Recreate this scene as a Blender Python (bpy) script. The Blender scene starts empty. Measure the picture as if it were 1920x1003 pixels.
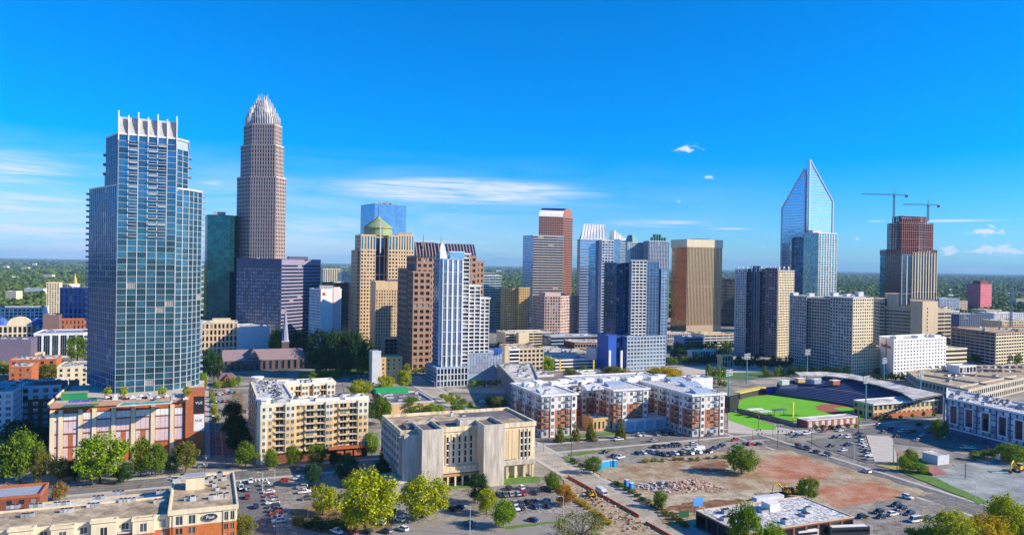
import bpy, math, random
import numpy as np
from mathutils import Vector
random.seed(7)
rng = np.random.default_rng(7)
S = bpy.context.scene
COL = S.collection
# ------------------------------------------------------------------ camera
F = 1400.0; CX = 960.0; CY = 501.5; H = 100.0
ROLL = math.radians(0.92); PITCH = 4.5/1400
FW = np.array([0, math.cos(PITCH), -math.sin(PITCH)])
U0 = np.array([0, math.sin(PITCH), math.cos(PITCH)]); R0 = np.array([1.0, 0, 0])
RT = R0*math.cos(ROLL) + U0*math.sin(ROLL)
UP = -R0*math.sin(ROLL) + U0*math.cos(ROLL)
cd = bpy.data.cameras.new('camera'); cam = bpy.data.objects.new('camera', cd); COL.objects.link(cam)
cd.sensor_width = 36; cd.lens = 36*F/1920; cd.clip_start = 1; cd.clip_end = 120000
from mathutils import Matrix
cam.matrix_world = Matrix(((RT[0], UP[0], -FW[0], 0), (RT[1], UP[1], -FW[1], 0), (RT[2], UP[2], -FW[2], H), (0, 0, 0, 1)))
S.camera = cam
# ------------------------------------------------------------------ light
SUN_AZ = 80.0; SUN_EL = 28.0      # azimuth measured from straight behind the camera towards the right
sx = math.cos(math.radians(SUN_EL))*math.sin(math.radians(SUN_AZ))
sy = -math.cos(math.radians(SUN_EL))*math.cos(math.radians(SUN_AZ))
sz = math.sin(math.radians(SUN_EL))
ld = bpy.data.lights.new('sun', 'SUN'); ld.energy = 5.0; ld.angle = math.radians(0.5); ld.color = (1, 0.85, 0.63)
sun = bpy.data.objects.new('sun', ld); COL.objects.link(sun)
sun.rotation_euler = Vector((sx, sy, sz)).to_track_quat('Z', 'Y').to_euler()
sun.location = (300, -300, 400)
S.view_settings.view_transform = 'Standard'; S.view_settings.look = 'None'
S.view_settings.exposure = 0.62; S.view_settings.gamma = 1; S.view_settings.use_curve_mapping = False
# ------------------------------------------------------------------ world
W = bpy.data.worlds.new('World'); S.world = W; W.use_nodes = True
nt = W.node_tree; N = nt.nodes; L = nt.links
for n in list(N): N.remove(n)
def nd(t, **k):
    n = N.new(t)
    for a, b in k.items(): setattr(n, a, b)
    return n
def val(x): return x
def mth(op, a, b=None, c=None, clamp=False):
    n = N.new('ShaderNodeMath'); n.operation = op; n.use_clamp = clamp
    for i, x in enumerate((a, b, c)):
        if x is None: continue
        if isinstance(x, (int, float)): n.inputs[i].default_value = x
        else: L.new(x, n.inputs[i])
    return n.outputs[0]
out = nd('ShaderNodeOutputWorld'); bg = nd('ShaderNodeBackground')
sky = nd('ShaderNodeTexSky', sky_type='NISHITA'); sky.sun_disc = False
sky.sun_elevation = math.radians(SUN_EL); sky.sun_rotation = math.atan2(sx, sy)
sky.altitude = 300; sky.air_density = 1.0; sky.dust_density = 0.6; sky.ozone_density = 3.0
hsv = nd('ShaderNodeHueSaturation'); hsv.inputs['Saturation'].default_value = 1.22; hsv.inputs['Value'].default_value = 1.0; hsv.inputs['Hue'].default_value = 0.497
tint = nd('ShaderNodeVectorMath'); tint.operation = 'MULTIPLY'; tint.inputs[1].default_value = (.62, 1.04, 1.66); L.new(sky.outputs[0], tint.inputs[0])
L.new(tint.outputs[0], hsv.inputs['Color'])
tc = nd('ShaderNodeTexCoord'); sp = nd('ShaderNodeSeparateXYZ'); L.new(tc.outputs['Generated'], sp.inputs[0])
az = mth('ARCTAN2', sp.outputs[0], sp.outputs[1]); el = mth('ARCSINE', sp.outputs[2])
cmb = nd('ShaderNodeCombineXYZ'); L.new(mth('MULTIPLY', az, 5.0), cmb.inputs[0]); L.new(mth('MULTIPLY', el, 34.0), cmb.inputs[1])
ns = nd('ShaderNodeTexNoise'); ns.inputs['Scale'].default_value = 1.0; ns.inputs['Detail'].default_value = 7; ns.inputs['Roughness'].default_value = 0.6; ns.inputs['Distortion'].default_value = 0.6
L.new(cmb.outputs[0], ns.inputs['Vector'])
cm2 = nd('ShaderNodeCombineXYZ'); L.new(mth('MULTIPLY', az, 90.0), cm2.inputs[0]); L.new(mth('MULTIPLY', el, 190.0), cm2.inputs[1])
nf2 = nd('ShaderNodeTexNoise'); nf2.inputs['Scale'].default_value = 1.0; nf2.inputs['Detail'].default_value = 5
L.new(cm2.outputs[0], nf2.inputs['Vector'])
def pxaz(px): return math.atan((px-960)/1400)
def yel(px, py):
    a = pxaz(px); return math.atan((497+(px-960)*math.tan(ROLL)-py)/1400*math.cos(a))
def blob(px, py, rx, ry, soft=0.6, rough=0.5, gain=1.0, tilt=0.0):
    a0, e0 = pxaz(px), yel(px, py)
    dx = mth('DIVIDE', mth('SUBTRACT', az, a0), rx/1400*math.cos(a0)**2); dy0 = mth('SUBTRACT', el, e0)
    dy = mth('DIVIDE', mth('ADD', dy0, mth('MULTIPLY', mth('SUBTRACT', az, a0), tilt)), ry/1400)
    r = mth('SQRT', mth('ADD', mth('MULTIPLY', dx, dx), mth('MULTIPLY', dy, dy)))
    nn = mth('SUBTRACT', ns.outputs[0] if rough < 0.9 else nf2.outputs[0], 0.5)
    r = mth('ADD', r, mth('MULTIPLY', nn, rough*3.0))
    m = mth('DIVIDE', mth('SUBTRACT', 1.0, r), soft, clamp=True)
    m = mth('MULTIPLY', m, m)
    return mth('MULTIPLY', m, gain)
def mx(a, b): return mth('MAXIMUM', a, b)
cl = None
for b in [(860, 352, 200, 16, .9, .4, .35), (1282, 280, 30, 8, .7, 1.0, .95), (1323, 333, 17, 5, .8, 1.0, .7),
          (1848, 433, 36, 9, .5, 1.0, 1.0), (1780, 470, 26, 9, .6, 1.0, .8), (1870, 468, 75, 10, .6, 1.0, .85), (1606, 447, 9, 5, .6, 1.0, .9),
          (1780, 414, 150, 3.6, .8, .12, .9, .004), (1640, 415, 30, 2.5, .8, .2, .6), (1260, 417, 110, 7, .8, .45, .7), (1370, 429, 70, 3.5, .8, .3, .7),
          (605, 462, 16, 6, .7, 1.0, .6), (850, 388, 18, 6, .8, 1.0, .6), (1430, 463, 12, 4, .8, 1.0, .5), (1270, 378, 9, 4, .8, 1.0, .4),
          (1820, 505, 120, 8, 1, .8, .4), (575, 404, 24, 5, .8, 1.0, .35), (20, 400, 420, 80, 1.0, .4, .35), (640, 470, 300, 14, 1.0, .6, .4)]:
    k = blob(*b); cl = k if cl is None else mx(cl, k)
cm3 = nd('ShaderNodeCombineXYZ'); L.new(mth('MULTIPLY', az, 7.0), cm3.inputs[0]); L.new(mth('ADD', mth('MULTIPLY', el, 120.0), mth('MULTIPLY', az, 3.0)), cm3.inputs[1])
ns3 = nd('ShaderNodeTexNoise'); ns3.inputs['Scale'].default_value = 1.0; ns3.inputs['Detail'].default_value = 8; ns3.inputs['Roughness'].default_value = .68; ns3.inputs['Distortion'].default_value = .8; L.new(cm3.outputs[0], ns3.inputs['Vector'])
streak = mth('MULTIPLY', mth('SUBTRACT', ns3.outputs[0], .28, clamp=True), 3.4, clamp=True)
big = None
for b in [(850, 358, 340, 34, .5, .14, 1.0), (980, 378, 150, 13, .6, .2, .6), (10, 320, 280, 60, .9, .2, 1.0), (60, 385, 420, 44, .8, .2, 1.0), (110, 430, 460, 40, .8, .2, 1.0), (120, 462, 430, 16, .9, .3, .8), (400, 345, 110, 24, .9, .25, .7), (600, 425, 330, 40, .9, .3, .75), (800, 455, 400, 26, .9, .3, .6), (1250, 418, 210, 12, .8, .3, .7)]:
    k = blob(*b); big = k if big is None else mx(big, k)
cl = mx(cl, mth('MULTIPLY', big, streak))
# broad thin veil low over the horizon, denser to the left
low = mth('MULTIPLY', mth('DIVIDE', mth('SUBTRACT', 0.15, el), 0.13, clamp=True), mth('DIVIDE', mth('SUBTRACT', 0.40, az), 0.9, clamp=True))
veil = mth('MULTIPLY', low, mth('MULTIPLY', mth('SUBTRACT', ns.outputs[0], 0.33, clamp=True), 4.0), clamp=True)
cl = mx(cl, mth('MULTIPLY', veil, .8))
mixc = nd('ShaderNodeMix'); mixc.data_type = 'RGBA'
L.new(cl, mixc.inputs[0]); L.new(hsv.outputs[0], mixc.inputs[6]); mixc.inputs[7].default_value = (5.6, 6.6, 8.2, 1)
L.new(mixc.outputs[2], bg.inputs[0]); bg.inputs[1].default_value = 0.085
L.new(bg.outputs[0], out.inputs[0])
# ------------------------------------------------------------------ picture geometry (turns a point of the photo into a place on the ground)
C3 = np.array([0, 0, H])
def ray(px, py): return FW*F + RT*(px-CX) + UP*(CY-py)
def yh(px): return CY-4.5+(px-CX)*math.tan(ROLL)
def R(px, py, z=0.0):
    d = ray(px, py); t = (z-H)/d[2]; return np.array([d[0]*t, d[1]*t])
G = R
def at(px, D, py=None):
    d = ray(px, yh(px) if py is None else py); return np.array([d[0]/d[1]*D, D])
def zat(P, py):
    d0 = np.array([P[0], P[1], 0.0]); k = CY-py
    return H + (k*(d0@FW)-F*(d0@UP))/(F*UP[2]-k*FW[2])
def proj(P):
    d = np.array(P, float)-C3; w = d@FW; return CX+F*(d@RT)/w, CY-F*(d@UP)/w
TH = math.atan(575/1400)
V = np.array([math.cos(TH), math.sin(TH)]); Uu = np.array([-math.sin(TH), math.cos(TH)])
def rayhit(px, P, d, py=None):
    r = ray(px, yh(px) if py is None else py)[:2]
    A = np.array([[r[0], -d[0]], [r[1], -d[1]]]); s = np.linalg.solve(A, P); return s[1]
def gb(xl, xc, xr, D, side='L', depth=None):
    """rectangle on the street grid: nearest corner seen at xc, D metres off"""
    C = at(xc, D)
    if side == 'L':
        w = rayhit(xr, C, V); dp = depth if depth else rayhit(xl, C, Uu)
        return [C+Uu*dp, C, C+V*w, C+V*w+Uu*dp]
    w = -rayhit(xl, C, V); dp = depth if depth else rayhit(xr, C, Uu)
    return [C-V*w, C, C+Uu*dp, C-V*w+Uu*dp]
def walk(O, moves, sgn=1):
    """poly on the grid: ('x', px) along the street to where px is seen, ('a', m) along it, ('b', m) away from us"""
    P = np.array(O, float); out = [P.copy()]
    for k, m in moves:
        if k == 'x': P = P+V*rayhit(m, P, V)
        elif k == 'a': P = P+V*m
        elif k == 'xf': P = P+V*rayhit(m[0], P+Uu*m[1], V); out.append(P.copy()); P = P+Uu*m[1]
        elif k == 'b': P = P+Uu*m
        elif k == 'y': P = P+Uu*rayhit(m, P, Uu)
        out.append(P.copy())
    return out
def area(p): return 0.5*sum(p[i-1][0]*p[i][1]-p[i][0]*p[i-1][1] for i in range(len(p)))
def ccw(p): return list(p) if area(p) > 0 else list(p)[::-1]
def offset(poly, o):
    n = len(poly); r = []
    for i in range(n):
        a, b, c = poly[i-1], poly[i], poly[(i+1) % n]
        d1 = (b-a)/np.linalg.norm(b-a); d2 = (c-b)/np.linalg.norm(c-b)
        n1 = np.array([d1[1], -d1[0]]); n2 = np.array([d2[1], -d2[0]])
        k = 1+n1@n2
        r.append(b+(n1+n2)*o/max(k, .15))
    return r
# ------------------------------------------------------------------ materials
MATS = {}
def mat(name, col, rough=.85, metal=0.0, var=.12, scale=.25, rnd=0.0, spec=.35, emit=0, streak=False, col2=None, contrast=1.0, trans=0.0, bump=0.0, grain=.9, gamt=.14, patch=0.0):
    if name in MATS: return MATS[name]
    m = bpy.data.materials.new(name); m.use_nodes = True; t = m.node_tree; b = t.nodes['Principled BSDF']
    b.inputs['Roughness'].default_value = rough; b.inputs['Metallic'].default_value = metal
    b.inputs['Specular IOR Level'].default_value = spec
    g = t.nodes.new('ShaderNodeNewGeometry'); no = t.nodes.new('ShaderNodeTexNoise'); no.inputs['Scale'].default_value = scale; no.inputs['Detail'].default_value = 6; no.inputs['Roughness'].default_value = .65
    src = g.outputs['Position']
    if streak:
        mp = t.nodes.new('ShaderNodeMapping'); mp.inputs['Scale'].default_value = (1, 1, .12); t.links.new(src, mp.inputs[0]); src = mp.outputs[0]
    t.links.new(src, no.inputs['Vector'])
    mp = t.nodes.new('ShaderNodeMapRange'); mp.inputs[1].default_value = .5-.22/contrast; mp.inputs[2].default_value = .5+.22/contrast
    t.links.new(no.outputs[0], mp.inputs[0])
    mi = t.nodes.new('ShaderNodeMix'); mi.data_type = 'RGBA'
    c = np.array(col[:3])
    c1 = c*(1-var); c2 = np.array(col2) if col2 else c*(1+var)
    if col2: c1 = c
    mi.inputs[6].default_value = (*c1, 1); mi.inputs[7].default_value = (*c2, 1)
    t.links.new(mp.outputs[0], mi.inputs[0]); o = mi.outputs[2]
    if rnd > 0:
        oi = t.nodes.new('ShaderNodeObjectInfo')
        ad = t.nodes.new('ShaderNodeMath'); ad.operation = 'ADD'; t.links.new(oi.outputs['Random'], ad.inputs[0]); t.links.new(g.outputs['Random Per Island'], ad.inputs[1])
        fr = t.nodes.new('ShaderNodeMath'); fr.operation = 'FRACT'; t.links.new(ad.outputs[0], fr.inputs[0])
        mr = t.nodes.new('ShaderNodeMapRange'); mr.inputs[3].default_value = 1-rnd; mr.inputs[4].default_value = 1+rnd; t.links.new(fr.outputs[0], mr.inputs[0])
        vm = t.nodes.new('ShaderNodeVectorMath'); vm.operation = 'SCALE'; t.links.new(o, vm.inputs[0]); t.links.new(mr.outputs[0], vm.inputs['Scale']); o = vm.outputs[0]
    if grain:
        n2 = t.nodes.new('ShaderNodeTexNoise'); n2.inputs['Scale'].default_value = grain; n2.inputs['Detail'].default_value = 4; n2.inputs['Roughness'].default_value = .7; t.links.new(src, n2.inputs['Vector'])
        m2 = t.nodes.new('ShaderNodeMapRange'); m2.inputs[1].default_value = .3; m2.inputs[2].default_value = .7; m2.inputs[3].default_value = 1-gamt; m2.inputs[4].default_value = 1+gamt; t.links.new(n2.outputs[0], m2.inputs[0])
        v2 = t.nodes.new('ShaderNodeVectorMath'); v2.operation = 'SCALE'; t.links.new(o, v2.inputs[0]); t.links.new(m2.outputs[0], v2.inputs['Scale']); o = v2.outputs[0]
    if patch:
        vo = t.nodes.new('ShaderNodeTexVoronoi'); vo.inputs['Scale'].default_value = patch; t.links.new(g.outputs['Position'], vo.inputs['Vector']); sc_ = t.nodes.new('ShaderNodeSeparateColor'); t.links.new(vo.outputs['Color'], sc_.inputs[0])
        m3 = t.nodes.new('ShaderNodeMapRange'); m3.inputs[3].default_value = .82; m3.inputs[4].default_value = 1.16; t.links.new(sc_.outputs[0], m3.inputs[0])
        ve = t.nodes.new('ShaderNodeTexVoronoi'); ve.feature = 'DISTANCE_TO_EDGE'; ve.inputs['Scale'].default_value = patch*1.7; t.links.new(g.outputs['Position'], ve.inputs['Vector'])
        m4 = t.nodes.new('ShaderNodeMapRange'); m4.inputs[2].default_value = .03; m4.inputs[3].default_value = .62; m4.inputs[4].default_value = 1.0; t.links.new(ve.outputs[0], m4.inputs[0])
        mm = t.nodes.new('ShaderNodeMath'); mm.operation = 'MULTIPLY'; t.links.new(m3.outputs[0], mm.inputs[0]); t.links.new(m4.outputs[0], mm.inputs[1])
        v3 = t.nodes.new('ShaderNodeVectorMath'); v3.operation = 'SCALE'; t.links.new(o, v3.inputs[0]); t.links.new(mm.outputs[0], v3.inputs['Scale']); o = v3.outputs[0]
    t.links.new(o, b.inputs['Base Color'])
    if bump:
        bp = t.nodes.new('ShaderNodeBump'); bp.inputs['Strength'].default_value = bump; bp.inputs['Distance'].default_value = .4
        t.links.new(no.outputs[0], bp.inputs['Height']); t.links.new(bp.outputs[0], b.inputs['Normal'])
    if trans:
        tr = t.nodes.new('ShaderNodeBsdfTranslucent'); t.links.new(o, tr.inputs[0]); ms = t.nodes.new('ShaderNodeMixShader'); ms.inputs[0].default_value = trans
        t.links.new(b.outputs[0], ms.inputs[1]); t.links.new(tr.outputs[0], ms.inputs[2]); t.links.new(ms.outputs[0], t.nodes['Material Output'].inputs[0])
    MATS[name] = m; return m
def glass(name, col, rough=.08, metal=.75, rnd=.45, blind=0.0):
    if name in MATS: return MATS[name]
    m = mat(name, col, rough, metal, var=.1, scale=.02, rnd=rnd, spec=.6, grain=0)
    if blind:
        t = m.node_tree; b = t.nodes['Principled BSDF']; lk = b.inputs['Base Color'].links[0]; src = lk.from_socket; fr = [x for x in t.nodes if x.type == 'MATH'][-1]
        wn = t.nodes.new('ShaderNodeTexWhiteNoise'); wn.noise_dimensions = '1D'; t.links.new(fr.outputs[0], wn.inputs['W'])
        gt = t.nodes.new('ShaderNodeMath'); gt.operation = 'LESS_THAN'; gt.inputs[1].default_value = blind; t.links.new(wn.outputs['Value'], gt.inputs[0])
        mi = t.nodes.new('ShaderNodeMix'); mi.data_type = 'RGBA'; t.links.new(gt.outputs[0], mi.inputs[0]); t.links.new(src, mi.inputs[6]); mi.inputs[7].default_value = (.30, .30, .28, 1); t.links.new(mi.outputs[2], b.inputs['Base Color'])
        m5 = t.nodes.new('ShaderNodeMapRange'); m5.inputs[3].default_value = metal; m5.inputs[4].default_value = .1; t.links.new(gt.outputs[0], m5.inputs[0]); t.links.new(m5.outputs[0], b.inputs['Metallic'])
    t = m.node_tree; b = t.nodes['Principled BSDF']; g = t.nodes.new('ShaderNodeNewGeometry')
    # slightly uneven panes
    no = t.nodes.new('ShaderNodeTexNoise'); no.inputs['Scale'].default_value = .18; no.inputs['Detail'].default_value = 2; t.links.new(g.outputs['Position'], no.inputs['Vector'])
    bp = t.nodes.new('ShaderNodeBump'); bp.inputs['Strength'].default_value = .25; bp.inputs['Distance'].default_value = .5; t.links.new(no.outputs[0], bp.inputs['Height']); t.links.new(bp.outputs[0], b.inputs['Normal'])
    return m
g_blue = glass('blue_curtain_glass', (.050, .18, .26), blind=.025); g_deep = glass('deep_blue_glass', (.035, .09, .18), blind=.03); g_teal = glass('teal_glass', (.10, .28, .36), rnd=.22)
g_green = glass('green_glass', (.02, .13, .17), rnd=.25); g_mid = glass('mid_blue_glass', (.15, .30, .52), rnd=.12); g_dark = glass('dark_window_glass', (.025, .028, .04), metal=.3, blind=.12); g_pale = glass('pale_reflective_glass', (.42, .58, .74), rnd=.15)
g_gold = glass('gold_glass', (.46, .28, .12), rnd=.25); g_win = glass('window_glass', (.07, .09, .12), metal=.4, rnd=.6, blind=.22); g_sky = glass('sky_blue_glass', (.28, .48, .70), rnd=.18)
g_pink = glass('pink_glass', (.80, .10, .20), metal=.15, rnd=.2); g_black = glass('black_glass', (.02, .025, .035), metal=.4)
m_white = mat('white_painted_concrete', (.72, .72, .72), .7); m_cream = mat('cream_stucco', (.70, .60, .42), .85, streak=True); m_beige = mat('beige_precast', (.55, .44, .30), .85, streak=True)
m_tan = mat('tan_stucco', (.62, .42, .18), .85, streak=True); m_brick = mat('orange_brick', (.42, .13, .05), .9, var=.2, scale=1.2); m_dbrick = mat('dark_red_brick', (.23, .08, .05), .9, var=.2, scale=1.2)
m_conc = mat('weathered_concrete', (.46, .42, .35), .9, var=.18, streak=True); m_grey = mat('grey_concrete', (.33, .33, .34), .9, var=.15, streak=True); m_lgrey = mat('pale_grey_panel', (.56, .58, .62), .7)
m_pinkst = mat('pink_granite', (.60, .44, .38), .6); m_brown = mat('brown_granite', (.36, .22, .15), .7); m_sand = mat('sandstone_panel', (.66, .49, .31), .8, streak=True)
m_purple = mat('violet_grey_stone', (.13, .13, .20), .7); m_dark = mat('dark_metal', (.06, .06, .075), .5, .3); m_blackm = mat('black_metal', (.02, .02, .025), .5)
m_blueg = mat('blue_grey_panel', (.30, .38, .52), .6); m_royal = mat('royal_blue_panel', (.02, .10, .46), .5); m_silver = mat('silver_metal', (.74, .72, .68), .35, .3, var=.05)
m_vmull = mat('white_mullion', (.60, .61, .62), .5); m_slate = mat('slate_blue_siding', (.07, .11, .20), .7); m_green = mat('patina_copper', (.27, .34, .16), .6, .1)
m_roofl = mat('pale_roof_membrane', (.52, .50, .46), .9, var=.35, scale=.15, contrast=1.8, patch=.08); m_rooft = mat('tan_gravel_roof', (.42, .33, .22), .95, var=.35, scale=.2, contrast=2.0, patch=.09); m_roofd = mat('dark_gravel_roof', (.15, .14, .15), .95, var=.35, scale=.15, contrast=1.4)
m_roofw = mat('worn_white_roof', (.24, .24, .27), .9, col2=(.70, .69, .68), scale=.9, contrast=2.4, gamt=.3)
m_unit = mat('galvanised_unit', (.42, .43, .45), .6, .2, rnd=.35); m_shingle = mat('brown_shingle', (.17, .12, .12), .9, var=.25, scale=.8)
m_rust = mat('raw_steel_frame', (.27, .11, .11), .8, var=.25); m_sign = mat('sign_red', (.6, .02, .03), .5); m_yellow = mat('machine_yellow', (.75, .42, .02), .5); m_seat = mat('shade_blue_seats', (.03, .05, .14), .6, var=.3, scale=.9)  # seat blue carries the shade under the stadium roof in its colour
m_lpink = mat('pinkish_panel', (.62, .48, .52), .8, var=.06)
# ------------------------------------------------------------------ mesh builder
class MB:
    def __init__(s): s.v = []; s.f = []; s.m = []; s.mats = []
    def mi(s, m):
        if m not in s.mats: s.mats.append(m)
        return s.mats.index(m)
    def add(s, vs, fs, m):
        k = len(s.v); s.v.extend([tuple(map(float, v)) for v in vs]); i = s.mi(m)
        for f in fs: s.f.append(tuple(k+j for j in f)); s.m.append(i)
    def obox(s, A, d, n, lx, ly, z0, z1, m):
        p = [A, A+d*lx, A+d*lx+n*ly, A+n*ly]
        vs = [(q[0], q[1], z0) for q in p]+[(q[0], q[1], z1) for q in p]
        s.add(vs, [(0, 1, 2, 3), (4, 5, 6, 7), (0, 1, 5, 4), (1, 2, 6, 5), (2, 3, 7, 6), (3, 0, 4, 7)], m)
    def box(s, c, sx_, sy_, z0, z1, m, ang=0.0):
        d = np.array([math.cos(ang), math.sin(ang)]); n = np.array([-d[1], d[0]]); A = np.array(c[:2], float)-d*sx_/2-n*sy_/2
        s.obox(A, d, n, sx_, sy_, z0, z1, m)
    def prism(s, poly, z0, z1, m, top=None, bottom=True):
        n = len(poly); z1s = z1 if hasattr(z1, '__len__') else [z1]*n
        vs = [(p[0], p[1], z0) for p in poly]+[(p[0], p[1], z) for p, z in zip(poly, z1s)]
        s.add(vs, [(i, (i+1) % n, (i+1) % n+n, i+n) for i in range(n)], m)
        k = len(s.v)-2*n
        s.f.append(tuple(k+n+i for i in range(n))); s.m.append(s.mi(top or m))
        if bottom: s.f.append(tuple(k+i for i in range(n))); s.m.append(s.mi(m))
    def sheet(s, poly, z, m):
        s.add([(p[0], p[1], z) for p in poly], [tuple(range(len(poly)))], m)
    def ring(s, po, pi, z0, z1, m):
        n = len(po)
        vs = [(p[0], p[1], z) for z in (z0, z1) for p in po]+[(p[0], p[1], z) for z in (z0, z1) for p in pi]
        fs = []
        for i in range(n):
            j = (i+1) % n
            fs += [(i, j, n+j, n+i), (2*n+i, 2*n+j, 3*n+j, 3*n+i), (n+i, n+j, 3*n+j, 3*n+i), (i, j, 2*n+j, 2*n+i)]
        s.add(vs, fs, m)
    def tube(s, p, q, r0, r1, m, n=8, cap=True):
        p = np.array(p, float); q = np.array(q, float); d = q-p; d /= np.linalg.norm(d)
        a = np.cross(d, (0, 0, 1)) if abs(d[2]) < .9 else np.cross(d, (1, 0, 0)); a /= np.linalg.norm(a); b = np.cross(d, a)
        vs = [p+(a*math.cos(t)+b*math.sin(t))*r0 for t in np.arange(n)*2*math.pi/n]+[q+(a*math.cos(t)+b*math.sin(t))*r1 for t in np.arange(n)*2*math.pi/n]
        fs = [(i, (i+1) % n, n+(i+1) % n, n+i) for i in range(n)]
        if cap: fs += [tuple(range(n)), tuple(range(n, 2*n))]
        s.add(vs, fs, m)
    def mesh(s, name, o=(0, 0, 0)):
        me = bpy.data.meshes.new(name)
        va = np.array(s.v, dtype=float)-np.array(o)
        me.from_pydata(va.tolist(), [], s.f)
        for m in s.mats: me.materials.append(m)
        me.polygons.foreach_set('material_index', s.m); me.update()
        return me
    def build(s, name, parent=None, o=None):
        if o is None: o = tuple(parent.location) if parent is not None and parent.parent is None else (0, 0, 0)
        if parent is not None and parent.parent is not None: o = tuple(parent.parent.location)
        ob = bpy.data.objects.new(name, s.mesh(name, o)); COL.objects.link(ob)
        if parent is not None: ob.parent = parent
        return ob
def thing(name, label, cat, loc=(0, 0, 0), rz=0, group=None, scale=1):
    o = bpy.data.objects.new(name, None); COL.objects.link(o); o.location = [float(x) for x in loc]; o.rotation_euler[2] = rz; o.empty_display_size = .5
    o.scale = (scale,)*3
    o['label'] = label; o['category'] = cat
    if group: o['group'] = group
    return o
def tag(o, label, cat, group=None, kind=None):
    if label: o['label'] = label
    if cat: o['category'] = cat
    if group: o['group'] = group
    if kind: o['kind'] = kind
    return o
def struct(name, mb):
    o = mb.build(name); o['kind'] = 'structure'; return o
def sub(name, me, parent, m=None):
    o = bpy.data.objects.new(name, me); COL.objects.link(o); o.parent = parent
    if m is not None and len(me.materials):
        o.material_slots[0].link = 'OBJECT'; o.material_slots[0].material = m
    return o
# ------------------------------------------------------------------ facades
class St:
    def __init__(s, bw=4, fh=3.8, pier=.8, span=1.2, dep=.35, wall=m_beige, sp=None, gl=g_win, mul=0, frame=m_vmull, inset=.06, sdep=None, lo=0, hi=0):
        s.__dict__.update(bw=bw, fh=fh, pier=pier, span=span, dep=dep, wall=wall, sp=sp or wall, gl=gl, mul=mul, frame=frame, inset=inset, sdep=sdep, lo=lo, hi=hi)
def facade(mb, wins, A, B, z0, z1, st, flip=1):
    Lw = float(np.linalg.norm(B-A))
    if Lw < .8: return
    d = (B-A)/Lw; n = np.array([d[1], -d[0]])
    nb = max(1, round(Lw/st.bw)); nf = max(1, round((z1-z0-st.lo-st.hi)/st.fh)); bw = Lw/nb; zz0 = z0+st.lo; zz1 = z1-st.hi; fh = (zz1-zz0)/nf
    if st.pier > 0:
        for i in range(nb+1):
            w = st.pier if 0 < i < nb else st.pier*.5; x = i*bw-(w/2 if 0 < i < nb else (0 if i == 0 else w))
            mb.obox(A+d*x-n*.05, d, n, w, st.dep+.05, z0, z1-.02, st.wall)
    if st.span > 0:
        sd = st.sdep if st.sdep is not None else st.dep-.04
        for j in range(nf+1):
            h = st.span; a = zz0+j*fh-(h/2 if j else 0); b = zz0+j*fh+(h/2 if j < nf else 0)
            if j == 0: a = z0
            if j == nf: b = z1-.05
            mb.obox(A-n*.05+d*.02, d, n, Lw-.04, sd+.05, a, b, st.sp)
    ang = math.atan2(d[1], d[0])
    ww = bw-st.pier if st.pier > 0 else bw-.15; wh = fh-st.span if st.span > 0 else fh-.12
    for i in range(nb):
        for j in range(nf):
            c = A+d*(i+.5)*bw+n*st.inset
            wins.append((c[0], c[1], zz0+(j+.5)*fh, ww, wh, ang, st))
def win_mesh(mb, x, y, z, w, h, ang, st):
    d = np.array([math.cos(ang), math.sin(ang)]); n = np.array([d[1], -d[0]]); c = np.array([x, y]); a = c-d*w/2; b = c+d*w/2; z0, z1 = z-h/2, z+h/2
    e = n*.05
    q = [(a[0], a[1], z0), (b[0], b[1], z0), (b[0], b[1], z1), (a[0], a[1], z1)]
    mb.add(q, [(0, 1, 2, 3)], st.gl)
    if st.mul >= 0:
        nm = st.mul; fw = min(.12, w*.06)
        for k in range(nm):
            m0 = a+d*(w*(k+1)/(nm+1)-fw/2)+e; m1 = m0+d*fw
            mb.add([(m0[0], m0[1], z0), (m1[0], m1[1], z0), (m1[0], m1[1], z1), (m0[0], m0[1], z1)], [(0, 1, 2, 3)], st.frame)
WCACHE = {}
def put_windows(T, wins, most=100, pname='window'):
    if not wins: return
    o = np.array(T.location)
    def size(w):
        dd = w[1]; return w[3]*w[4]/(dd*dd)
    wins = sorted(wins, key=size, reverse=True)
    for w in wins[:most]:
        x, y, z, ww, wh, ang, st = w
        key = (round(ww, 1), round(wh, 1), id(st))
        if key not in WCACHE:
            mb = MB(); win_mesh(mb, 0, 0, 0, key[0] if key[0] > 0 else .3, key[1] if key[1] > 0 else .3, 0, st); WCACHE[key] = mb.mesh('window')
        ob = bpy.data.objects.new(pname, WCACHE[key]); COL.objects.link(ob); ob.parent = T
        ob.location = (x-o[0], y-o[1], z-o[2]); ob.rotation_euler[2] = ang
    if len(wins) > most:
        mb = MB()
        for w in wins[most:]: win_mesh(mb, *w)
        ob = mb.build(pname, T); ob['kind'] = 'stuff'
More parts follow.
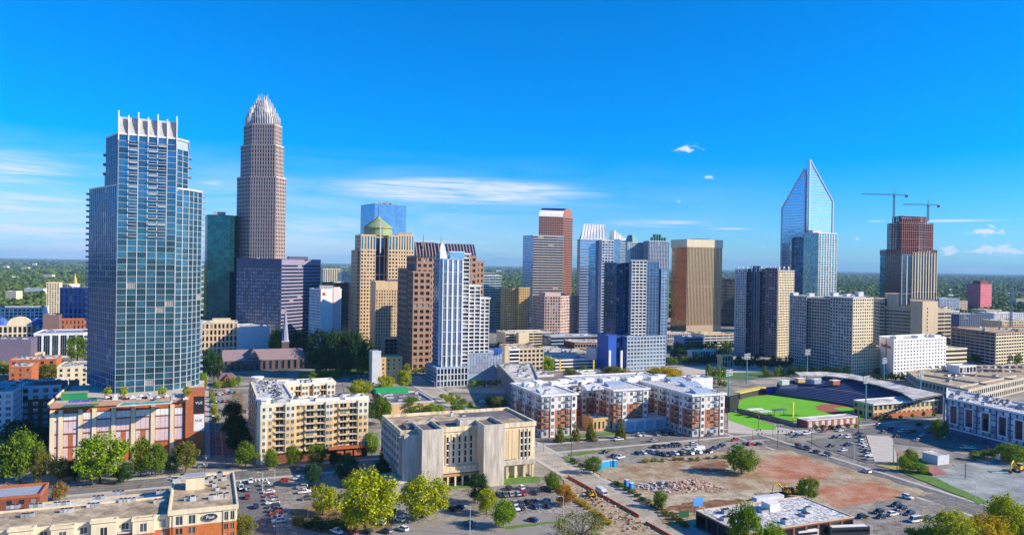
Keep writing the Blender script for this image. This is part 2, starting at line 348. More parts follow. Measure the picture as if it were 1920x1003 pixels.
def units(T, poly, z, n, smin=1.5, smax=4, inset=3, seed=1, rows=None, name='rooftop_unit'):
    r = random.Random(seed)
    xs = [p@V for p in poly]; ys = [p@Uu for p in poly]
    def inside(q):
        c = False; m = len(poly)
        for i in range(m):
            a, b = poly[i], poly[i-1]
            if (a[1] > q[1]) != (b[1] > q[1]) and q[0] < (b[0]-a[0])*(q[1]-a[1])/(b[1]-a[1])+a[0]: c = not c
        return c
    k = 0; tries = 0
    while k < n and tries < 400:
        tries += 1
        a = r.uniform(min(xs)+inset, max(xs)-inset); b = r.uniform(min(ys)+inset, max(ys)-inset)
        q = V*a+Uu*b
        if not (inside(q) and inside(q+V*inset) and inside(q-V*inset) and inside(q+Uu*inset) and inside(q-Uu*inset)): continue
        w, dpt, h = r.uniform(smin, smax), r.uniform(smin, smax), r.uniform(.9, 2.2)
        mb = MB(); mb.box(q, w, dpt, z+.02, z+h, m_unit, TH)
        mb.box(q, w*.6, dpt*.6, z+h, z+h+.35, m_dark, TH); mb.box(q+V*(w*.7), w*.25, dpt*.3, z+.02, z+h*.6, m_lgrey, TH)
        mb.build(name, T); k += 1
def building(name, label, poly, ztop, sts, cat='building', z0=0.0, group=None, wallm=None, roofm=m_roofl, par=1.0, parm=None, nunits=0, T=None, pent=None, seed=1, most=100, vis=None, finish=True, wins=None, inset=3, usize=(1.5, 4)):
    """sts: one style per polygon edge (None = blank wall)"""
    poly = [np.array(p, float) for p in poly]
    if area(poly) < 0: raise ValueError(name+label)
    if T is None: T = thing(name, label, cat, (*poly[1], z0), group=group)
    own = wins is None
    if own: wins = []
    wm = wallm or (next((s.wall for s in sts if s), m_beige))
    mb = MB(); mb.prism(poly, z0, ztop, wm)
    dep = max([s.dep for s in sts if s] or [0.0])
    for i, s in enumerate(sts):
        if s: 
            for k, ss in enumerate(s if isinstance(s, list) else [s]): facade(mb, wins, poly[i], poly[(i+1) % len(poly)], z0, ztop, ss)
    mb.build('wall', T)
    rb = MB(); rb.sheet(offset(poly, -.3), ztop+.03, roofm)
    rb.ring(offset(poly, dep+.06), offset(poly, -.35), ztop-.01, ztop+par, parm or wm)
    rb.build('roof', T)
    if pent:
        for (fa, fb, fw, fd, ph, pm) in pent:
            O = poly[1]; e1 = poly[2]-poly[1]; e2 = poly[0]-poly[1]
            if len(poly) > 4: xs = np.array(poly); O = xs.min(0); e1 = np.array([xs.max(0)[0]-O[0], 0]); e2 = np.array([0, xs.max(0)[1]-O[1]])
            c = O+e1*fa+e2*fb; pb = MB(); a = c-e1*fw/2-e2*fd/2
            pl = ccw([a, a+e1*fw, a+e1*fw+e2*fd, a+e2*fd]); pb.prism(pl, ztop+.03, ztop+ph, pm); pb.ring(offset(pl, .15), offset(pl, -.3), ztop+ph-.3, ztop+ph+.4, pm); pb.build('penthouse', T)
    if nunits: units(T, poly, ztop, nunits, usize[0], usize[1], inset=inset, seed=seed)
    if own: put_windows(T, wins, most)
    return T
# ================================================================== SETTING: ground, roads, lots
m_ground = mat('city_ground', (.26, .24, .20), .95, var=.4, scale=.04, contrast=1.8, patch=.035, gamt=.25)
m_asph = mat('asphalt', (.16, .155, .15), .92, var=.25, scale=.15, patch=.07); m_asph2 = mat('old_asphalt', (.27, .245, .21), .95, var=.28, scale=.25, contrast=1.8, patch=.06, gamt=.22)
m_croad = mat('concrete_road', (.40, .36, .30), .92, var=.2, scale=.2, patch=.12); m_walk = mat('pavement_concrete', (.46, .43, .38), .92, var=.15, scale=.4)
m_grass = mat('mown_grass', (.10, .20, .03), .95, var=.35, scale=.3); m_field = mat('ballpark_grass', (.13, .42, .01), .95, var=.10, scale=.06)
m_dirt = mat('brown_dirt', (.27, .17, .09), .95, col2=(.42, .35, .24), scale=.09, contrast=2.2, gamt=.35); m_red = mat('red_clay', (.36, .13, .055), .95, col2=(.46, .28, .19), scale=.09, contrast=2.0, gamt=.3)
m_gravel = mat('grey_gravel', (.20, .22, .22), .95, col2=(.36, .39, .37), scale=.08, contrast=1.8, gamt=.25); m_infield = mat('infield_clay', (.33, .10, .06), .95)
m_line = mat('road_paint', (.75, .75, .72), .8); m_yline = mat('yellow_paint', (.70, .50, .08), .8); m_mulch = mat('mulch_bed', (.24, .15, .07), .95, var=.5, scale=.6, contrast=2, gamt=.35)
gm = MB(); 
rad = [0, 150, 300, 500, 800, 1300, 2500, 6000, 15000, 40000]
gm.sheet([(-60000, -20000), (60000, -20000), (60000, 60000), (-60000, 60000)], 0, m_ground); struct('ground', gm)
mf = mat('distant_meadow', (.05, .10, .025), .95, var=.5, scale=.01, contrast=1.5)
fl = MB(); fl.sheet([(-40000, 1500), (40000, 1500), (50000, 55000), (-50000, 55000)], .05, mf); struct('terrain', fl)
def road(name, pts, m, z=.06, jag=0.0):
    P = [G(*p) for p in pts]
    if jag:
        q = []; r = random.Random(len(pts)*7+int(z*1000))
        for i in range(len(P)):
            a, b = P[i], P[(i+1) % len(P)]; k = max(1, int(np.linalg.norm(b-a)/2.5)); d = (b-a)/np.linalg.norm(b-a); n = np.array([-d[1], d[0]])
            q += [a+(b-a)*j/k+n*r.gauss(0, jag) for j in range(k)]
        P = q
    mb = MB(); mb.sheet(P, z, m); return struct(name, mb)
def strip(P, Q, w, z, m, mb): 
    P = np.array(P); Q = np.array(Q); d = (Q-P)/np.linalg.norm(Q-P); n = np.array([-d[1], d[0]])
    mb.sheet([P-n*w/2, Q-n*w/2, Q+n*w/2, P+n*w/2], z, m)
def roadline(name, P, dirv, back, fwd, w, walk=2.6, m=m_asph, z=.06, lanes=True, wm=m_walk):
    P = np.array(P); A = P-dirv*back; B = P+dirv*fwd
    mb = MB(); strip(A, B, w, z, m, mb); struct(name, mb)
    n = np.array([-dirv[1], dirv[0]]); wk = MB()
    for s in (-1, 1):
        c = n*s*(w/2+walk/2); a = A+c-n*walk/2
        wk.obox(a, dirv, n, back+fwd, walk, .02, .14+z*.2, wm)
    struct('pavement', wk)
    if lanes:
        lb = MB(); L_ = back+fwd; k = 0
        while k < L_:
            for s in (-.25, .25):
                a = A+dirv*k+n*w*s; strip(a, a+dirv*3, .18, z+.03, m_line, lb)
            k += 9
        for s in (-.02, .02):
            strip(A+n*w*s, B+n*w*s, .15, z+.03, m_yline, lb)
        struct('road_markings', lb)
# v-direction cross street B and u-direction streets
roadline('road', G(1200, 826), V, 330, 420, 15, z=.06)
roadline('side_street', G(1090, 893), Uu, 120, 330, 13, m=m_croad, z=.10)
roadline('avenue', G(1690, 910), Uu, 150, 130, 16, z=.10)
roadline('left_street', G(413, 800), Uu, 75, 300, 12, z=.10)
road('road_junction', [(425, 872), (470, 882), (485, 905), (520, 1010), (438, 1010), (428, 905)], m_asph, .13)
roadline('cross_road', G(730, 712), V, 420, 500, 13, z=.085, lanes=False)
road('parking_lot', [(484, 915), (735, 888), (740, 1010), (530, 1010)], m_asph2, .16)
road('parking_lot', [(815, 908), (1020, 893), (1048, 905), (1110, 965), (1130, 1010), (730, 1010), (740, 930)], m_asph2, .19)
road('verge', [(740, 905), (830, 890), (1012, 894), (1014, 904), (830, 918)], m_grass, .21)
road('verge', [(545, 955), (700, 940), (740, 960), (735, 992), (600, 1000), (548, 985)], m_mulch, .22)
road('bottom_road', [(735, 985), (900, 973), (1060, 962), (1110, 1010), (735, 1010)], mat('worn_asphalt', (.26, .24, .22), .95), .24)
road('verge', [(946, 988), (1065, 974), (1068, 978), (950, 993)], m_grass, .27, .3)
road('construction_strip', [(1050, 893), (1066, 890), (1250, 1006), (1130, 1006)], mat('strip_earth', (.36, .28, .18), .95, var=.35, scale=.4, contrast=2, gamt=.3), .22, .4)
road('parking_lot', [(1062, 856), (1120, 843), (1425, 824), (1440, 836), (1380, 858), (1130, 876)], m_asph2, .19)
road('dirt_lot', [(1110, 880), (1400, 842), (1480, 845), (1750, 925), (1600, 960), (1250, 990), (1230, 955)], m_dirt, .20, .7)
road('clay_patch', [(1412, 884), (1420, 868), (1470, 852), (1500, 855), (1568, 884), (1566, 893), (1498, 907), (1470, 908)], m_red, .24, .8)
road('clay_patch', [(1534, 918), (1585, 906), (1640, 904), (1690, 925), (1680, 932), (1575, 953), (1533, 932)], m_red, .25, .8)
road('parking_lot', [(1540, 960), (1600, 943), (1705, 935), (1790, 948), (1830, 985), (1760, 1010), (1560, 1010)], m_asph2, .24)
road('parking_lot', [(1512, 826), (1608, 812), (1640, 868), (1625, 868), (1536, 838)], m_asph, .22)
road('concrete_ramp', [(1624, 816), (1672, 818), (1684, 866), (1640, 866)], mat('ramp_slab', (.50, .46, .40), .9, var=.15, scale=.3), .25)
road('gravel_yard', [(1745, 890), (1790, 872), (1925, 852), (1925, 960), (1850, 948), (1760, 905)], m_gravel, .20, .8)
road('grass_bank', [(1680, 880), (1725, 884), (1855, 942), (1840, 946), (1700, 890)], m_grass, .26, .4)
road('verge', [(1640, 872), (1700, 866), (1720, 876), (1690, 884)], mat('dry_grass', (.36, .30, .10), .95, var=.3, scale=.5), .23)
road('lane', [(1580, 806), (1660, 800), (1780, 812), (1930, 838), (1930, 858), (1790, 842), (1690, 834), (1640, 822)], m_asph, .16)
road('plaza', [(1365, 770), (1400, 790), (1520, 812), (1440, 815), (1365, 812)], m_walk, .20)
road('lawn', [(1366, 772), (1390, 776), (1455, 798), (1455, 806), (1420, 806), (1366, 788)], m_field, .24)
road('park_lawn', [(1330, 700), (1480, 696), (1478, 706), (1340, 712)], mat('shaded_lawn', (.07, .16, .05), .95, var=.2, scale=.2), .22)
road('park_path', [(1255, 690), (1330, 684), (1480, 688), (1480, 696), (1330, 700), (1260, 706)], m_walk, .20)
road('verge', [(1040, 818), (1170, 808), (1172, 812), (1042, 824)], m_grass, .26, .4)
road('verge', [(1066, 851), (1150, 841), (1152, 844), (1070, 856)], m_grass, .27, .3)
road('hedge_strip', [(1052, 857), (1060, 856), (1085, 868), (1075, 872)], m_grass, .28)
road('verge', [(850, 752), (862, 748), (898, 768), (885, 770)], m_grass, .27, .3)
road('church_green', [(560, 715), (700, 705), (700, 690), (560, 698)], m_grass, .17)
road('city_green', [(500, 690), (700, 690), (700, 640), (500, 640)], mat('dark_lawn', (.06, .09, .03), .95), .14)
road('dirt_track', [(1170, 930), (1330, 925), (1470, 915), (1530, 935), (1600, 958), (1560, 962), (1500, 930), (1350, 945), (1220, 950)], mat('pale_track', (.40, .34, .24), .95, var=.3, scale=.2, contrast=2, gamt=.25), .215, .9)
road('dirt_patch', [(1240, 955), (1300, 940), (1450, 935), (1500, 930), (1400, 938), (1300, 962)], mat('dark_soil', (.20, .10, .05), .95, var=.4, scale=.3, contrast=2), .228, 1.0)
road('dirt_patch', [(1290, 875), (1360, 864), (1370, 880), (1330, 888)], MATS['dark_soil'], .228, 1.0)
road('dirt_patch', [(1600, 848), (1700, 845), (1780, 862), (1740, 880), (1690, 872)], m_dirt, .229, .8)
road('lawn', [(1696, 860), (1730, 858), (1745, 872), (1700, 880)], m_grass, .245, .6)
road('parking_lot', [(398, 735), (448, 732), (456, 788), (404, 792)], m_asph2, .19)
road('parking_lot', [(640, 704), (716, 698), (720, 726), (645, 736)], m_asph2, .19)
road('parking_lot', [(826, 716), (935, 712), (950, 738), (840, 736)], m_croad, .19)
road('parking_lot', [(890, 745), (960, 735), (1000, 790), (960, 792), (905, 776)], m_asph, .19)
road('verge', [(455, 735), (460, 860), (448, 860), (434, 740)], m_mulch, .2, .2)
# zebra crossings
zb = MB()
for k in range(8):
    a = G(1425, 826)+V*(k*1.6-6)+Uu*-2; strip(a, a+Uu*4, .6, .30, m_line, zb)
    a = G(450, 896)+V*(k*1.6)-Uu*9; strip(a, a+Uu*4, .6, .30, m_line, zb)
struct('road_markings', zb)
# stall lines
pl = MB()
def stalls(P, Q, n, ln, dv, z=.30):
    P = np.array(P); Q = np.array(Q)
    for i in range(n+1):
        a = P+(Q-P)*i/n; strip(a-dv*ln/2, a+dv*ln/2, .14, z, m_line, pl)
stalls(G(930, 931), G(1010, 924), 9, 5, Uu); stalls(G(960, 948), G(1035, 941), 8, 10, Uu); stalls(G(960, 965), G(1060, 955), 10, 5, Uu)
stalls(G(1118, 852), G(1290, 838), 18, 5, Uu); stalls(G(1190, 856), G(1400, 838), 22, 5, Uu); stalls(G(1650, 975), G(1730, 962), 10, 5, Uu); stalls(G(1605, 818), G(1632, 866), 12, 5, V)
stalls(G(500, 912), G(522, 1000), 16, 5, V); stalls(G(545, 925), G(600, 919), 7, 5, Uu)
struct('stall_lines', pl)

# ================================================================== BUILDINGS
def zc(P, py): return zat(P, py)
# ---- the tall blue glass tower on the left, standing on its brick podium
ZP = 29.0
pf = R(94, 760, ZP)
pod = [pf+Uu*62, pf, pf+V*rayhit(388, pf, V), pf+V*rayhit(388, pf, V)+Uu*62]
PT = thing('parking_podium', 'wide orange brick podium with cream piers and a pool and tennis court on its roof', 'podium', (*pf, 0))
m_podroof = mat('podium_deck', (.50, .44, .38), .9, var=.2, scale=.3)
mb = MB(); mb.prism(pod, 0, ZP, m_brick)
Lf = np.linalg.norm(pod[2]-pod[1]); nfr = np.array([V[1], -V[0]])
pxs = [94, 118, 155, 181, 217, 254, 291, 327, 352]
xs = [rayhit(p, pf, V) for p in pxs]; xs[0] = .3
for i, x in enumerate(xs[:-1]):
    mb.obox(pf+V*(x-.9 if i else 0)-nfr*.05, V, nfr, 1.9, .75, 0, ZP-2.4, m_cream)
for z in (21.0, 14.6, 8.2, 24.9): mb.obox(pf+V*.1, V, nfr, xs[-1], .35, z, z+.5, m_dbrick)
mb.obox(pf+V*(xs[-1]), V, nfr, Lf-xs[-1], 1.2, 0, ZP+3.5, m_brick)
mb.prism([pod[2]-V*(Lf-xs[-1])+Uu*.05, pod[2]+Uu*.05, pod[2]+Uu*14, pod[2]-V*(Lf-xs[-1])+Uu*14], ZP, ZP+3.5, m_brick)
mb.build('wall', PT)
mb = MB(); mb.sheet(offset(pod, -.5), ZP+.04, m_podroof); mb.ring(offset(pod, .9), offset(pod, -.4), ZP-2.4, ZP-1.2, m_cream) if False else None
po = pod; mb.obox(po[1]-nfr*.45, V, nfr, xs[-1], 1.3, ZP-1.3, ZP+.9, mat('terracotta_coping', (.48, .27, .18), .8)); mb.obox(po[1]-V*.6+Uu*1, Uu, -V, 60, .6, ZP-1.2, ZP+1.0, m_cream); mb.build('roof', PT)
pan = St(gl=m_lpink, mul=0)
for i in range(len(xs)-1):
    a, b = xs[i]+1.2, xs[i+1]-1.1
    for z0, z1, mm in ((21.5, 24.7, m_white), (15.2, 20.8, m_lpink), (8.8, 14.4, m_lpink), (1.5, 8.0, m_lpink)):
        n3 = 3
        for k in range(n3):
            w = (b-a)/n3; mb = MB(); mt = mm
            if (i in (1, 4, 5) and k == 1 and z0 < 10) or (z0 < 2 and i > 3): mt = m_brick
            mb.obox(pf+V*(a+k*w+.06), V, nfr, w-.12, .12, z0, z1, mt); mb.build('wall_panel', PT)
# two banners on the right end pier
def text_mesh(name, s, size, m, parent, loc, ang, ext=.04, tilt=math.pi/2):
    cu = bpy.data.curves.new(name, 'FONT'); cu.body = s; cu.size = size; cu.extrude = ext; cu.align_x = 'CENTER'; cu.align_y = 'CENTER'
    t = bpy.data.objects.new('tmp', cu); COL.objects.link(t); dg = bpy.context.evaluated_depsgraph_get()
    me = bpy.data.meshes.new_from_object(t.evaluated_get(dg)); bpy.data.objects.remove(t); bpy.data.curves.remove(cu)
    me.materials.clear(); me.materials.append(m); o = bpy.data.objects.new(name, me); COL.objects.link(o)
    if parent is not None: o.parent = parent; loc = np.array(loc)-np.array(parent.location if parent.parent is None else parent.parent.location)
    o.location = [float(x) for x in loc]; o.rotation_euler = (tilt, 0, ang); return o
bc = pf+V*(rayhit(377, pf, V))+nfr*1.2
for z0, z1, mm, tx, tm in ((ZP-7.5, ZP+1.2, m_blackm, 'VUE', m_white), (ZP-16.5, ZP-8, m_white, 'VUE', m_dark)):
    mb = MB(); mb.obox(bc-V*2.4, V, nfr, 5.0, .12, z0, z1, mm); s_ = mb.build('banner', PT)
    text_mesh('banner_lettering', tx, 1.9, tm, PT, (*(bc+nfr*.16), (z0+z1)/2+1), TH)
# terraces: tennis court, pool
mb = MB(); q = [R(x, y, ZP+.1) for x, y in ((119, 763), (186, 759), (180, 745), (135, 747))]; mb.prism(q, ZP+.05, ZP+.15, mat('court_green', (.03, .22, .07), .9))
q2 = [R(x, y, ZP+.2) for x, y in ((122, 761), (168, 758), (176, 748), (131, 750))]; mb.prism(q2, ZP+.15, ZP+.2, mat('court_blue', (.02, .07, .42), .9))
def lerp(q, s, t): return (q[0]*(1-s)+q[1]*s)*(1-t)+(q[3]*(1-s)+q[2]*s)*t
for s0, s1, t0, t1 in ((0.1, .9, .1, .1), (.1, .9, .9, .9), (.1, .1, .1, .9), (.9, .9, .1, .9), (.5, .5, .1, .9), (.3, .7, .5, .5), (.1, .9, .25, .25), (.1, .9, .75, .75)):
    strip(lerp(q2, s0, t0), lerp(q2, s1, t1), .12, ZP+.22, m_line, mb)
mb.build('tennis_court', PT)
mb = MB(); q = [R(x, y, ZP+.1) for x, y in ((218, 762), (322, 756), (324, 751), (228, 755))]; mb.prism(q, ZP+.05, ZP+.3, m_white)
qi = offset(ccw(q), -.8); mb.prism(qi, ZP+.3, ZP+.33, mat('pool_water', (.05, .38, .36), .1)); mb.build('swimming_pool', PT)
mb = MB(); c = R(140, 741, ZP+2); mb.box(c, 11, 5, ZP+.05, ZP+3.4, mat('green_canvas', (.02, .25, .08), .8), TH); mb.box(c, 11.6, 5.6, ZP+3.4, ZP+3.7, m_green, TH); mb.build('green_pavilion', PT)
for k in range(9):
    mb = MB(); c = R(200+k*16, 752-(k % 3)*3, ZP); mb.tube((*c, ZP), (*c, ZP+2.3), .06, .06, m_dark); mb.tube((*c, ZP+1.9), (*c, ZP+2.6), 1.4, .05, m_white, n=8); mb.build('parasol', PT)
for k in range(14):
    mb = MB(); c = R(205+k*11, 747+(k % 2)*2, ZP); mb.box(c, 2.4, 1.2, ZP+.05, ZP+1.0, m_lgrey if k % 3 else m_blackm, TH); mb.box(c, .6, 1.2, ZP+1.0, ZP+1.5, m_white, TH); mb.build('lounge_seat', PT)
# tower itself
VT = thing('glass_apartment_tower', 'tallest blue glass apartment tower with white frame lines and a crown of white fins', 'skyscraper', (*at(270, 402), ZP))
vs_ = St(bw=4.6, fh=3.25, pier=.28, span=.26, dep=.5, wall=m_vmull, sp=mat('slab_edge', (.30, .33, .35), .7), gl=g_blue, mul=3, frame=mat('dark_blue_mullion', (.05, .09, .15), .5), sdep=.40)
vs_l = St(bw=3.2, fh=3.25, pier=.16, span=.30, dep=.3, wall=m_blueg, gl=g_deep, mul=1, frame=m_blueg)
def chainpoly(pts, depth):
    p = [at(*q) for q in pts]; return p+[p[-1]+Uu*depth, p[0]+Uu*depth]
lowp = chainpoly([(167, 424), (195, 407), (219, 394), (328, 408), (352, 415), (376, 428)], 24)
upp = chainpoly([(197, 409), (219, 393.0), (328, 407.0), (349, 417)], 30)
mid = chainpoly([(193, 415), (352, 424)], 22)
zl = zat(lowp[0], 357); zu = zat(upp[1], 252)
wins = []
mb = MB(); mb.prism(lowp, ZP, zl, m_blueg)
mb.prism(offset(upp, -.15), zl-1, zu, m_blueg)
mb.prism([at(194, 414), at(198, 411), at(198, 430), at(194, 434)], zl-1, zu-18, m_blueg)
mb.build('wall', VT)
fb = MB()
for i in (0, 1): facade(fb, wins, lowp[i], lowp[i+1], ZP, zl, vs_l)
for i in (3, 4): facade(fb, wins, lowp[i], lowp[i+1], ZP, zl, vs_)
fb.prism([upp[1]+Uu*.02, upp[2]+Uu*.02, upp[2]+Uu*6, upp[1]+Uu*6], ZP, zl, m_blueg)
facade(fb, wins, upp[0]-Uu*.1, upp[1], zl, zu, vs_l); facade(fb, wins, upp[1], upp[2], ZP, zu, vs_); facade(fb, wins, upp[2], upp[3], zl, zu-5, vs_)
fb.build('facade_frame', VT)
rb = MB()
for poly, z in ((lowp, zl), (upp, zu)): 
    rb.sheet(offset(poly, -.3), z+.03, m_roofl); rb.ring(offset(poly, .55), offset(poly, -.4), z-.02, z+.8, m_vmull)
rb.build('roof', VT)
m_screen = mat('louvre_grey', (.46, .46, .47), .6)
# crown: raking white fins with louvre panels between
A, B = upp[1], upp[2]; d = (B-A)/np.linalg.norm(B-A); n = np.array([d[1], -d[0]]); Lw = np.linalg.norm(B-A)
pb = MB(); pb.prism([A+d*.6-n*5, B-d*.6-n*5, B-d*.6-n*16, A+d*.6-n*16][::1], zu+.03, zu+7.5, m_lgrey) ; pb.build('penthouse', VT)
for i in range(7):
    f = MB(); x = Lw*i/6; h = 12.6 if i in (0, 2, 4, 6) else 10.5; c0 = A+d*(x-.28)
    vs = []
    for off in (0, .56):
        for (yy, zz) in ((.9, zu-3), (.9, zu+h*.7), (.2, zu+h), (-3.8, zu+h*.55 if i else zu+h*.7), (-6.5, zu+.3), (-.2, zu-3)):
            q = c0+d*off+n*yy; vs.append((q[0], q[1], zz))
    k = 6; f.add(vs, [tuple(range(k)), tuple(range(k, 2*k))]+[(a, (a+1) % k, (a+1) % k+k, a+k) for a in range(k)], mat('fin_cream', (.64, .61, .55), .6)); f.build('crown_fin', VT)
    if i < 6:
        f = MB(); a = A+d*(x+.35)-n*.4; b = A+d*(Lw*(i+1)/6-.35)-n*.4; t = n*-2.0
        for s in range(9):
            z0 = zu+.9+s*.98; o0 = t*(s/9); f.obox(a+o0, d, n, np.linalg.norm(b-a), .25, z0, z0+.88, m_screen)
        f.build('crown_screen', VT)
# balconies at the edges and in the front bays
for (edge, z0, z1, st_, lenb, px) in ((0, ZP+3, zl, 3.25, 3.2, 0), (1, ZP+3, zl, 3.25, 2.0, 0)):
    P = lowp[0]-V*.2 if edge == 0 else lowp[5]; z = z0+st_
    while z < z1-2:
        b = MB(); o = (P-V*1.9+Uu*2) if edge == 0 else (P-V*.2+Uu*2)
        b.obox(o, V, Uu, 2.1, 3.2, z, z+.25, m_grey)
        b.obox(o+(0 if edge == 0 else V*2.0), V, Uu, .1, 3.2, z+.25, z+1.2, m_blueg); b.obox(o+Uu*.02, V, Uu, 2.1, .1, z+.25, z+1.2, m_blueg)
        b.build('balcony', VT); z += st_
for k in range(9):
    z = zu-9-k*6.5/2*1.6
    if z < zl+3: break
    for P, o in ((upp[0], -V*2+Uu*3), (upp[3], -V*.1+Uu*2)):
        b = MB(); b.obox(P+o, V, Uu, 2.1, 4, z, z+.3, m_dark); b.obox(P+o, V, Uu, 2.1, .12, z+.3, z+1.3, m_grey); b.build('balcony', VT)
for bay in (1, 3, 4):
    for k in range(16):
        z = zu-3.25*(k+1.5)
        b = MB(); a = A+d*(Lw*bay/6+.4)+n*.5; b.obox(a, d, n, Lw/6-.8, 1.2, z, z+.2, m_vmull); b.obox(a+n*1.1, d, n, Lw/6-.8, .08, z+.2, z+1.1, g_win); b.build('balcony', VT)
put_windows(VT, wins)
# ---- generic tower helper with several tiers
def tiers(name, label, cat, levels, group=None, most=100, units_=0, seed=3, base=0):
    """levels: (poly, z0, z1, [styles], roof material)"""
    p0 = levels[0][0]; T = thing(name, label, cat, (*p0[1], base), group=group); wins = []
    for (poly, z0, z1, sts, rm) in levels:
        poly = [np.array(p, float) for p in poly]
        wm = next((s.wall for s in sts if s), m_beige)
        mb = MB(); mb.prism(poly, z0-(.5 if z0 > 1 else 0), z1, wm)
        for i, s in enumerate(sts):
            if s: facade(mb, wins, poly[i], poly[(i+1) % len(poly)], z0, z1, s)
        mb.build('wall', T)
        rb = MB(); rb.sheet(offset(poly, -.3), z1+.03, rm); dep = max([s.dep for s in sts if s] or [0]); rb.ring(offset(poly, dep+.06), offset(poly, -.4), z1-.01, z1+1.0, wm); rb.build('roof', T)
    if units_: units(T, levels[-1][0], levels[-1][2], units_, 2, 6, seed=seed)
    put_windows(T, wins, most)
    return T
def box_on(T, c, w, dp, z0, z1, m, name='penthouse', ang=TH):
    mb = MB(); mb.box(c, w, dp, z0, z1, m, ang); mb.box(c, w+.5, dp+.5, z1, z1+.5, m, ang); mb.build(name, T)
def mast(T, c, z0, z1, r=.25, m=m_dark, name='antenna'):
    mb = MB(); mb.tube((*c, z0), (*c, z1), r, r*.3, m, n=5); mb.build(name, T)
def cen(p): return sum(p)/len(p)
# ---- emerald glass tower behind
p = [at(384, 905), at(388, 885), at(431, 890), at(443, 900), at(443, 940), at(384, 940)]
gs = St(bw=3.4, fh=4, pier=.12, span=.16, dep=.15, wall=mat('dark_green_frame', (.02, .05, .06), .4), gl=g_green); z = zat(p[1], 404)
T = tiers('emerald_office_tower', 'dark emerald glass tower squeezed behind the tall blue apartment tower', 'skyscraper', [(p, 0, z, [gs, gs, gs, None, None, None], m_roofd)]); box_on(T, at(410, 905), 14, 8, z, z+5, m_grey)
# ---- the tall crowned tower
T = thing('crowned_tower', 'tall pinkish granite tower stepping in to a spiky silver crown', 'skyscraper', (*at(488, 900), 0)); wins = []
m_bofa = mat('mauve_granite', (.42, .335, .315), .6)
cs = St(bw=3.0, fh=4.6, pier=1.3, span=1.8, dep=.9, wall=m_bofa, gl=g_black, sdep=.4); csd = St(bw=3.4, fh=4.6, pier=1.1, span=1.5, dep=.5, wall=m_bofa, gl=g_black)
lv = [((443, 468, 515, 533), 620, 332), ((446, 469, 514, 530), 332, 285), ((449, 470, 512, 528), 285, 270), ((452, 470, 511, 525), 270, 236)]
zz = 0; wallb = MB(); rb = MB(); cy = 0
for (a, b, c, e), y0, y1 in [((443, 468, 515, 533), 620, 332), ((449, 469, 513, 528), 332, 272), ((454, 470, 511, 524), 272, 234)]:
    w = (e-a)/1400*900
    pl_ = [at(a, 912), at(b, 894), at(c, 894), at(e, 912), at(e, 912+w*.45), at(c, 912+w*.8), at(b, 912+w*.8), at(a, 912+w*.45)]
    z1 = zat(pl_[1], y1); wallb.prism(pl_, max(0, zz-1), z1, m_bofa)
    facade(wallb, wins, pl_[0], pl_[1], zz, z1, csd); facade(wallb, wins, pl_[1], pl_[2], zz, z1, cs); facade(wallb, wins, pl_[2], pl_[3], zz, z1, cs)
    rb.ring(offset(pl_, .8), offset(pl_, -.4), z1-.01, z1+1.2, m_pinkst); zz = z1
wallb.build('wall', T); rb.build('roof', T)
cc = at(489, 930); m_crs = mat('crown_spire_metal', (.60, .57, .53), .4, .3)
zt = zat(cc, 180); z0c = zz
for ti, (rr, za, zb_) in enumerate(((20.5, 0, .33), (18.0, .12, .46), (15, .28, .60), (11.8, .42, .72), (8.6, .55, .84), (5.6, .68, .97))):
    a0 = z0c+(zt-z0c)*za-4; b0 = z0c+(zt-z0c)*zb_
    nb_ = max(10, int(rr*2.2))
    cb = MB(); pts = [cc+np.array([math.cos(t), math.sin(t)])*rr*.94 for t in np.arange(16)*math.pi/8]; cb.prism(pts, a0, b0-(b0-a0)*.30, mat('crown_steel', (.42, .41, .42), .4, .4) if ti > 2 else mat('crown_glass', (.20, .20, .30), .2, .7)); cb.build('crown_drum', T)
    for k in range(nb_):
        t = 2*math.pi*k/nb_; 
        if math.sin(t) > .6: continue
        q = cc+np.array([math.cos(t), math.sin(t)])*rr; f = MB(); hh = b0+(1.8 if k % 3 == 0 else 0)
        f.box(q, .85, .85, a0, hh-2, m_crs, t); f.tube((*q, hh-2), (*q, hh+1.2), .55, .12, m_crs, n=6); f.build('crown_spire', T)
put_windows(T, wins, 100)
# ---- violet banded office with two faces
p = [at(444, 868), at(528, 840), at(601, 905), at(540, 960)]
p = [at(444, 850), at(528, 838), at(601, 905), at(520, 935)]
z = zat(p[1], 487)
T = tiers('banded_office_tower', 'broad violet grey office slab, window grid on one face and ribbon bands on another', 'office building', [(p, 0, z, [St(bw=2.9, fh=3.9, pier=.8, span=1.7, dep=.35, wall=m_purple, gl=mat('pale_blind', (.34, .32, .33), .5, rnd=.6), lo=14, hi=9), St(bw=7, fh=3.9, pier=0, span=1.9, dep=.4, wall=m_purple, sp=mat('violet_pale_band', (.24, .22, .34), .7), gl=g_deep, lo=14, hi=5), None, None], m_roofd)], units_=4)
b = MB(); c = at(558, 880); b.box(c, 22, 16, z, z+4, m_purple, TH); b.build('penthouse', T)
# ---- pale far apartment slabs
p = gb(603, 606, 640, 1250, depth=30); z = zat(p[1], 505)
tiers('far_apartment_slab', 'pale cream far apartment slab peeping over the black glass block', 'apartment building', [(p, 0, z, [None, St(bw=4, fh=3.2, pier=1.2, span=.8, dep=.5, wall=m_cream, gl=g_teal), None, None], m_roofl)], units_=3)
p = gb(640, 641, 670, 1150, depth=30); z = zat(p[1], 512)
tiers('far_apartment_slab', 'pale balconied slab left of the green domed tower', 'apartment building', [(p, 0, z, [None, St(bw=4, fh=3.2, pier=.8, span=1.0, dep=.8, wall=m_white, gl=g_teal), None, None], m_roofl)], units_=3)
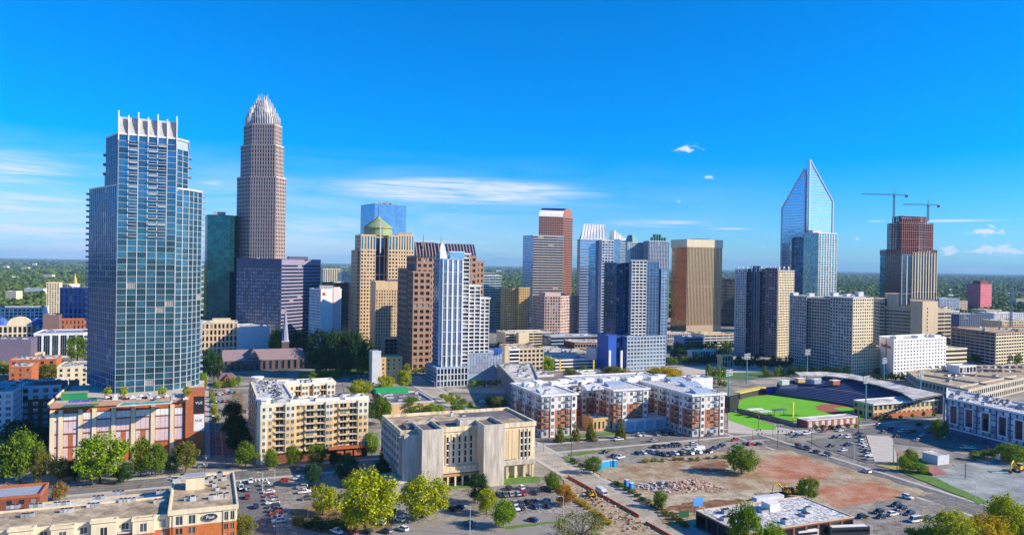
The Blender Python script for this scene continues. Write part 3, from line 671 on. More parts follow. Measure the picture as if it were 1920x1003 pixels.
# ---- black glass block behind white hotel
p = gb(608, 640, 661, 900, depth=None); z = zat(p[1], 532)
p = [at(604, 930), at(630, 890), at(661, 935), at(640, 960)]
tiers('black_glass_block', 'low black glass office block behind the white hotel with the red emblem', 'office building', [(p, 0, z, [St(bw=3, fh=4, pier=.15, span=.2, dep=.15, wall=m_dark, gl=g_black), St(bw=3, fh=4, pier=.15, span=.6, dep=.15, wall=m_dark, gl=g_black), None, None], m_roofd)], units_=5)
# ---- white hotel
p = [at(581, 790), at(603, 765), at(641, 783), at(620, 812)]; z = zat(p[1], 544)
T = tiers('white_hotel', 'slim white hotel with blank end walls and a round red emblem near its top', 'hotel', [(p, 0, z, [St(bw=3.6, fh=3, pier=1.3, span=1.2, dep=.25, wall=m_white, gl=g_win), None, None, None], m_roofl)])
b = MB(); d = (p[2]-p[1])/np.linalg.norm(p[2]-p[1]); n = np.array([d[1], -d[0]])
b.obox(p[1]+d*13.5, d, n, .6, .5, 2, z+2.5, m_white); b.obox(p[1]+d*14.5, d, n, 8, .9, 2, z+3, m_lpink); b.build('stair_tower', T)
b = MB(); c = p[1]+d*3.2; b.tube((*(c+n*.02), z-4), (*(c+n*.35), z-4), 1.9, 1.9, m_sign, n=16); b.build('emblem', T)
b = MB(); b.box(at(612, 795), 14, 8, z, z+4, m_grey, TH); b.build('penthouse', T)
# ---- far blue glass tower behind the dome
p = [at(675, 1160), at(701, 1120), at(760, 1150), at(740, 1190)]; z = zat(p[1], 383)
T = tiers('far_glass_tower', 'pale blue glass tower rising behind the green dome', 'skyscraper', [(p, 0, z, [St(bw=6.4, fh=4.4, pier=.5, span=.12, dep=.12, wall=mat('teal_frame', (.10, .22, .30), .5), gl=g_mid)]*2+[None, None], m_roofl)])
for k in range(4): box_on(T, at(712+k*6, 1140), 3, 2, z, z+5-(k % 2)*2, m_dbrick if k % 2 else m_unit)
# ---- sandstone tower with green dome
D0 = 862
def dstep(x0, x1, D): return [at(x0, D)+Uu*34, at(x0, D), at(x0, D)+V*rayhit(x1, at(x0, D), V), at(x0, D)+V*rayhit(x1, at(x0, D), V)+Uu*34]
fs = St(bw=3.3, fh=4.1, pier=1.5, span=1.9, dep=.5, wall=m_sand, gl=g_dark); fsd = St(bw=4, fh=4.1, pier=1.6, span=1.9, dep=.4, wall=m_sand, gl=g_dark)
fv = St(bw=3.3, fh=16, pier=1.5, span=1.5, dep=.5, wall=m_sand, gl=g_teal)
pa = dstep(676, 704, 862); pb_ = dstep(728, 746, 868); pc = dstep(746, 775, 874); core = dstep(703, 729, 872)
za = zat(pa[1], 441)
T = tiers('domed_office_tower', 'sandstone office tower topped by a pale green dome with a needle', 'skyscraper', [
    (dstep(669, 676, 868), 0, zat(pa[1], 470), [fsd, fsd, None, None], m_roofd),
    (pa, 0, za-17, [fsd, fs, None, None], m_rooft), (pa, za-17, za, [fsd, fv, None, None], m_rooft),
    (core, 0, za-2, [None, St(bw=5.2, fh=22, pier=.8, span=.8, dep=.5, wall=m_sand, gl=g_deep), None, None], m_rooft),
    (pb_, 0, za-17, [None, fs, None, None], m_rooft), (pb_, za-17, za, [None, fv, None, None], m_rooft),
    (pc, 0, za-17, [None, fs, None, None], m_rooft), (pc, za-17, za+1, [None, fv, None, None], m_rooft)])
dc = at(708, 895); zd0 = zat(dc, 441); zd1 = zat(dc, 408); rr = 26.5/1400*895
db = MB(); db.tube((*dc, zd0-1), (*dc, zd0+8), rr*1.0, rr*.98, m_green, n=24)
prof = [(1.06, 8), (1.02, 9.2), (.78, 12.5), (.5, 16), (.22, 19.5), (.06, 22.5)]
for (r0, h0), (r1, h1) in zip(prof, prof[1:]): db.tube((*dc, zd0+h0), (*dc, zd0+h1), rr*r0, rr*r1, m_green, n=24, cap=False)
db.build('dome', T); mast(T, dc, zd0+22, zat(dc, 380), .4)
b = MB(); b.obox(at(712, 868), V, Uu, 1.2, 1.0, za-20, zd0+14, m_lgrey); b.build('front_mast', T)
for k in range(9):
    b = MB(); q = pc[1]+V*(k*2+.5); b.box(q+Uu*1, 1.0, 3, za+1, za+4.5, m_sand, TH); b.build('merlon', T)
# ---- tan lattice block before it
p = gb(699, 705, 763, 812, depth=26); z = zat(p[1], 529)
T = tiers('lattice_office_block', 'plain tan block with dense grid of small windows in front of the domed tower', 'office building', [(p, 0, z, [None, St(bw=2.9, fh=3.5, pier=1.35, span=1.3, dep=.55, wall=m_sand, gl=g_win, lo=6, hi=8), None, None], m_rooft)]); box_on(T, cen(p)+V*4, 14, 8, z, z+2.5, m_purple)
p = gb(720, 724, 764, 790, depth=20); z = zat(p[1], 636)
building('parking_pavilion', 'low open garage with tan roof slab at the foot of the lattice block', p, z, [None, St(bw=5, fh=4, pier=.5, span=.8, dep=.4, wall=m_grey, gl=g_black), None, None], cat='garage', roofm=m_rooft)
# ---- brown granite tower with steep glazed crown
bs = St(bw=5.2, fh=5.6, pier=2.2, span=2.6, dep=.7, wall=m_brown, gl=g_dark); bsd = St(bw=5, fh=5.6, pier=2.0, span=2.4, dep=.5, wall=m_brown, gl=g_dark)
def bx(x0, x1, D, dp=36): a = at(x0, D); w = rayhit(x1, a, V); return [a+Uu*dp, a, a+V*w, a+V*w+Uu*dp]
q1 = bx(768, 790, 712); q2 = bx(775, 808, 706); q3 = bx(806, 893, 740); q4 = bx(893, 907, 780, 20)
zb1 = zat(q2[1], 481)
T = tiers('granite_gable_tower', 'brown granite tower with square windows and a serrated glazed crown behind the white ribbed tower', 'skyscraper', [
    (bx(764, 776, 722), 0, zat(q1[1], 505), [bsd, bs, None, None], m_roofd), (q2, 0, zat(q2[1], 510), [bsd, bs, None, None], m_roofd), (bx(781, 812, 716), 0, zb1, [bsd, bs, None, None], m_roofd),
    (q3, 0, zat(q3[1], 480), [bsd, bs, None, None], m_roofd), (q4, 0, zat(q4[1], 491), [None, bs, None, None], m_roofd)])
def crown(T, a, w, z0, h, n_):
    for k in range(n_):
        x = w*k/n_; f = MB(); A_ = a+V*x
        vs = []
        for off in (0, .9):
            for yy, zq in ((0, z0), (0, z0+2), (7, z0+h), (9, z0+h), (9, z0)):
                q = A_+V*off+Uu*yy; vs.append((q[0], q[1], zq))
        f.add(vs, [tuple(range(5)), tuple(range(5, 10))]+[(i, (i+1) % 5, (i+1) % 5+5, i+5) for i in range(5)], m_brown); f.build('crown_rib', T)
    f = MB(); vs = []
    for off in (.2, w-.2):
        for yy, zq in ((.6, z0), (.6, z0+1.6), (7.2, z0+h-.5), (8.5, z0+h-.5), (8.5, z0)):
            q = a+V*off+Uu*yy; vs.append((q[0], q[1], zq))
    f.add(vs, [tuple(range(5)), tuple(range(5, 10))]+[(i, (i+1) % 5, (i+1) % 5+5, i+5) for i in range(5)], g_deep); f.build('crown_glazing', T)
a1 = at(781, 714); w1 = rayhit(822, a1, V); crown(T, a1, w1, zb1, zat(a1, 453)-zb1, 7)
a2 = q3[1]; w2 = rayhit(893, a2, V); z2_ = zat(a2, 480); crown(T, a2, w2, z2_, zat(a2, 455)-z2_, 15)
mast(T, at(793, 720), zb1, zat(at(793, 720), 440), .9, m_brown); mast(T, at(826, 740), zb1, zat(at(826, 740), 438), .3)
# ---- white ribbed residential tower
ws = St(bw=4.1, fh=9.6, pier=1.5, span=.25, dep=.7, wall=m_white, gl=g_mid, mul=1, frame=m_lgrey); wl = St(bw=4.4, fh=3.2, pier=.5, span=.6, dep=.4, wall=m_blueg, gl=g_blue)
wb = St(bw=4.2, fh=3.2, pier=.7, span=.8, dep=1.2, wall=m_white, gl=g_win, sdep=1.0)
def cx_(x0, x1, D, dp=24): return bx(x0, x1, D, dp)
r1 = bx(829, 868, 620, 24); ztop = zat(r1[1], 487)
lefty = [at(818, 640), at(829, 620.5), at(829, 640), at(822, 655)]
T = tiers('ribbed_white_tower', 'slim white ribbed residential tower with vertical glass strips and an arched left fin', 'skyscraper', [
    (bx(830, 868, 616, 24), 14, ztop, [wl, ws, None, None], m_roofl), (lefty, 0, zat(r1[1], 478), [wl, None, None, None], m_roofl),
    (bx(868, 880, 628, 22), 14, zat(r1[1], 476), [None, wb, None, None], m_roofl), (bx(880, 901, 634, 20), 14, zat(r1[1], 537), [None, wb, None, None], m_roofl), (bx(901, 918, 640, 18), 14, zat(r1[1], 561), [None, wb, None, None], m_roofl),
    (bx(822, 880, 606, 30), 0, 15, [wl, St(bw=3, fh=5, pier=.8, span=.8, dep=.5, wall=m_lgrey, gl=g_deep), None, None], m_roofl)], most=100)
f = MB(); a = at(825, 617); vs = []
za_, zb_, zc_ = zat(a, 487), zat(a, 453), zat(a, 490)
for off in (0, 1.4):
    for xx, zq in ((0, 16), (0, zb_-5), (.7, zb_-1.5), (2.0, zb_-.5), (3.6, zb_-3), (5.5, zb_-10), (6.2, za_), (2.4, za_), (2.4, 16)):
        q = a+V*xx-Uu*(off-1.4)*1; vs.append((q[0], q[1], zq))
k = 9; f.add(vs, [tuple(range(k)), tuple(range(k, 2*k))]+[(i, (i+1) % k, (i+1) % k+k, i+k) for i in range(k)], m_white); f.build('arched_fin', T)
f = MB(); c = at(854, 628); f.box(c, 12.5, 8, ztop, ztop+6.5, g_sky, TH); f.box(c, 13.6, 9, ztop+6.5, ztop+7.1, m_white, TH); f.build('glass_lounge', T)
# ---- louvred garage and neighbours in the middle
p = bx(880, 945, 632, 34); z = zat(p[1], 664)
T = building('louvred_garage', 'blue grey louvred garage right of the ribbed white tower', p, z, [None, St(bw=2.6, fh=2.6, pier=.25, span=.35, dep=.3, wall=m_blueg, gl=mat('louvre_panel', (.32, .35, .42), .6, .3, rnd=.2), lo=7), None, None], cat='garage', roofm=mat('deck_blue', (.35, .42, .55), .9), nunits=2)
b = MB(); b.prism(bx(936, 944, 640, 10), z, z+4, m_royal); b.build('stair_head', T)
p = bx(949, 958, 668, 14)
T = tiers('parking_deck', 'white parking deck with tall stair tower beside the louvred garage', 'garage', [(p, 0, zat(p[1], 650), [None]*4, m_roofl), (bx(958, 976, 672, 16), 0, zat(p[1], 657), [None, St(bw=14, fh=3.2, pier=0, span=1.2, dep=.6, wall=m_white, gl=g_black), None, None], m_roofl)])
p = bx(976, 1022, 680, 40); z = zat(p[1], 655)
building('arcade_garage', 'tan parking garage with square openings behind the clipped green tree block', p, z, [St(bw=4.2, fh=4.2, pier=1.4, span=1.6, dep=.4, wall=m_beige, gl=g_black)]*2+[None, None], cat='garage', roofm=m_rooft, nunits=6)
p = bx(950, 1035, 905, 30); z = zat(p[1], 625)
T = building('long_parking_deck', 'long cream parking deck with open bands below the tan round tower', p, z, [None, St(bw=12, fh=3.4, pier=.5, span=1.3, dep=.5, wall=m_cream, gl=g_black), None, None], cat='garage', nunits=8)
b = MB(); b.prism(bx(975, 994, 898, 8), 0, z+1.5, m_cream); b.build('stair_tower', T)
p = bx(1036, 1125, 880, 26); z = zat(p[1], 632)
building('teal_roof_deck', 'low slate blue deck with ribbon windows left of the glass crowned tower', p, z, [St(bw=6, fh=4, pier=0, span=1.4, dep=.4, wall=m_blueg, gl=g_deep)]*2+[None, None], cat='garage', roofm=m_roofl, nunits=6)
p = [at(1060, 860), at(1062, 838), at(1080, 818), at(1142, 822), at(1142, 870)]; z = zat(p[1], 640)
building('curved_hall', 'low dark hall with pale curved roof left of the royal blue panels', p, z, [St(bw=3, fh=5, pier=.6, span=.8, dep=.3, wall=m_dbrick, gl=g_black)]*2+[St(bw=3, fh=5, pier=.6, span=2, dep=.3, wall=m_beige, gl=g_dark), None, None], nunits=6)
p = bx(1044, 1120, 715, 44); z = zat(p[1], 676)
T = building('striped_garage', 'white banded garage with yellow pillars right of the clipped green tree block', p, z, [St(bw=9, fh=3.4, pier=0, span=1.3, dep=.5, wall=m_white, gl=g_black)]*2+[None, None], cat='garage', nunits=8)
for x in (1053, 1116):
    b = MB(); q = at(x, 713); b.box(q, 1.3, 1.0, 0, z+1.5, mat('yellow_pillar', (.75, .48, .03), .6), TH); b.build('pillar', T)
p = bx(1120, 1134, 735, 20); z = zat(p[1], 655)
building('stair_block', 'pale blank stair block right of the banded garage with yellow pillars', p, z, [None, None, None, None], wallm=m_lgrey, cat='garage')
p = bx(1015, 1118, 765, 60); z = zat(p[1], 664)
building('shallow_roof_block', 'wide low grey roofed block with many vents behind the banded garage', p, z, [St(bw=6, fh=4, pier=.6, span=1.2, dep=.4, wall=m_grey, gl=g_dark)]*2+[None, None], nunits=16, roofm=m_roofl)
p = bx(1094, 1135, 655, 16); z = zat(p[1], 701)
building('corner_shop', 'small white shop with green trim beyond the long apartment roofs', p, z, [None, St(bw=5, fh=4, pier=.6, span=1.0, dep=.3, wall=m_white, sp=m_green, gl=g_win), None, None], cat='shop', nunits=2)
# ---- teal block right of granite tower
p = bx(907, 941, 1160, 30); z = zat(p[1], 517)
tiers('teal_office_block', 'mid rise teal glass office right of the granite tower', 'office building', [(p, 0, z, [None, St(bw=9, fh=4, pier=.2, span=1.0, dep=.2, wall=m_lgrey, gl=g_teal), None, None], m_roofl)], units_=3)
p = bx(905, 930, 1500, 30)
tiers('distant_office_block', 'distant low grey office peeping above the teal block', 'office building', [(p, 0, zat(p[1], 512), [None, St(bw=5, fh=4, pier=.8, span=1.6, dep=.3, wall=m_grey, gl=g_dark), None, None], m_roofl)])
# ---- tan rounded tower
ang = np.linspace(math.pi*1.02, math.pi*1.78, 7); cc = at(960, 1130); pr = [cc+np.array([math.cos(t)*16, math.sin(t)*22]) for t in ang]
p = pr+[cc+np.array([14, 22.]), cc+np.array([-14, 22.])]; z = zat(cc, 541)
ts = St(bw=3, fh=3.6, pier=1.2, span=1.5, dep=.4, wall=m_tan, gl=g_dark); tsd = ts
T = tiers('round_tan_tower', 'short tan tower with rounded corner beside the striped silver tower', 'office building', [(p, 0, z, [tsd]*6+[None]*3, m_rooft), (bx(974, 994, 1105, 24), 0, zat(cc, 539), [None, ts, None, None], m_rooft)], units_=4)
# ---- striped silver tower and the red arched-top tower
p = [at(980, 1235), at(999, 1200), at(1056, 1222), at(1040, 1262)]; z = zat(p[1], 442)
ss = St(bw=9, fh=4.1, pier=0, span=1.7, dep=.25, wall=mat('taupe_stripe', (.42, .38, .36), .7), gl=g_deep)
T = tiers('striped_silver_tower', 'silver tower with thin horizontal stripes below the tower with arched top', 'skyscraper', [(p, 0, z, [St(bw=9, fh=4.1, pier=0, span=1.5, dep=.25, wall=m_lgrey, gl=g_mid), ss, None, None], m_roofl)], units_=4)
a = at(1010, 1330); wv = rayhit(1064, a, V); dp = rayhit(1057, at(1064, 1330), Uu) if False else 34
rs = St(bw=4.2, fh=4.3, pier=1.2, span=1.5, dep=.5, wall=mat('rose_granite', (.30, .13, .10), .6), gl=g_black); rsd = St(bw=4.2, fh=4.3, pier=1.2, span=1.6, dep=.4, wall=rs.wall, gl=g_dark)
pq = [at(1009, 1330), at(1054, 1346), at(1072, 1372), at(1030, 1380)]
z1 = zat(pq[1], 408)
T = tiers('arched_top_tower', 'rose granite tower with a dark blue barrel vault roof', 'skyscraper', [(pq, 0, z1, [rs, rs, None, None], m_roofd)])
f = MB(); A_, B_, C_, D_ = pq; n1 = 10
ztp = zat(pq[0], 388)
for i in range(n1):
    t0, t1 = math.pi*i/n1, math.pi*(i+1)/n1
    def pt(t, s):
        e = (1-math.cos(t))/2; base = (A_*(1-e)+D_*e) if s == 0 else (B_*(1-e)+C_*e); return (base[0], base[1], z1+(ztp-z1)*math.sin(t)**.7)
    f.add([pt(t0, 0), pt(t0, 1), pt(t1, 1), pt(t1, 0)], [(0, 1, 2, 3)], mat('vault_metal', (.03, .05, .22), .3, .6) if i > 1 else m_silver)
    f.add([pt(t0, 1), pt(t1, 1), (pt(t1, 1)[0], pt(t1, 1)[1], z1), (pt(t0, 1)[0], pt(t0, 1)[1], z1)], [(0, 1, 2, 3)], rs.wall)
    f.add([pt(t0, 0), pt(t1, 0), (pt(t1, 0)[0], pt(t1, 0)[1], z1), (pt(t0, 0)[0], pt(t0, 0)[1], z1)], [(0, 1, 2, 3)], rs.wall)
f.build('vault_roof', T)
# ---- arched stone block
p = [at(1000, 1110), at(1022, 1080), at(1052, 1085), at(1083, 1118), at(1060, 1140)]; z = zat(p[1], 556)
as_ = St(bw=4, fh=4.4, pier=1.4, span=1.6, dep=.4, wall=m_pinkst, gl=g_dark)
T = tiers('stone_arch_block', 'low pinkish stone block with arched windows at the foot of the silver tower', 'office building', [(p, 0, z, [as_]*3+[None]*2, m_roofd)]); box_on(T, at(1035, 1110), 30, 20, z, z+5, m_pinkst)
# ---- glass-crowned tower
p = [at(1082, 1140), at(1088, 1092), at(1136, 1110), at(1136, 1150)]; z = zat(p[1], 449)
hs = St(bw=9, fh=4.1, pier=0, span=1.1, dep=.3, wall=mat('band_slate', (.34, .36, .44), .6), gl=g_mid); hs2 = St(bw=4.5, fh=4.1, pier=.9, span=1.2, dep=.5, wall=m_lgrey, gl=g_deep)
pm_ = [at(1082, 1135), at(1087, 1100), at(1138, 1116), at(1138, 1150)]
pr_ = [at(1132, 1108), at(1150, 1108), at(1160, 1116), at(1171, 1135), at(1171, 1160), at(1132, 1160)]
T = tiers('glass_crown_tower', 'blue banded tower with a slanted lattice glass crown', 'skyscraper', [(pm_, 0, z, [hs, hs, None, None], m_roofl), (bx(1128, 1150, 1102, 30), 0, zat(p[1], 450), [None, hs2, None, None], m_roofl), ([at(1149, 1125), at(1162, 1125), at(1172, 1140), at(1172, 1165), at(1149, 1165)], 0, zat(p[1], 447), [St(bw=4, fh=4.1, pier=.2, span=.3, dep=.2, wall=m_lgrey, gl=g_sky)]*3+[None]*2, m_roofl)])
f = MB(); a = at(1088, 1104); b_ = at(1136, 1118); zt0 = z; zt1 = zat(a, 420)
d = (b_-a)/np.linalg.norm(b_-a); Lq = np.linalg.norm(b_-a)
f.add([(a[0], a[1], zt0), (b_[0], b_[1], zt0), (b_[0]-.5, b_[1]+14, zt1), (a[0]+6, a[1]+14, zt1)], [(0, 1, 2, 3)], mat('frosted_glazing', (.50, .53, .56), .3, .2))
f.add([(b_[0], b_[1], zt0), (b_[0], b_[1]+30, zt0), (b_[0]-.5, b_[1]+14, zt1)], [(0, 1, 2)], m_lgrey)
f.add([(a[0]+6, a[1]+14.2, zt1), (b_[0]-.5, b_[1]+14.2, zt1), (b_[0], b_[1]+30, zt0), (a[0], a[1]+30, zt0)], [(0, 1, 2, 3)], m_lgrey)
f.build('slanted_glazing', T)
for k in range(9):
    f = MB(); q0 = a+d*Lq*k/8; x6 = 6*(1-k/8)-.5*k/8; f.tube((q0[0], q0[1]-.3, zt0), (q0[0]+x6, q0[1]+13.7, zt1+.8), .35, .35, m_white, n=5); f.build('crown_rafter', T)
f = MB(); f.tube((a[0]+6, a[1]+14, zt1+.5), (b_[0]-.5, b_[1]+14, zt1+.5), .5, .5, m_white, n=5); f.tube((a[0], a[1]-.3, zt0+1.2), (b_[0], b_[1]-.3, zt0+1.2), .4, .4, m_white, n=5); f.build('crown_beam', T)
zr = zat(p[1], 447)
for k in range(5):
    f = MB(); c = at(1148+k*4.5, 1135+k*3); f.box(c, 3.2, 14, zr, zr+14-k*2.6, m_lgrey if k % 2 else m_white, TH); f.build('crown_step', T)
# ---- teal topped towers behind
p = bx(1176, 1206, 1420, 30); T = tiers('teal_top_tower', 'slim pale tower with teal mansard behind the blue residential tower', 'skyscraper', [(p, 0, zat(p[1], 455), [None, St(bw=4, fh=4, pier=.9, span=1.1, dep=.3, wall=m_lgrey, gl=g_teal), None, None], m_roofl)])
f = MB(); c = cen(p); f.tube((*c, zat(c, 455)), (*c, zat(c, 441)), 13, 7, mat('teal_copper', (.10, .32, .30), .5), n=8); f.build('mansard', T)
p = [at(1206, 1430), at(1216, 1400), at(1254, 1418), at(1246, 1450)]; z = zat(p[1], 452)
T = tiers('dark_glass_tower', 'dark striped glass tower with teal ribbed top behind the blue residential tower', 'skyscraper', [(p, 0, z, [St(bw=3.4, fh=8, pier=.9, span=.3, dep=.5, wall=m_lgrey, gl=g_deep)]*2+[None, None], m_roofd)])
for k in range(6):
    f = MB(); c = at(1222+k*4.6, 1425); f.box(c, 2.2, 10, z, z+(14 if 0 < k < 4 else 8), MATS['teal_copper'], TH); f.build('crown_rib', T)
# ---- blue residential tower
rsb = St(bw=3.6, fh=3.1, pier=.5, span=.4, dep=.35, wall=m_blueg, gl=g_mid); rdk = St(bw=3.4, fh=3.1, pier=.5, span=.5, dep=.3, wall=mat('navy_frame', (.06, .12, .26), .6), gl=g_deep)
rbal = St(bw=4.2, fh=3.1, pier=.5, span=.9, dep=1.3, wall=m_white, gl=g_win, sdep=1.2)
qa = bx(1156, 1184, 742, 24); qb = [at(1180, 744), at(1184, 730), at(1212, 735), at(1212, 760)]; qc = [at(1212, 736), at(1236, 736), at(1236, 760), at(1212, 760)]; qd = [at(1234, 752), at(1240, 742), at(1252, 746), at(1250, 765)]
T = tiers('blue_residential_tower', 'blue and white residential tower with balconies left of the gold tower', 'skyscraper', [(qa, 10, zat(qa[1], 494), [rdk, rdk, None, None], m_roofl), (qb, 10, zat(qb[1], 489), [rsb, rbal, None, None], m_roofl), ([qc[3], qc[0], qc[1], qc[2]], 10, zat(qc[0], 492), [None, rsb, None, None], m_roofl), (qd, 10, zat(qc[0], 505), [rdk, rsb, None, None], m_roofl),
     (bx(1178, 1250, 722, 40), 0, zat(qc[0], 630), [rsb, St(bw=3.6, fh=3.4, pier=.7, span=.9, dep=.4, wall=m_lgrey, gl=g_sky), None, None], m_roofl)], units_=3)
p = bx(1143, 1158, 716, 22)
T = tiers('blue_panel_block', 'royal blue panelled annexe at the foot of the blue residential tower', 'building', [(p, 0, zat(p[1], 630), [None]*4, m_roofl), (bx(1158, 1178, 728, 20), 0, zat(p[1], 634), [None, St(bw=4, fh=5, pier=.8, span=.6, dep=.4, wall=m_royal, gl=g_deep), None, None], m_roofl)])
for ob in T.children:
    if ob.name.startswith('wall') or ob.name.startswith('roof'):
        for i_, m__ in enumerate(list(ob.data.materials)):
            if m__ == m_beige: ob.data.materials[i_] = m_royal
for x in (1146, 1168):
    f = MB(); q = at(x, 714); f.box(q, 2.2, 1, 1, 20, m_white, TH); f.build('white_panel', T)
# ---- gold tower
p = [at(1259, 1215), at(1288, 1165), at(1353, 1190), at(1326, 1240)]; z = zat(p[1], 450)
T = tiers('gold_tower', 'square gold glass tower with plain cream cap', 'skyscraper', [(p, 0, z, [St(bw=5, fh=4.1, pier=.15, span=.2, dep=.15, wall=m_brown, gl=g_gold, hi=11), St(bw=2.8, fh=60, pier=1.15, span=.6, dep=.9, wall=mat('bronze_fin', (.46, .36, .25), .5, .3), gl=g_gold, hi=11, lo=10), None, None], m_rooft)]); box_on(T, cen(p), 30, 22, z, z+2.5, m_dbrick)
b = MB(); b.ring(offset(p, 1.3), offset(p, .2), z-11, z+1.4, m_cream); b.build('cap_band', T)
# ---- between gold tower and dark residential
p = bx(1353, 1380, 1300, 40); building('low_dark_hall', 'low dark roofed hall between the gold tower and the dark residential tower', p, zat(p[1], 523), [None, St(bw=6, fh=5, pier=.4, span=1.2, dep=.3, wall=m_dark, gl=g_black), None, None], roofm=m_roofd, nunits=3)
p = bx(1253, 1310, 980, 30); z = zat(p[1], 626)
building('curved_deck', 'long low deck with sand coloured roof edge beyond the park', p, z, [None, St(bw=3, fh=6, pier=.8, span=1, dep=.4, wall=m_lgrey, gl=g_dark), None, None], cat='garage', parm=m_tan, nunits=4)
p = bx(1285, 1320, 900, 22); z = zat(p[1], 634)
building('park_garage', 'blue grey banded garage seen over the park trees', p, z, [None, St(bw=12, fh=3.5, pier=.4, span=1.5, dep=.5, wall=m_blueg, gl=g_black), None, None], cat='garage', nunits=3)
p = bx(1322, 1380, 930, 26); z = zat(p[1], 628)
building('park_garage', 'second banded garage right of the first beyond the park', p, z, [None, St(bw=9, fh=3.5, pier=.6, span=1.6, dep=.5, wall=m_lgrey, gl=g_black), None, None], cat='garage', parm=m_tan, nunits=3)
# ---- dark residential tower and beige residential tower
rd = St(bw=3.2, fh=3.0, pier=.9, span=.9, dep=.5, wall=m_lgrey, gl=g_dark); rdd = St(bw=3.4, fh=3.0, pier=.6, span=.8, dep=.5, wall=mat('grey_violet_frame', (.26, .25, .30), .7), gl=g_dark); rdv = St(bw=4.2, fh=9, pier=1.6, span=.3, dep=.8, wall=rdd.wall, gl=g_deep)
T = tiers('balconied_grey_tower', 'grey residential tower with deep shaded bays and a right flank coloured as sunlit', 'apartment building', [
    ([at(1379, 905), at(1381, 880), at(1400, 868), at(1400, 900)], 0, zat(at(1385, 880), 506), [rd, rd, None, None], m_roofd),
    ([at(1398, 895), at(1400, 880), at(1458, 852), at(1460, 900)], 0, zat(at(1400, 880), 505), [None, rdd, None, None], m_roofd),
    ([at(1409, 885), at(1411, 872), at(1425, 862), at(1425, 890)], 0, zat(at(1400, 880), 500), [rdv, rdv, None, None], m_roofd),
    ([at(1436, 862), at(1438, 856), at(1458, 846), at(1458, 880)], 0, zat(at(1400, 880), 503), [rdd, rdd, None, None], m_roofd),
    ([at(1457, 890), at(1459, 846), at(1489, 862), at(1487, 900)], 0, zat(at(1459, 846), 508), [rdd, St(bw=3.0, fh=3.0, pier=1.0, span=1.1, dep=.5, wall=m_cream, gl=g_dark), None, None], m_roofl)], units_=3)  # cream flank has the sunlight on it put into the wall colour
for k in range(12):
    f = MB(); c = at(1384+k*8.6, 872-k*1.5+(8 if k > 9 else 0)); zz_ = zat(c, 503); f.box(c, 1.2, 1.2, zz_-4, zz_+2, m_white, TH); f.build('pinnacle', T)
be = St(bw=3.2, fh=3.05, pier=1.2, span=1.35, dep=.4, wall=m_cream, gl=g_dark); bed = St(bw=3.0, fh=3.05, pier=.9, span=1.1, dep=.5, wall=mat('shaded_beige_precast', (.52, .48, .45), .8), gl=g_dark)  # left faces' darker precast has their shade put into the colour
ba = [at(1482, 805), at(1486, 775), at(1510, 762), at(1520, 805)]
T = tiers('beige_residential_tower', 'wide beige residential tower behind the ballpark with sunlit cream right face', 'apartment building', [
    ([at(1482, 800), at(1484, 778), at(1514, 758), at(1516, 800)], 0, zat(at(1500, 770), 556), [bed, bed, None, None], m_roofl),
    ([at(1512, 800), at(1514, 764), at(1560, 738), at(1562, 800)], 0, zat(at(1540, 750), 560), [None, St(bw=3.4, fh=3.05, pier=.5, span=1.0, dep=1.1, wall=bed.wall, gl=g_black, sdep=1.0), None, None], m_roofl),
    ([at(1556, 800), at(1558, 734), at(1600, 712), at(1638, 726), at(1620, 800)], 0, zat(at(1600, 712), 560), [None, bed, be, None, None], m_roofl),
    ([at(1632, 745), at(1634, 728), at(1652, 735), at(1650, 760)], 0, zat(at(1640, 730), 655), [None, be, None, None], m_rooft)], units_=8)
for k, (x, h) in enumerate(((1490, 5), (1520, 4), (1565, 5), (1612, 6), (1590, 3))): box_on(T, at(x, 778), 7, 5, zat(at(x, 770), 556), zat(at(x, 770), 556)+h*.7, m_lgrey)
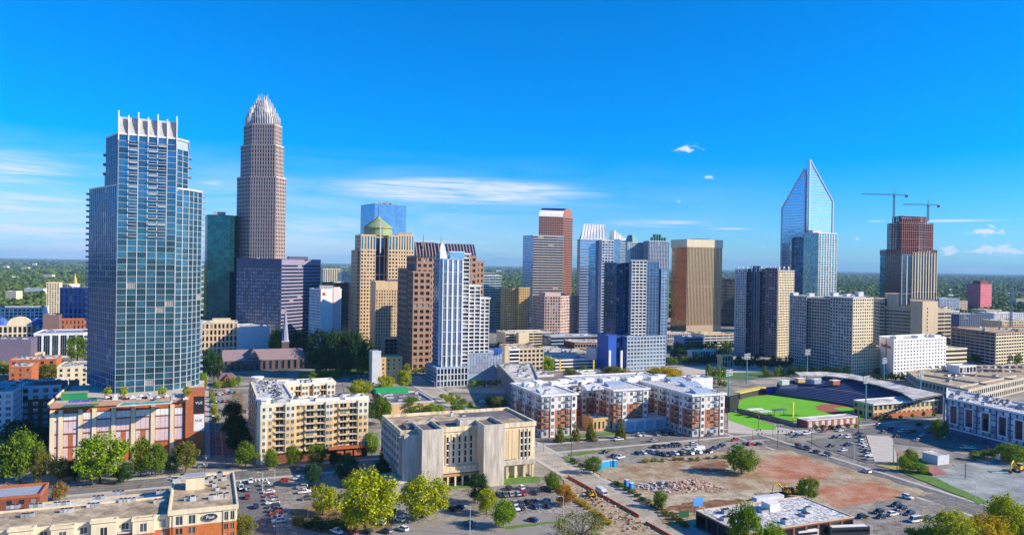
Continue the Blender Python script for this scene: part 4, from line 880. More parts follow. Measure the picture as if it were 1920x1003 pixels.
# ---- pointed glass tower
T = thing('pointed_glass_tower', 'tallest glass tower on the right ending in two slanted pointed blades', 'skyscraper', (*at(1512, 1150), 0))
def blade(xs_, Dd, prof, dep_, gl, nm, side=None, dirv=None):
    """prof: list (px, py) of the roof outline from left to right"""
    P0 = at(xs_[0], Dd); dv = V if dirv is None else dirv
    pts = [(rayhit(x, P0, dv), y) for x, y in prof]; pz = [(t, zat(P0+dv*t, y)) for t, y in pts]
    t0, t1 = pz[0][0], pz[-1][0]
    nn = np.array([dv[1], -dv[0]]); core = MB(); poly = [(t0, 0)]+[(t1, 0)]+pz[::-1]
    vs = []
    for off in (0, dep_):
        for t, zq in poly: q = P0+dv*t-nn*off; vs.append((q[0], q[1], zq))
    k = len(poly); core.add(vs, [tuple(range(k)), tuple(range(k, 2*k))]+[(i, (i+1) % k, (i+1) % k+k, i+k) for i in range(k)], gl); core.build(nm, T)
    def top(t):
        for (a_, za2), (b2, zb2) in zip(pz, pz[1:]):
            if a_ <= t <= b2+1e-6: return za2+(zb2-za2)*(t-a_)/max(b2-a_, 1e-6)
        return 0
    zq = 4
    zm = max(z for _, z in pz)
    while zq < zm-3:
        ts_ = [t0+(t1-t0)*i/200 for i in range(201) if top(t0+(t1-t0)*i/200) > zq+.5]
        if ts_: a_ = P0+dv*ts_[0]+nn*-.02; fr = MB(); fr.obox(a_, dv, nn, max(.2, ts_[-1]-ts_[0]), .22, zq, zq+.7, m_lgrey); fr.build('floor_band', T)
        zq += 4.3
    ed = MB()
    o = nn*.35
    path = [(t0, 0)]+pz+[(t1, 0)]
    for (a_, za2), (b2, zb2) in zip(path, path[1:]):
        q0 = P0+dv*a_+o; q1 = P0+dv*b2+o; ed.tube((q0[0], q0[1], za2), (q1[0], q1[1], zb2), 1.1, 1.1, m_white, n=6)
    ed.build('edge_frame', T)
    return P0, dv, pz
blade((1464, 1507), 1200, [(1464, 391), (1505, 316), (1507, 330)], 24, g_sky, 'left_blade', dirv=(at(1509, 1165)-at(1464, 1200))/np.linalg.norm(at(1509, 1165)-at(1464, 1200)))
blade((1514.5, 1559), 1160, [(1514.5, 299), (1517, 303), (1559, 378)], 7, g_pale, 'right_blade')
f = MB(); f.prism([at(1506.5, 1172), at(1515, 1172), at(1530, 1215), at(1506.5, 1215)], 0, zat(at(1510, 1175), 330), m_blackm); f.build('dark_core', T)
# ---- glass residential tower in front
gt = St(bw=3.6, fh=3.3, pier=.35, span=.5, dep=.35, wall=m_lgrey, gl=g_teal); gtd = St(bw=3.6, fh=3.3, pier=.5, span=.6, dep=.3, wall=m_slate, gl=g_deep); gtl = St(bw=4.5, fh=3.3, pier=1.1, span=.5, dep=.6, wall=m_white, gl=g_teal)
T = tiers('teal_residential_tower', 'teal glass residential tower in front of the pointed glass tower', 'skyscraper', [
    ([at(1484, 1050), at(1488, 1010), at(1508, 1000), at(1508, 1050)], 0, zat(at(1500, 1005), 446), [gtd, gtd, None, None], m_roofl),
    ([at(1504, 1020), at(1506, 1000), at(1533, 985), at(1533, 1040)], 0, zat(at(1520, 990), 438), [None, gt, None, None], m_roofl),
    ([at(1533, 1030), at(1533.5, 985), at(1568, 997), at(1560, 1040)], 0, zat(at(1540, 990), 438), [None, gtl, None, None], m_roofl)])
box_on(T, at(1527, 1010), 16, 9, zat(at(1520, 990), 438), zat(at(1520, 990), 431), m_lgrey)
# ---- tower under construction
T = thing('unfinished_tower', 'half built tower with bare dark steel frame above and glass and cream ribs below', 'skyscraper', (*at(1700, 1250), 0)); wins = []
pc_ = [at(1663, 1290), at(1690, 1240), at(1748, 1262), at(1735, 1300)]
pg = [at(1651, 1320), at(1689, 1232), at(1756, 1262), at(1742, 1320)]
zg = zat(at(1690, 1240), 468); zt_ = zat(at(1690, 1240), 416); ztt = zat(at(1690, 1240), 404)
wb_ = MB(); lp_ = [at(1650, 1305), at(1660, 1292), at(1690, 1238), at(1756, 1262), at(1745, 1310)]
wb_.prism(offset(lp_, -1), 0, zg-6, g_deep)
facade(wb_, wins, lp_[0], lp_[1], 0, zg, St(bw=5, fh=4.3, pier=.3, span=.6, dep=.2, wall=m_slate, gl=g_blue)); facade(wb_, wins, lp_[1], lp_[2], 60, zg, St(bw=6.5, fh=4.3, pier=1.1, span=.9, dep=.3, wall=m_rust, gl=g_black))
a_ = lp_[2]; b_ = lp_[3]; m1 = a_+(b_-a_)*.30
facade(wb_, wins, a_, m1, 0, zg-10, St(bw=11, fh=80, pier=1.4, span=.3, dep=1, wall=m_cream, gl=g_deep)); facade(wb_, wins, m1, b_, 0, zg-4, St(bw=6.2, fh=60, pier=1.5, span=.3, dep=1.2, wall=m_cream, gl=g_deep))
wb_.build('lower_wall', T)
for k, zq in enumerate(np.arange(zg-8, ztt+.1, 4.3)):
    pp = lp_ if zq < zg+1 else (pc_ if zq < zt_+1 else [at(1672, 1282), at(1690, 1252), at(1736, 1268), at(1722, 1290)])
    f = MB(); f.prism(offset(pp, .5), zq, zq+.55, m_rust if k % 3 else m_grey); f.build('floor_slab', T)
for poly, z0_, z1_ in ((lp_, zg-8, zg), (pc_, zg, zt_), ([at(1672, 1282), at(1690, 1252), at(1736, 1268), at(1722, 1290)], zt_, ztt)):
    for i in range(len(poly)):
        a_, b_ = poly[i], poly[(i+1) % len(poly)]; nn_ = max(2, int(np.linalg.norm(b_-a_)/4.4))
        for k in range(nn_):
            f = MB(); f.box(a_+(b_-a_)*k/nn_, 1.1, 1.1, z0_, z1_, m_rust, TH); f.build('steel_column', T)
f = MB(); f.prism([at(1683, 1266), at(1722, 1272), at(1722, 1288), at(1683, 1284)], 0, ztt-3, m_dbrick); f.build('lift_core', T)
put_windows(T, wins)
def crane(label, x, D, ybase, ytop, xl, xr, yj, lean=0.0):
    c = at(x, D); z0_, z1_ = zat(c, ybase), zat(c, ytop); zj = zat(c, yj); T = thing('tower_crane', label, 'crane', (*c, z0_), group='cranes over the unfinished tower')
    m_cr = mat('crane_steel', (.12, .22, .30), .5, .3); s = 1.1
    f = MB(); 
    for a_ in (-s, s):
        for b_ in (-s, s): f.tube((c[0]+a_, c[1]+b_, z0_), (c[0]+a_, c[1]+b_, zj), .35, .35, m_cr, n=4)
    zq = z0_; k = 0
    while zq < zj-2:
        for (a_, b_), (e_, g_) in (((-s, -s), (s, -s)), ((s, -s), (s, s)), ((s, s), (-s, s)), ((-s, s), (-s, -s))): f.tube((c[0]+a_, c[1]+b_, zq), (c[0]+e_, c[1]+g_, zq+2.2), .18, .18, m_cr, n=4)
        zq += 2.2
    f.build('mast', T)
    f = MB(); f.box(c, 2.8, 2.8, zj-2.5, zj+.2, m_cr); f.build('cab', T)
    f = MB(); f.tube((*c, zj), (*c, z1_), .8, .25, m_cr, n=4); f.build('apex', T)
    L_, R_ = rayhit(xl, c, np.array([1., .1])), rayhit(xr, c, np.array([1., .1])); dv = np.array([1., .1])
    for nm, e in (('jib', L_), ('counter_jib', R_)):
        f = MB(); q = c+dv*e; zo = zj+.6
        f.tube((c[0], c[1]-.8, zj), (q[0], q[1]-.8, zj), .3, .3, m_cr, n=4); f.tube((c[0], c[1]+.8, zj), (q[0], q[1]+.8, zj), .3, .3, m_cr, n=4)
        f.tube((*c, zj+2.0), (*q, zj+1.2), .28, .28, m_cr, n=4)
        n_ = int(abs(e)/2.2)
        for k in range(n_):
            a_ = c+dv*e*k/n_; b_ = c+dv*e*(k+.5)/n_; f.tube((a_[0], a_[1]-.8, zj), (b_[0], b_[1], zj+1.6), .14, .14, m_cr, n=3); f.tube((b_[0], b_[1], zj+1.6), (a_[0], a_[1]+.8, zj), .14, .14, m_cr, n=3)
        f.tube((*c, z1_), (c[0]+dv[0]*e*.7, c[1]+dv[1]*e*.7, zj+1.4), .1, .1, m_cr, n=3)
        f.build(nm, T)
    f = MB(); q = c+dv*R_*.93; f.box(q, 3.4, 2.5, zj-3.4, zj+.5, m_dbrick); f.build('counterweight', T)
crane('taller left crane with long jib standing over the unfinished tower', 1674, 1256, 410, 353, 1614, 1699, 366)
crane('lower right crane with short jib standing on the unfinished tower', 1738, 1270, 415, 373, 1690, 1759, 385)
# ---- beige banded office below it
m_olive = mat('olive_beige_concrete', (.44, .39, .30), .85, streak=True)
ob_ = St(bw=11, fh=4.2, pier=.7, span=2.2, dep=.5, wall=m_olive, gl=g_black, hi=3)
T = tiers('banded_beige_office', 'olive beige concrete office of banded blocks behind the white hotel with red lettering', 'office building', [
    ([at(1637, 960), at(1651, 925), at(1660, 922), at(1660, 970)], 0, zat(at(1655, 925), 562), [ob_, ob_, None, None], m_rooft),
    ([at(1658, 960), at(1660, 925), at(1710, 900), at(1712, 960)], 0, zat(at(1690, 910), 576), [None, ob_, None, None], m_rooft),
    ([at(1660, 945), at(1664, 925), at(1687, 918), at(1687, 950)], 0, zat(at(1670, 922), 552), [None]*4, m_rooft),
    ([at(1708, 960), at(1709, 885), at(1731, 868), at(1760, 880), at(1757, 940)], 0, zat(at(1731, 868), 567), [None, None, None, None, None], m_rooft),
    ([at(1757, 940), at(1759, 882), at(1784, 893), at(1780, 935)], 0, zat(at(1770, 890), 580), [None, ob_, None, None], m_rooft)], units_=3)
a_ = at(1731, 868); b_ = at(1760, 880); d = (b_-a_)/np.linalg.norm(b_-a_); n = np.array([d[1], -d[0]])
for k in range(11):
    f = MB(); zq = zat(a_, 577)-k*4.2; f.obox(a_+d*8, d, n, 1.6, .1, zq-2, zq, g_black); f.build('slit_window', T)
# ---- white hotel with red lettering
p = [at(1651, 735), at(1678, 700), at(1776, 736), at(1745, 770)]; z = zat(p[1], 638)
hw = St(bw=4.6, fh=3.2, pier=2.4, span=1.9, dep=.25, wall=m_white, gl=g_win)
T = tiers('white_lettered_hotel', 'white hotel with dark vertical slot and small red lettering by the ballpark', 'hotel', [(p, 0, z, [None, hw, None, None], m_roofl)], units_=5)
a_, b_ = p[0], p[1]; d = (b_-a_)/np.linalg.norm(b_-a_); n = np.array([d[1], -d[0]]); Lq = np.linalg.norm(b_-a_)
f = MB(); f.obox(a_+d*Lq*.48, d, n, 1.6, .15, 3, z-2, g_black); f.build('stair_window', T)
text_mesh('lettering', 'DoubleTree', 4.6, m_sign, T, (*(a_+d*Lq*.5+n*.4), z-7), math.atan2(d[1], d[0]), .15)
for k, t in enumerate((.02, .42, .75)):
    f = MB(); e = p[2]-p[1]; c = p[1]+e*(t+.08); f.box(c+Uu*3, 9, 7, z, z+3.2, m_white, TH); f.build('parapet_bay', T)
# ---- long garage right
p = [at(1785, 880), at(1787, 868), at(1869, 800), at(1935, 835), at(1935, 900)]; z = zat(p[1], 615)
lg = St(bw=8, fh=3.6, pier=.5, span=1.3, dep=.5, wall=m_grey, gl=g_black)
building('long_open_garage', 'long open parking garage with rust red roof edge at the right', p, z, [None, lg, St(bw=5, fh=3.6, pier=.9, span=1.5, dep=.5, wall=m_cream, gl=g_black), None, None], cat='garage', parm=m_dbrick, roofm=m_rooft, nunits=10)
p = bx(1776, 1815, 760, 20); z = zat(p[1], 655)
building('stub_garage', 'short cream garage stub between the white hotel and the long open garage', p, z, [None, St(bw=14, fh=4, pier=0, span=2, dep=.5, wall=m_cream, gl=g_black), None, None], cat='garage')
# ---- flat parking deck with cars, right
O = R(1722, 716, 11); p = [O+Uu*60, O, O+V*42-Uu*26, O+V*110-Uu*26, O+V*110+Uu*60]
p = [R(1700, 697, 11), R(1722, 712, 11), R(1815, 732, 11), R(1925, 708, 11), R(1925, 686, 11), R(1800, 686, 11)]
T = building('rooftop_parking_deck', 'low pale deck with cars parked on its roof right of the ballpark', p, 11, [St(bw=4, fh=4.6, pier=1.6, span=2.2, dep=.3, wall=m_conc, gl=g_black)]*3+[None]*3, cat='garage', roofm=m_rooft, par=.9, nunits=10)
for (xa, ya, xb, yb) in ((1730, 704, 1850, 722), (1745, 697, 1900, 712), (1760, 690, 1915, 698), (1800, 727, 1905, 706)):
    qa_, qb_ = R(xa, ya, 11), R(xb, yb, 11); dd_ = qb_-qa_; ll_ = np.linalg.norm(dd_); dd_ /= ll_; f = MB(); f.obox(qa_, dd_, np.array([-dd_[1], dd_[0]]), ll_, .5, 11.05, 12.3, m_conc); f.build('deck_parapet', T)
building('flat_canopy_hall', 'small white pavilion on the deck roof near the white lettered hotel', bx(1802, 1833, 655, 12), 17, [None, St(bw=4, fh=5, pier=.8, span=1.2, dep=.3, wall=m_white, gl=g_dark), None, None], z0=11.1, cat='pavilion')
# ---- slate blue apartments far right
O = R(1776, 748, 21); a_ = R(1776, 748, 21); b_ = R(1935, 782, 21)
p = [a_+np.array([.506, .862])*44, a_, b_, b_+np.array([.506, .862])*44]
sb = St(bw=4.2, fh=3.3, pier=.7, span=.6, dep=.5, wall=m_slate, gl=mat('pale_balcony_glass', (.40, .48, .58), .4, rnd=.5), lo=4.2)
T = building('slate_apartments', 'slate blue apartment block with white framed bays at the right edge', p, 21, [None, sb, None, None], cat='apartment building', roofm=m_roofw, parm=m_white, nunits=26, par=1.1)
d = (b_-a_)/np.linalg.norm(b_-a_); n = np.array([d[1], -d[0]]); Lq = np.linalg.norm(b_-a_)
f = MB(); f.obox(a_+n*.02, d, n, Lq, 1.0, 3.4, 4.2, m_white); f.build('string_course', T)
for px_ in (1795, 1824, 1855, 1887, 1918):
    t = rayhit(px_, a_, d); f = MB(); q = a_+d*(t-3)
    for (x0, w_, z0_, z1_) in ((0, .7, 6.5, 18.5), (5.6, .7, 6.5, 18.5), (.7, 4.9, 6.5, 7.2), (.7, 4.9, 17.8, 18.5)): f.obox(q+d*x0, d, n, w_, 1.3, z0_, z1_, m_white)
    f.obox(q+d*.8, d, n, 4.7, .75, 7.3, 17.7, m_slate); f.obox(q+d*1.6, d, n, 3.1, .9, 7.6, 17.4, g_black)
    f.build('framed_bay', T)
f = MB(); f.obox(a_+d*-2, d, n, .6, 1.2, 0, 21.5, m_white); f.build('corner_fin', T)
# ---- pink tower and far low rise on the right
p = [at(1814, 1960), at(1839, 1900), at(1860, 1925), at(1845, 1970)]; z = zat(p[1], 533)
T = tiers('pink_glass_tower', 'small bright pink glass tower standing among trees far right', 'office building', [(p, 0, z, [St(bw=4, fh=4.2, pier=.15, span=.2, dep=.15, wall=mat('rose_frame', (.45, .06, .12), .5), gl=g_pink), St(bw=5, fh=4.2, pier=.6, span=.6, dep=.3, wall=m_pinkst, gl=g_pink), None, None], m_roofd)]); box_on(T, cen(p), 30, 20, z, z+8, m_dbrick)
for i, (x0, x1, D, yt, m, lab) in enumerate(((1762, 1800, 1750, 560, m_blueg, 'blue grey low office left of the pink tower'), (1800, 1815, 1800, 565, m_pinkst, 'low pinkish block just left of the pink tower'), (1778, 1800, 1500, 583, m_white, 'small white block above the long open garage'),
        (1865, 1925, 1300, 588, m_lgrey, 'row of pale roofed town houses at the far right edge'), (1800, 1850, 1150, 590, m_slate, 'slate grey low block right of the banded beige office'), (1880, 1925, 1050, 603, m_beige, 'tan low block above the long open garage near the right edge'), (1850, 1880, 1450, 582, m_beige, 'small tan block below the pink tower'))):
    p = bx(x0, x1, D, 30); building('low_block', lab, p, zat(p[1], yt), [None, St(bw=5, fh=3.6, pier=1.8, span=1.5, dep=.3, wall=m, gl=g_dark), None, None], wallm=m, nunits=4, roofm=m_roofl)
# ================================================================== NEAR BUILDINGS
def lift(P, z): return P
# ---- foreground brick and cream apartments, bottom left
zf = 18.0
FR = R(443, 948, zf); c0 = FR-V*rayhit(330, FR, V)*-1
c0 = FR+V*rayhit(326, FR, V)
T = thing('brick_cream_apartments', 'orange brick and cream apartment house with an oval sign, nearest at the bottom left', 'apartment building', (*c0, 0)); wins = []
dR = 41.0
right = [c0+Uu*dR, c0, FR, FR+Uu*dR]
m_or = mat('bright_orange_brick', (.50, .15, .045), .9, var=.18, scale=.8, gamt=.25, grain=3)
fc = lambda w, g=g_win, bw=4.4: St(bw=bw, fh=3.1, pier=bw-1.9, span=1.4, dep=.22, wall=w, gl=g, mul=1, frame=m_white)
wb = MB(); wb.prism(right, 0, 13.2, m_or); wb.prism(offset(right, .12), 13.2, zf, m_cream)
wb.build('wall', T)
fb = MB(); Lr = float(np.linalg.norm(FR-c0)); nfr = np.array([V[1], -V[0]])
for (x0, x1, w_) in ((.04*Lr, .42*Lr, 2.0), (.80*Lr, Lr-.25, 1.2)):
    for (z0_, z1_, m_) in ((0, 13.2, m_or), (13.2, 17.2, m_cream)):
        s_ = St(bw=(x1-x0)/2, fh=3.1 if z0_ == 0 else 4, pier=(x1-x0)/2-w_, span=1.2, dep=.25, wall=m_, gl=g_win, mul=1)
        facade(fb, wins, c0+V*x0+nfr*(.14 if z0_ else .0), c0+V*x1+nfr*(.14 if z0_ else .0), z0_ if z0_ else .8, z1_, s_)
side = St(bw=5, fh=3.3, pier=3.4, span=1.6, dep=.2, wall=m_or, gl=g_win, mul=1)
facade(fb, wins, FR+Uu*.5, FR+Uu*dR, 0.5, 13.1, side); facade(fb, wins, FR+Uu*.5+V*.14, FR+Uu*dR+V*.14, 13.3, 17.2, St(bw=5, fh=3.6, pier=3.4, span=1.6, dep=.2, wall=m_cream, gl=g_win, mul=1))
fb.build('facade', T)
rb = MB(); rb.sheet(offset(right, -.3), zf+.03, m_rooft); rb.ring(offset(right, .7), offset(right, .1), zf-.8, zf+.7, m_cream); rb.build('roof', T)
# oval sign
f = MB(); oc = c0+V*(Lr*.6)+nfr*.3; n_ = 28
def oval(f, c, a, b, z, y0, y1, m):
    vs = []
    for yy in (y0, y1):
        for k in range(n_): t = 2*math.pi*k/n_; q = c+V*math.cos(t)*a+nfr*yy; vs.append((q[0], q[1], z+math.sin(t)*b))
    f.add(vs, [tuple(range(n_)), tuple(range(n_, 2*n_))]+[(k, (k+1) % n_, (k+1) % n_+n_, k+n_) for k in range(n_)], m)
oval(f, oc, 2.5, 1.35, 15.4, 0, .22, m_white); oval(f, oc, 2.3, 1.2, 15.4, .22, .34, m_dark); sg = f.build('oval_sign', T)
text_mesh('sign_lettering', 'Post', 1.5, m_white, T, (*(oc+nfr*.38), 15.4), TH)
# left wings, stepping: alternating projecting and recessed bays
xl = rayhit(-120, c0, V)   # negative
pos = 0.0; k = 0; zl_ = 16.6
wl_ = c0+V*pos
lw = [c0+V*xl+Uu*22, c0+V*xl+Uu*1.5, c0-V*.05+Uu*1.5, c0-V*.05+Uu*22]
wb = MB(); wb.prism(lw, 0, 12.4, m_or); wb.prism(offset(lw, .0)[:1]+[lw[1], lw[2], lw[3]], 12.4, zl_, m_cream); wb.build('wall', T)
rb = MB(); rb.sheet(offset(lw, -.3), zl_+.03, m_rooft); rb.ring(offset(lw, .3), offset(lw, -.3), zl_-.5, zl_+.6, m_cream); rb.build('roof', T)
segs = []; x = 0; 
wid = [(4.6, 0), (6.2, 1), (4.6, 2), (7, 1), (4.6, 2), (6.2, 1), (4.6, 0), (6.5, 1)]*4
for (w_, ty) in wid:
    if x-w_ < xl: break
    a = c0+V*(x-w_)+Uu*1.5; b = c0+V*x+Uu*1.5
    if ty == 1:   # projecting bay
        wb = MB(); pj = [a-Uu*.0, a-Uu*2.2, b-Uu*2.2, b]
        hz = zl_+.9 if w_ > 6.3 else zl_+.3
        wb.prism(pj, 0, 12.3, m_or); wb.prism(pj, 12.3, hz, m_cream); wb.ring(offset(pj, .35), offset(pj, -.3), hz-.3, hz+.5, m_cream)
        facade(wb, wins, a-Uu*2.2, b-Uu*2.2, 0.4, 12.2, fc(m_or, bw=w_)); facade(wb, wins, a-Uu*2.25, b-Uu*2.25, 12.4, zl_-.2, fc(m_cream, bw=w_))
        facade(wb, wins, b-Uu*2.2, b, 12.4, zl_-.2, St(bw=3, fh=4, pier=1.2, span=1.4, dep=.12, wall=m_cream, gl=g_win)); wb.build('bay', T)
    else:
        fb = MB(); facade(fb, wins, a, b, .4, 12.2, fc(m_or, bw=w_)); facade(fb, wins, a, b, 12.4, zl_-.2, fc(m_cream, bw=w_)); fb.build('facade', T)
        if ty == 2:
            for zq in (0.6, 3.7, 6.8, 9.9, 13.0):
                bb = MB(); bb.obox(a+V*.3-Uu*1.9, V, Uu, w_-.6, 1.8, zq, zq+.2, m_white); bo_ = bb.build('balcony', T); bb = MB()
                for r_ in range(9): bb.obox(a+V*(.35+r_*(w_-.8)/8)-Uu*1.88, V, Uu, .06, .06, zq+.2, zq+1.1, m_dark)
                bb.obox(a+V*.3-Uu*1.9, V, Uu, w_-.6, .08, zq+1.1, zq+1.18, m_white); bb.build('railing', bo_)
    x -= w_
put_windows(T, wins, 100)
# roof kit
f = MB(); q = R(366, 914, zf); f.box(q, 6.2, 5.0, zf+.03, zf+4.4, m_cream, TH); f.box(q, 6.8, 5.6, zf+4.4, zf+4.8, m_unit, TH); f.build('penthouse', T)
def ac(T, q, z, s=1.0, nm='rooftop_unit'):
    f = MB(); f.box(q, 1.5*s, 1.3*s, z+.03, z+1.2*s, m_unit, TH); f.tube((*q, z+1.2*s), (*q, z+1.45*s), .5*s, .5*s, m_blackm, n=10); f.build(nm, T)
for (px, py) in ((350, 938), (356, 938), (362, 938), (368, 936), (396, 935), (402, 934), (408, 933), (414, 932), (420, 931), (426, 931), (390, 899), (398, 897), (404, 903), (386, 906), (395, 910), (402, 912), (378, 903), (412, 894), (420, 900), (324, 902), (330, 905), (336, 902), (342, 898), (318, 900), (428, 915), (408, 919)):
    ac(T, R(px, py, zf), zf, random.uniform(.8, 1.5))
for (px, py, n_) in ((222, 927, 3), (185, 936, 3), (235, 941, 4), (175, 950, 3), (112, 948, 4), (68, 951, 3), (25, 953, 3), (52, 969, 3), (125, 960, 3), (305, 925, 3), (300, 942, 3), (-20, 966, 3)):
    for k in range(n_):
        ac(T, R(px-8+k*8, py+k*-.6, zl_), zl_, .95)
p = [R(125, 932, 13), R(330, 915, 13)]; q0 = c0+Uu*22.5; fl_ = [q0+V*xl*.72+Uu*20, q0+V*xl*.72+Uu*.4, q0-V*1+Uu*.4, q0-V*1+Uu*20]
f = MB(); f.prism(fl_, 0, 12.6, m_cream, top=m_roofl); f.ring(offset(fl_, .1), offset(fl_, -.4), 12.5, 13.2, m_beige); f.build('courtyard_annexe', T)
# ---- low building at the left edge with brick end
q = R(75, 930, 9); p = [q-V*40+Uu*16, q-V*40, q, q+Uu*16]
building('brick_gable_house', 'low brick walled house with roof tinted blue for shadow at the left edge', p, 9, [None, St(bw=4, fh=3, pier=2.2, span=1.3, dep=.2, wall=m_dbrick, gl=g_win)]+[None]*2, wallm=m_dbrick, roofm=mat('blue_shadow_roof', (.30, .34, .42), .9), parm=m_brick, cat='house', nunits=2)  # bluish shadow is put into the roof's base colour
# ---- beige apartments (C shaped), centre left
zb = 29.0
O = R(488, 760, zb)
w_ap = float(rayhit(694, O, V)); dp = 15.5
mp = mat('warm_stucco', (.70, .50, .24), .85, streak=True); mq = mat('ivory_stucco', (.74, .68, .54), .85, streak=True)
T = thing('beige_apartments', 'beige and ivory apartment block with stacked balconies on brick ground floor', 'apartment building', (*O, 0)); wins = []
bw = O+Uu*62
poly = [O+Uu*76, O, O+V*w_ap, O+V*w_ap+Uu*dp, O+V*17+Uu*dp, O+V*17+Uu*60, O+V*(w_ap*.86)+Uu*60, O+V*(w_ap*.86)+Uu*76]
wb = MB(); wb.prism(poly, 5, zb, mp, bottom=False); wb.prism(offset(poly, .02), 0, 5, m_dbrick); wb.build('wall', T)
rb = MB(); rb.sheet(offset(poly, -.3), zb+.03, m_roofw); rb.ring(offset(poly, .6), offset(poly, -.4), zb-1.0, zb+.7, mq); rb.build('roof', T)
def apt_front(A, B, z0, z1, segs_, fh, n_, gw=g_win):
    d = (B-A)/np.linalg.norm(B-A); n = np.array([d[1], -d[0]]); Lq = float(np.linalg.norm(B-A)); x = 0; tot = sum(s[0] for s in segs_)
    for w_, ty in segs_:
        w_ = w_*Lq/tot; a = A+d*x; b = A+d*(x+w_)
        fb = MB()
        if ty == 'p':     # projecting panel with windows
            pj = [a-n*.02, a+n*1.3, b+n*1.3, b-n*.02]; fb.prism(pj, z0, z1+.6, mp); fb.prism([a-n*.02, a+n*1.36, b+n*1.36, b-n*.02], z1-7, z1+.55, mq)
            facade(fb, wins, a+n*1.38, b+n*1.38, z0, z1-.6, St(bw=w_/2, fh=fh, pier=w_/2-1.25, span=fh-1.7, dep=.14, wall=mq, gl=gw, mul=0)) if False else None
            for j in range(n_):
                for s in (.27, .73):
                    q = a+d*w_*s+n*1.42; wins.append((q[0], q[1], z0+fh*(j+.5), 1.2, 1.7, math.atan2(d[1], d[0]), WS))
                    fb.obox(q-d*.8-n*.06, d, n, 1.6, .12, z0+fh*(j+.5)-1.05, z0+fh*(j+.5)-.85, m_white)
            fb.build('bay', T)
        elif ty == 'r':   # recessed plain
            for j in range(n_):
                q = a+d*w_*.5+n*.08; wins.append((q[0], q[1], z0+fh*(j+.5), 1.2, 1.7, math.atan2(d[1], d[0]), WS))
        else:             # balcony stack
            fb.prism([a-n*.02, a+n*.4, b+n*.4, b-n*.02], z0, z1+.5, mp)
            for j in range(n_):
                q = a+d*w_*.5+n*.46; wins.append((q[0], q[1], z0+fh*(j+.48), w_*.62, 2.2, math.atan2(d[1], d[0]), WD))
            fb.build('bay', T)
            for j in range(n_):
                bb = MB(); zq = z0+fh*j; bb.obox(a+d*.3+n*.4, d, n, w_-.6, 1.7, zq+.02, zq+.25, mq); bo_ = bb.build('balcony', T); bb = MB()
                for r_ in range(8): bb.obox(a+d*(.35+r_*(w_-.8)/7)+n*2.02, d, n, .07, .06, zq+.25, zq+1.15, m_dark)
                bb.obox(a+d*.3+n*2.0, d, n, w_-.6, .1, zq+1.15, zq+1.25, m_dark); bb.build('railing', bo_)
        x += w_
WS = St(gl=g_win, mul=1, frame=m_white); WD = St(gl=g_dark, mul=1, frame=m_white)
fh_ = (zb-5.6)/7
apt_front(poly[1], poly[2], 5.3, zb-.3, [(6, 'p'), (5, 'b'), (4.5, 'p'), (2.6, 'r'), (1.6, 'r'), (5, 'b'), (4.5, 'b'), (3.5, 'p'), (2.6, 'r'), (4.5, 'b'), (4.5, 'b'), (5, 'p')], fh_, 7)
apt_front(poly[5], poly[6], 12, zb-.3, [(6, 'p'), (4, 'b'), (4, 'p'), (3, 'r'), (4, 'p'), (4, 'b'), (5, 'p')], fh_, 5)
apt_front(poly[0], poly[1], 5.3, zb-.3, [(5, 'p'), (4, 'b'), (4, 'r'), (5, 'p'), (4, 'b'), (4, 'r')]*2, fh_, 7)
# corner towers and stepped parapets
for (q, w_) in ((O+V*.5+Uu*.5, 5), (O+Uu*74+V*2, 5)):
    f = MB(); c_ = q+V*1.2+Uu*1.2; f.tube((*c_, 0), (*c_, zb+2.6), w_*.66, w_*.66, mq, n=8); f.tube((*c_, zb+2.6), (*c_, zb+3.2), w_*.78, w_*.78, m_white, n=8); f.build('corner_tower', T)
for (a_, w_, b0) in ((.27, 9, .2), (.50, 12, .2), (.78, 12, .2), (.33, 8, 60.5), (.62, 12, 60.5)):
    f = MB(); q = O+V*(w_ap*a_)+Uu*b0; f.obox(q, V, Uu, w_, .8, zb+.7, zb+2.0, m_white); f.build('parapet_gable', T)
for k in range(3):
    f = MB(); q = poly[1]+V*(w_ap*.68+1+k*4.5)-Uu*1.4; f.obox(q, V, Uu, 3.6, .5, .1, 4.6, m_brick); f.build('ground_pier', T)
f = MB(); f.obox(poly[1]+V*(w_ap*.62)-Uu*2.6, V, Uu, w_ap*.37, 2.6, 5.0, 6.3, m_brick); f.build('entrance_canopy', T)
units(T, [O+Uu*13, O+Uu*2, O+V*(w_ap-3)+Uu*2, O+V*(w_ap-3)+Uu*13], zb, 34, 1, 2.2, seed=5, inset=1.5); units(T, [O+Uu*74, O+V*1+Uu*16, O+V*15+Uu*16, O+V*15+Uu*74], zb, 50, 1, 2.2, seed=6, inset=1.5); units(T, [O+V*17+Uu*75, O+V*17+Uu*62, O+V*w_ap*.84+Uu*62, O+V*w_ap*.84+Uu*75], zb, 12, 1, 2.2, seed=7, inset=1.5)
put_windows(T, wins, 100)
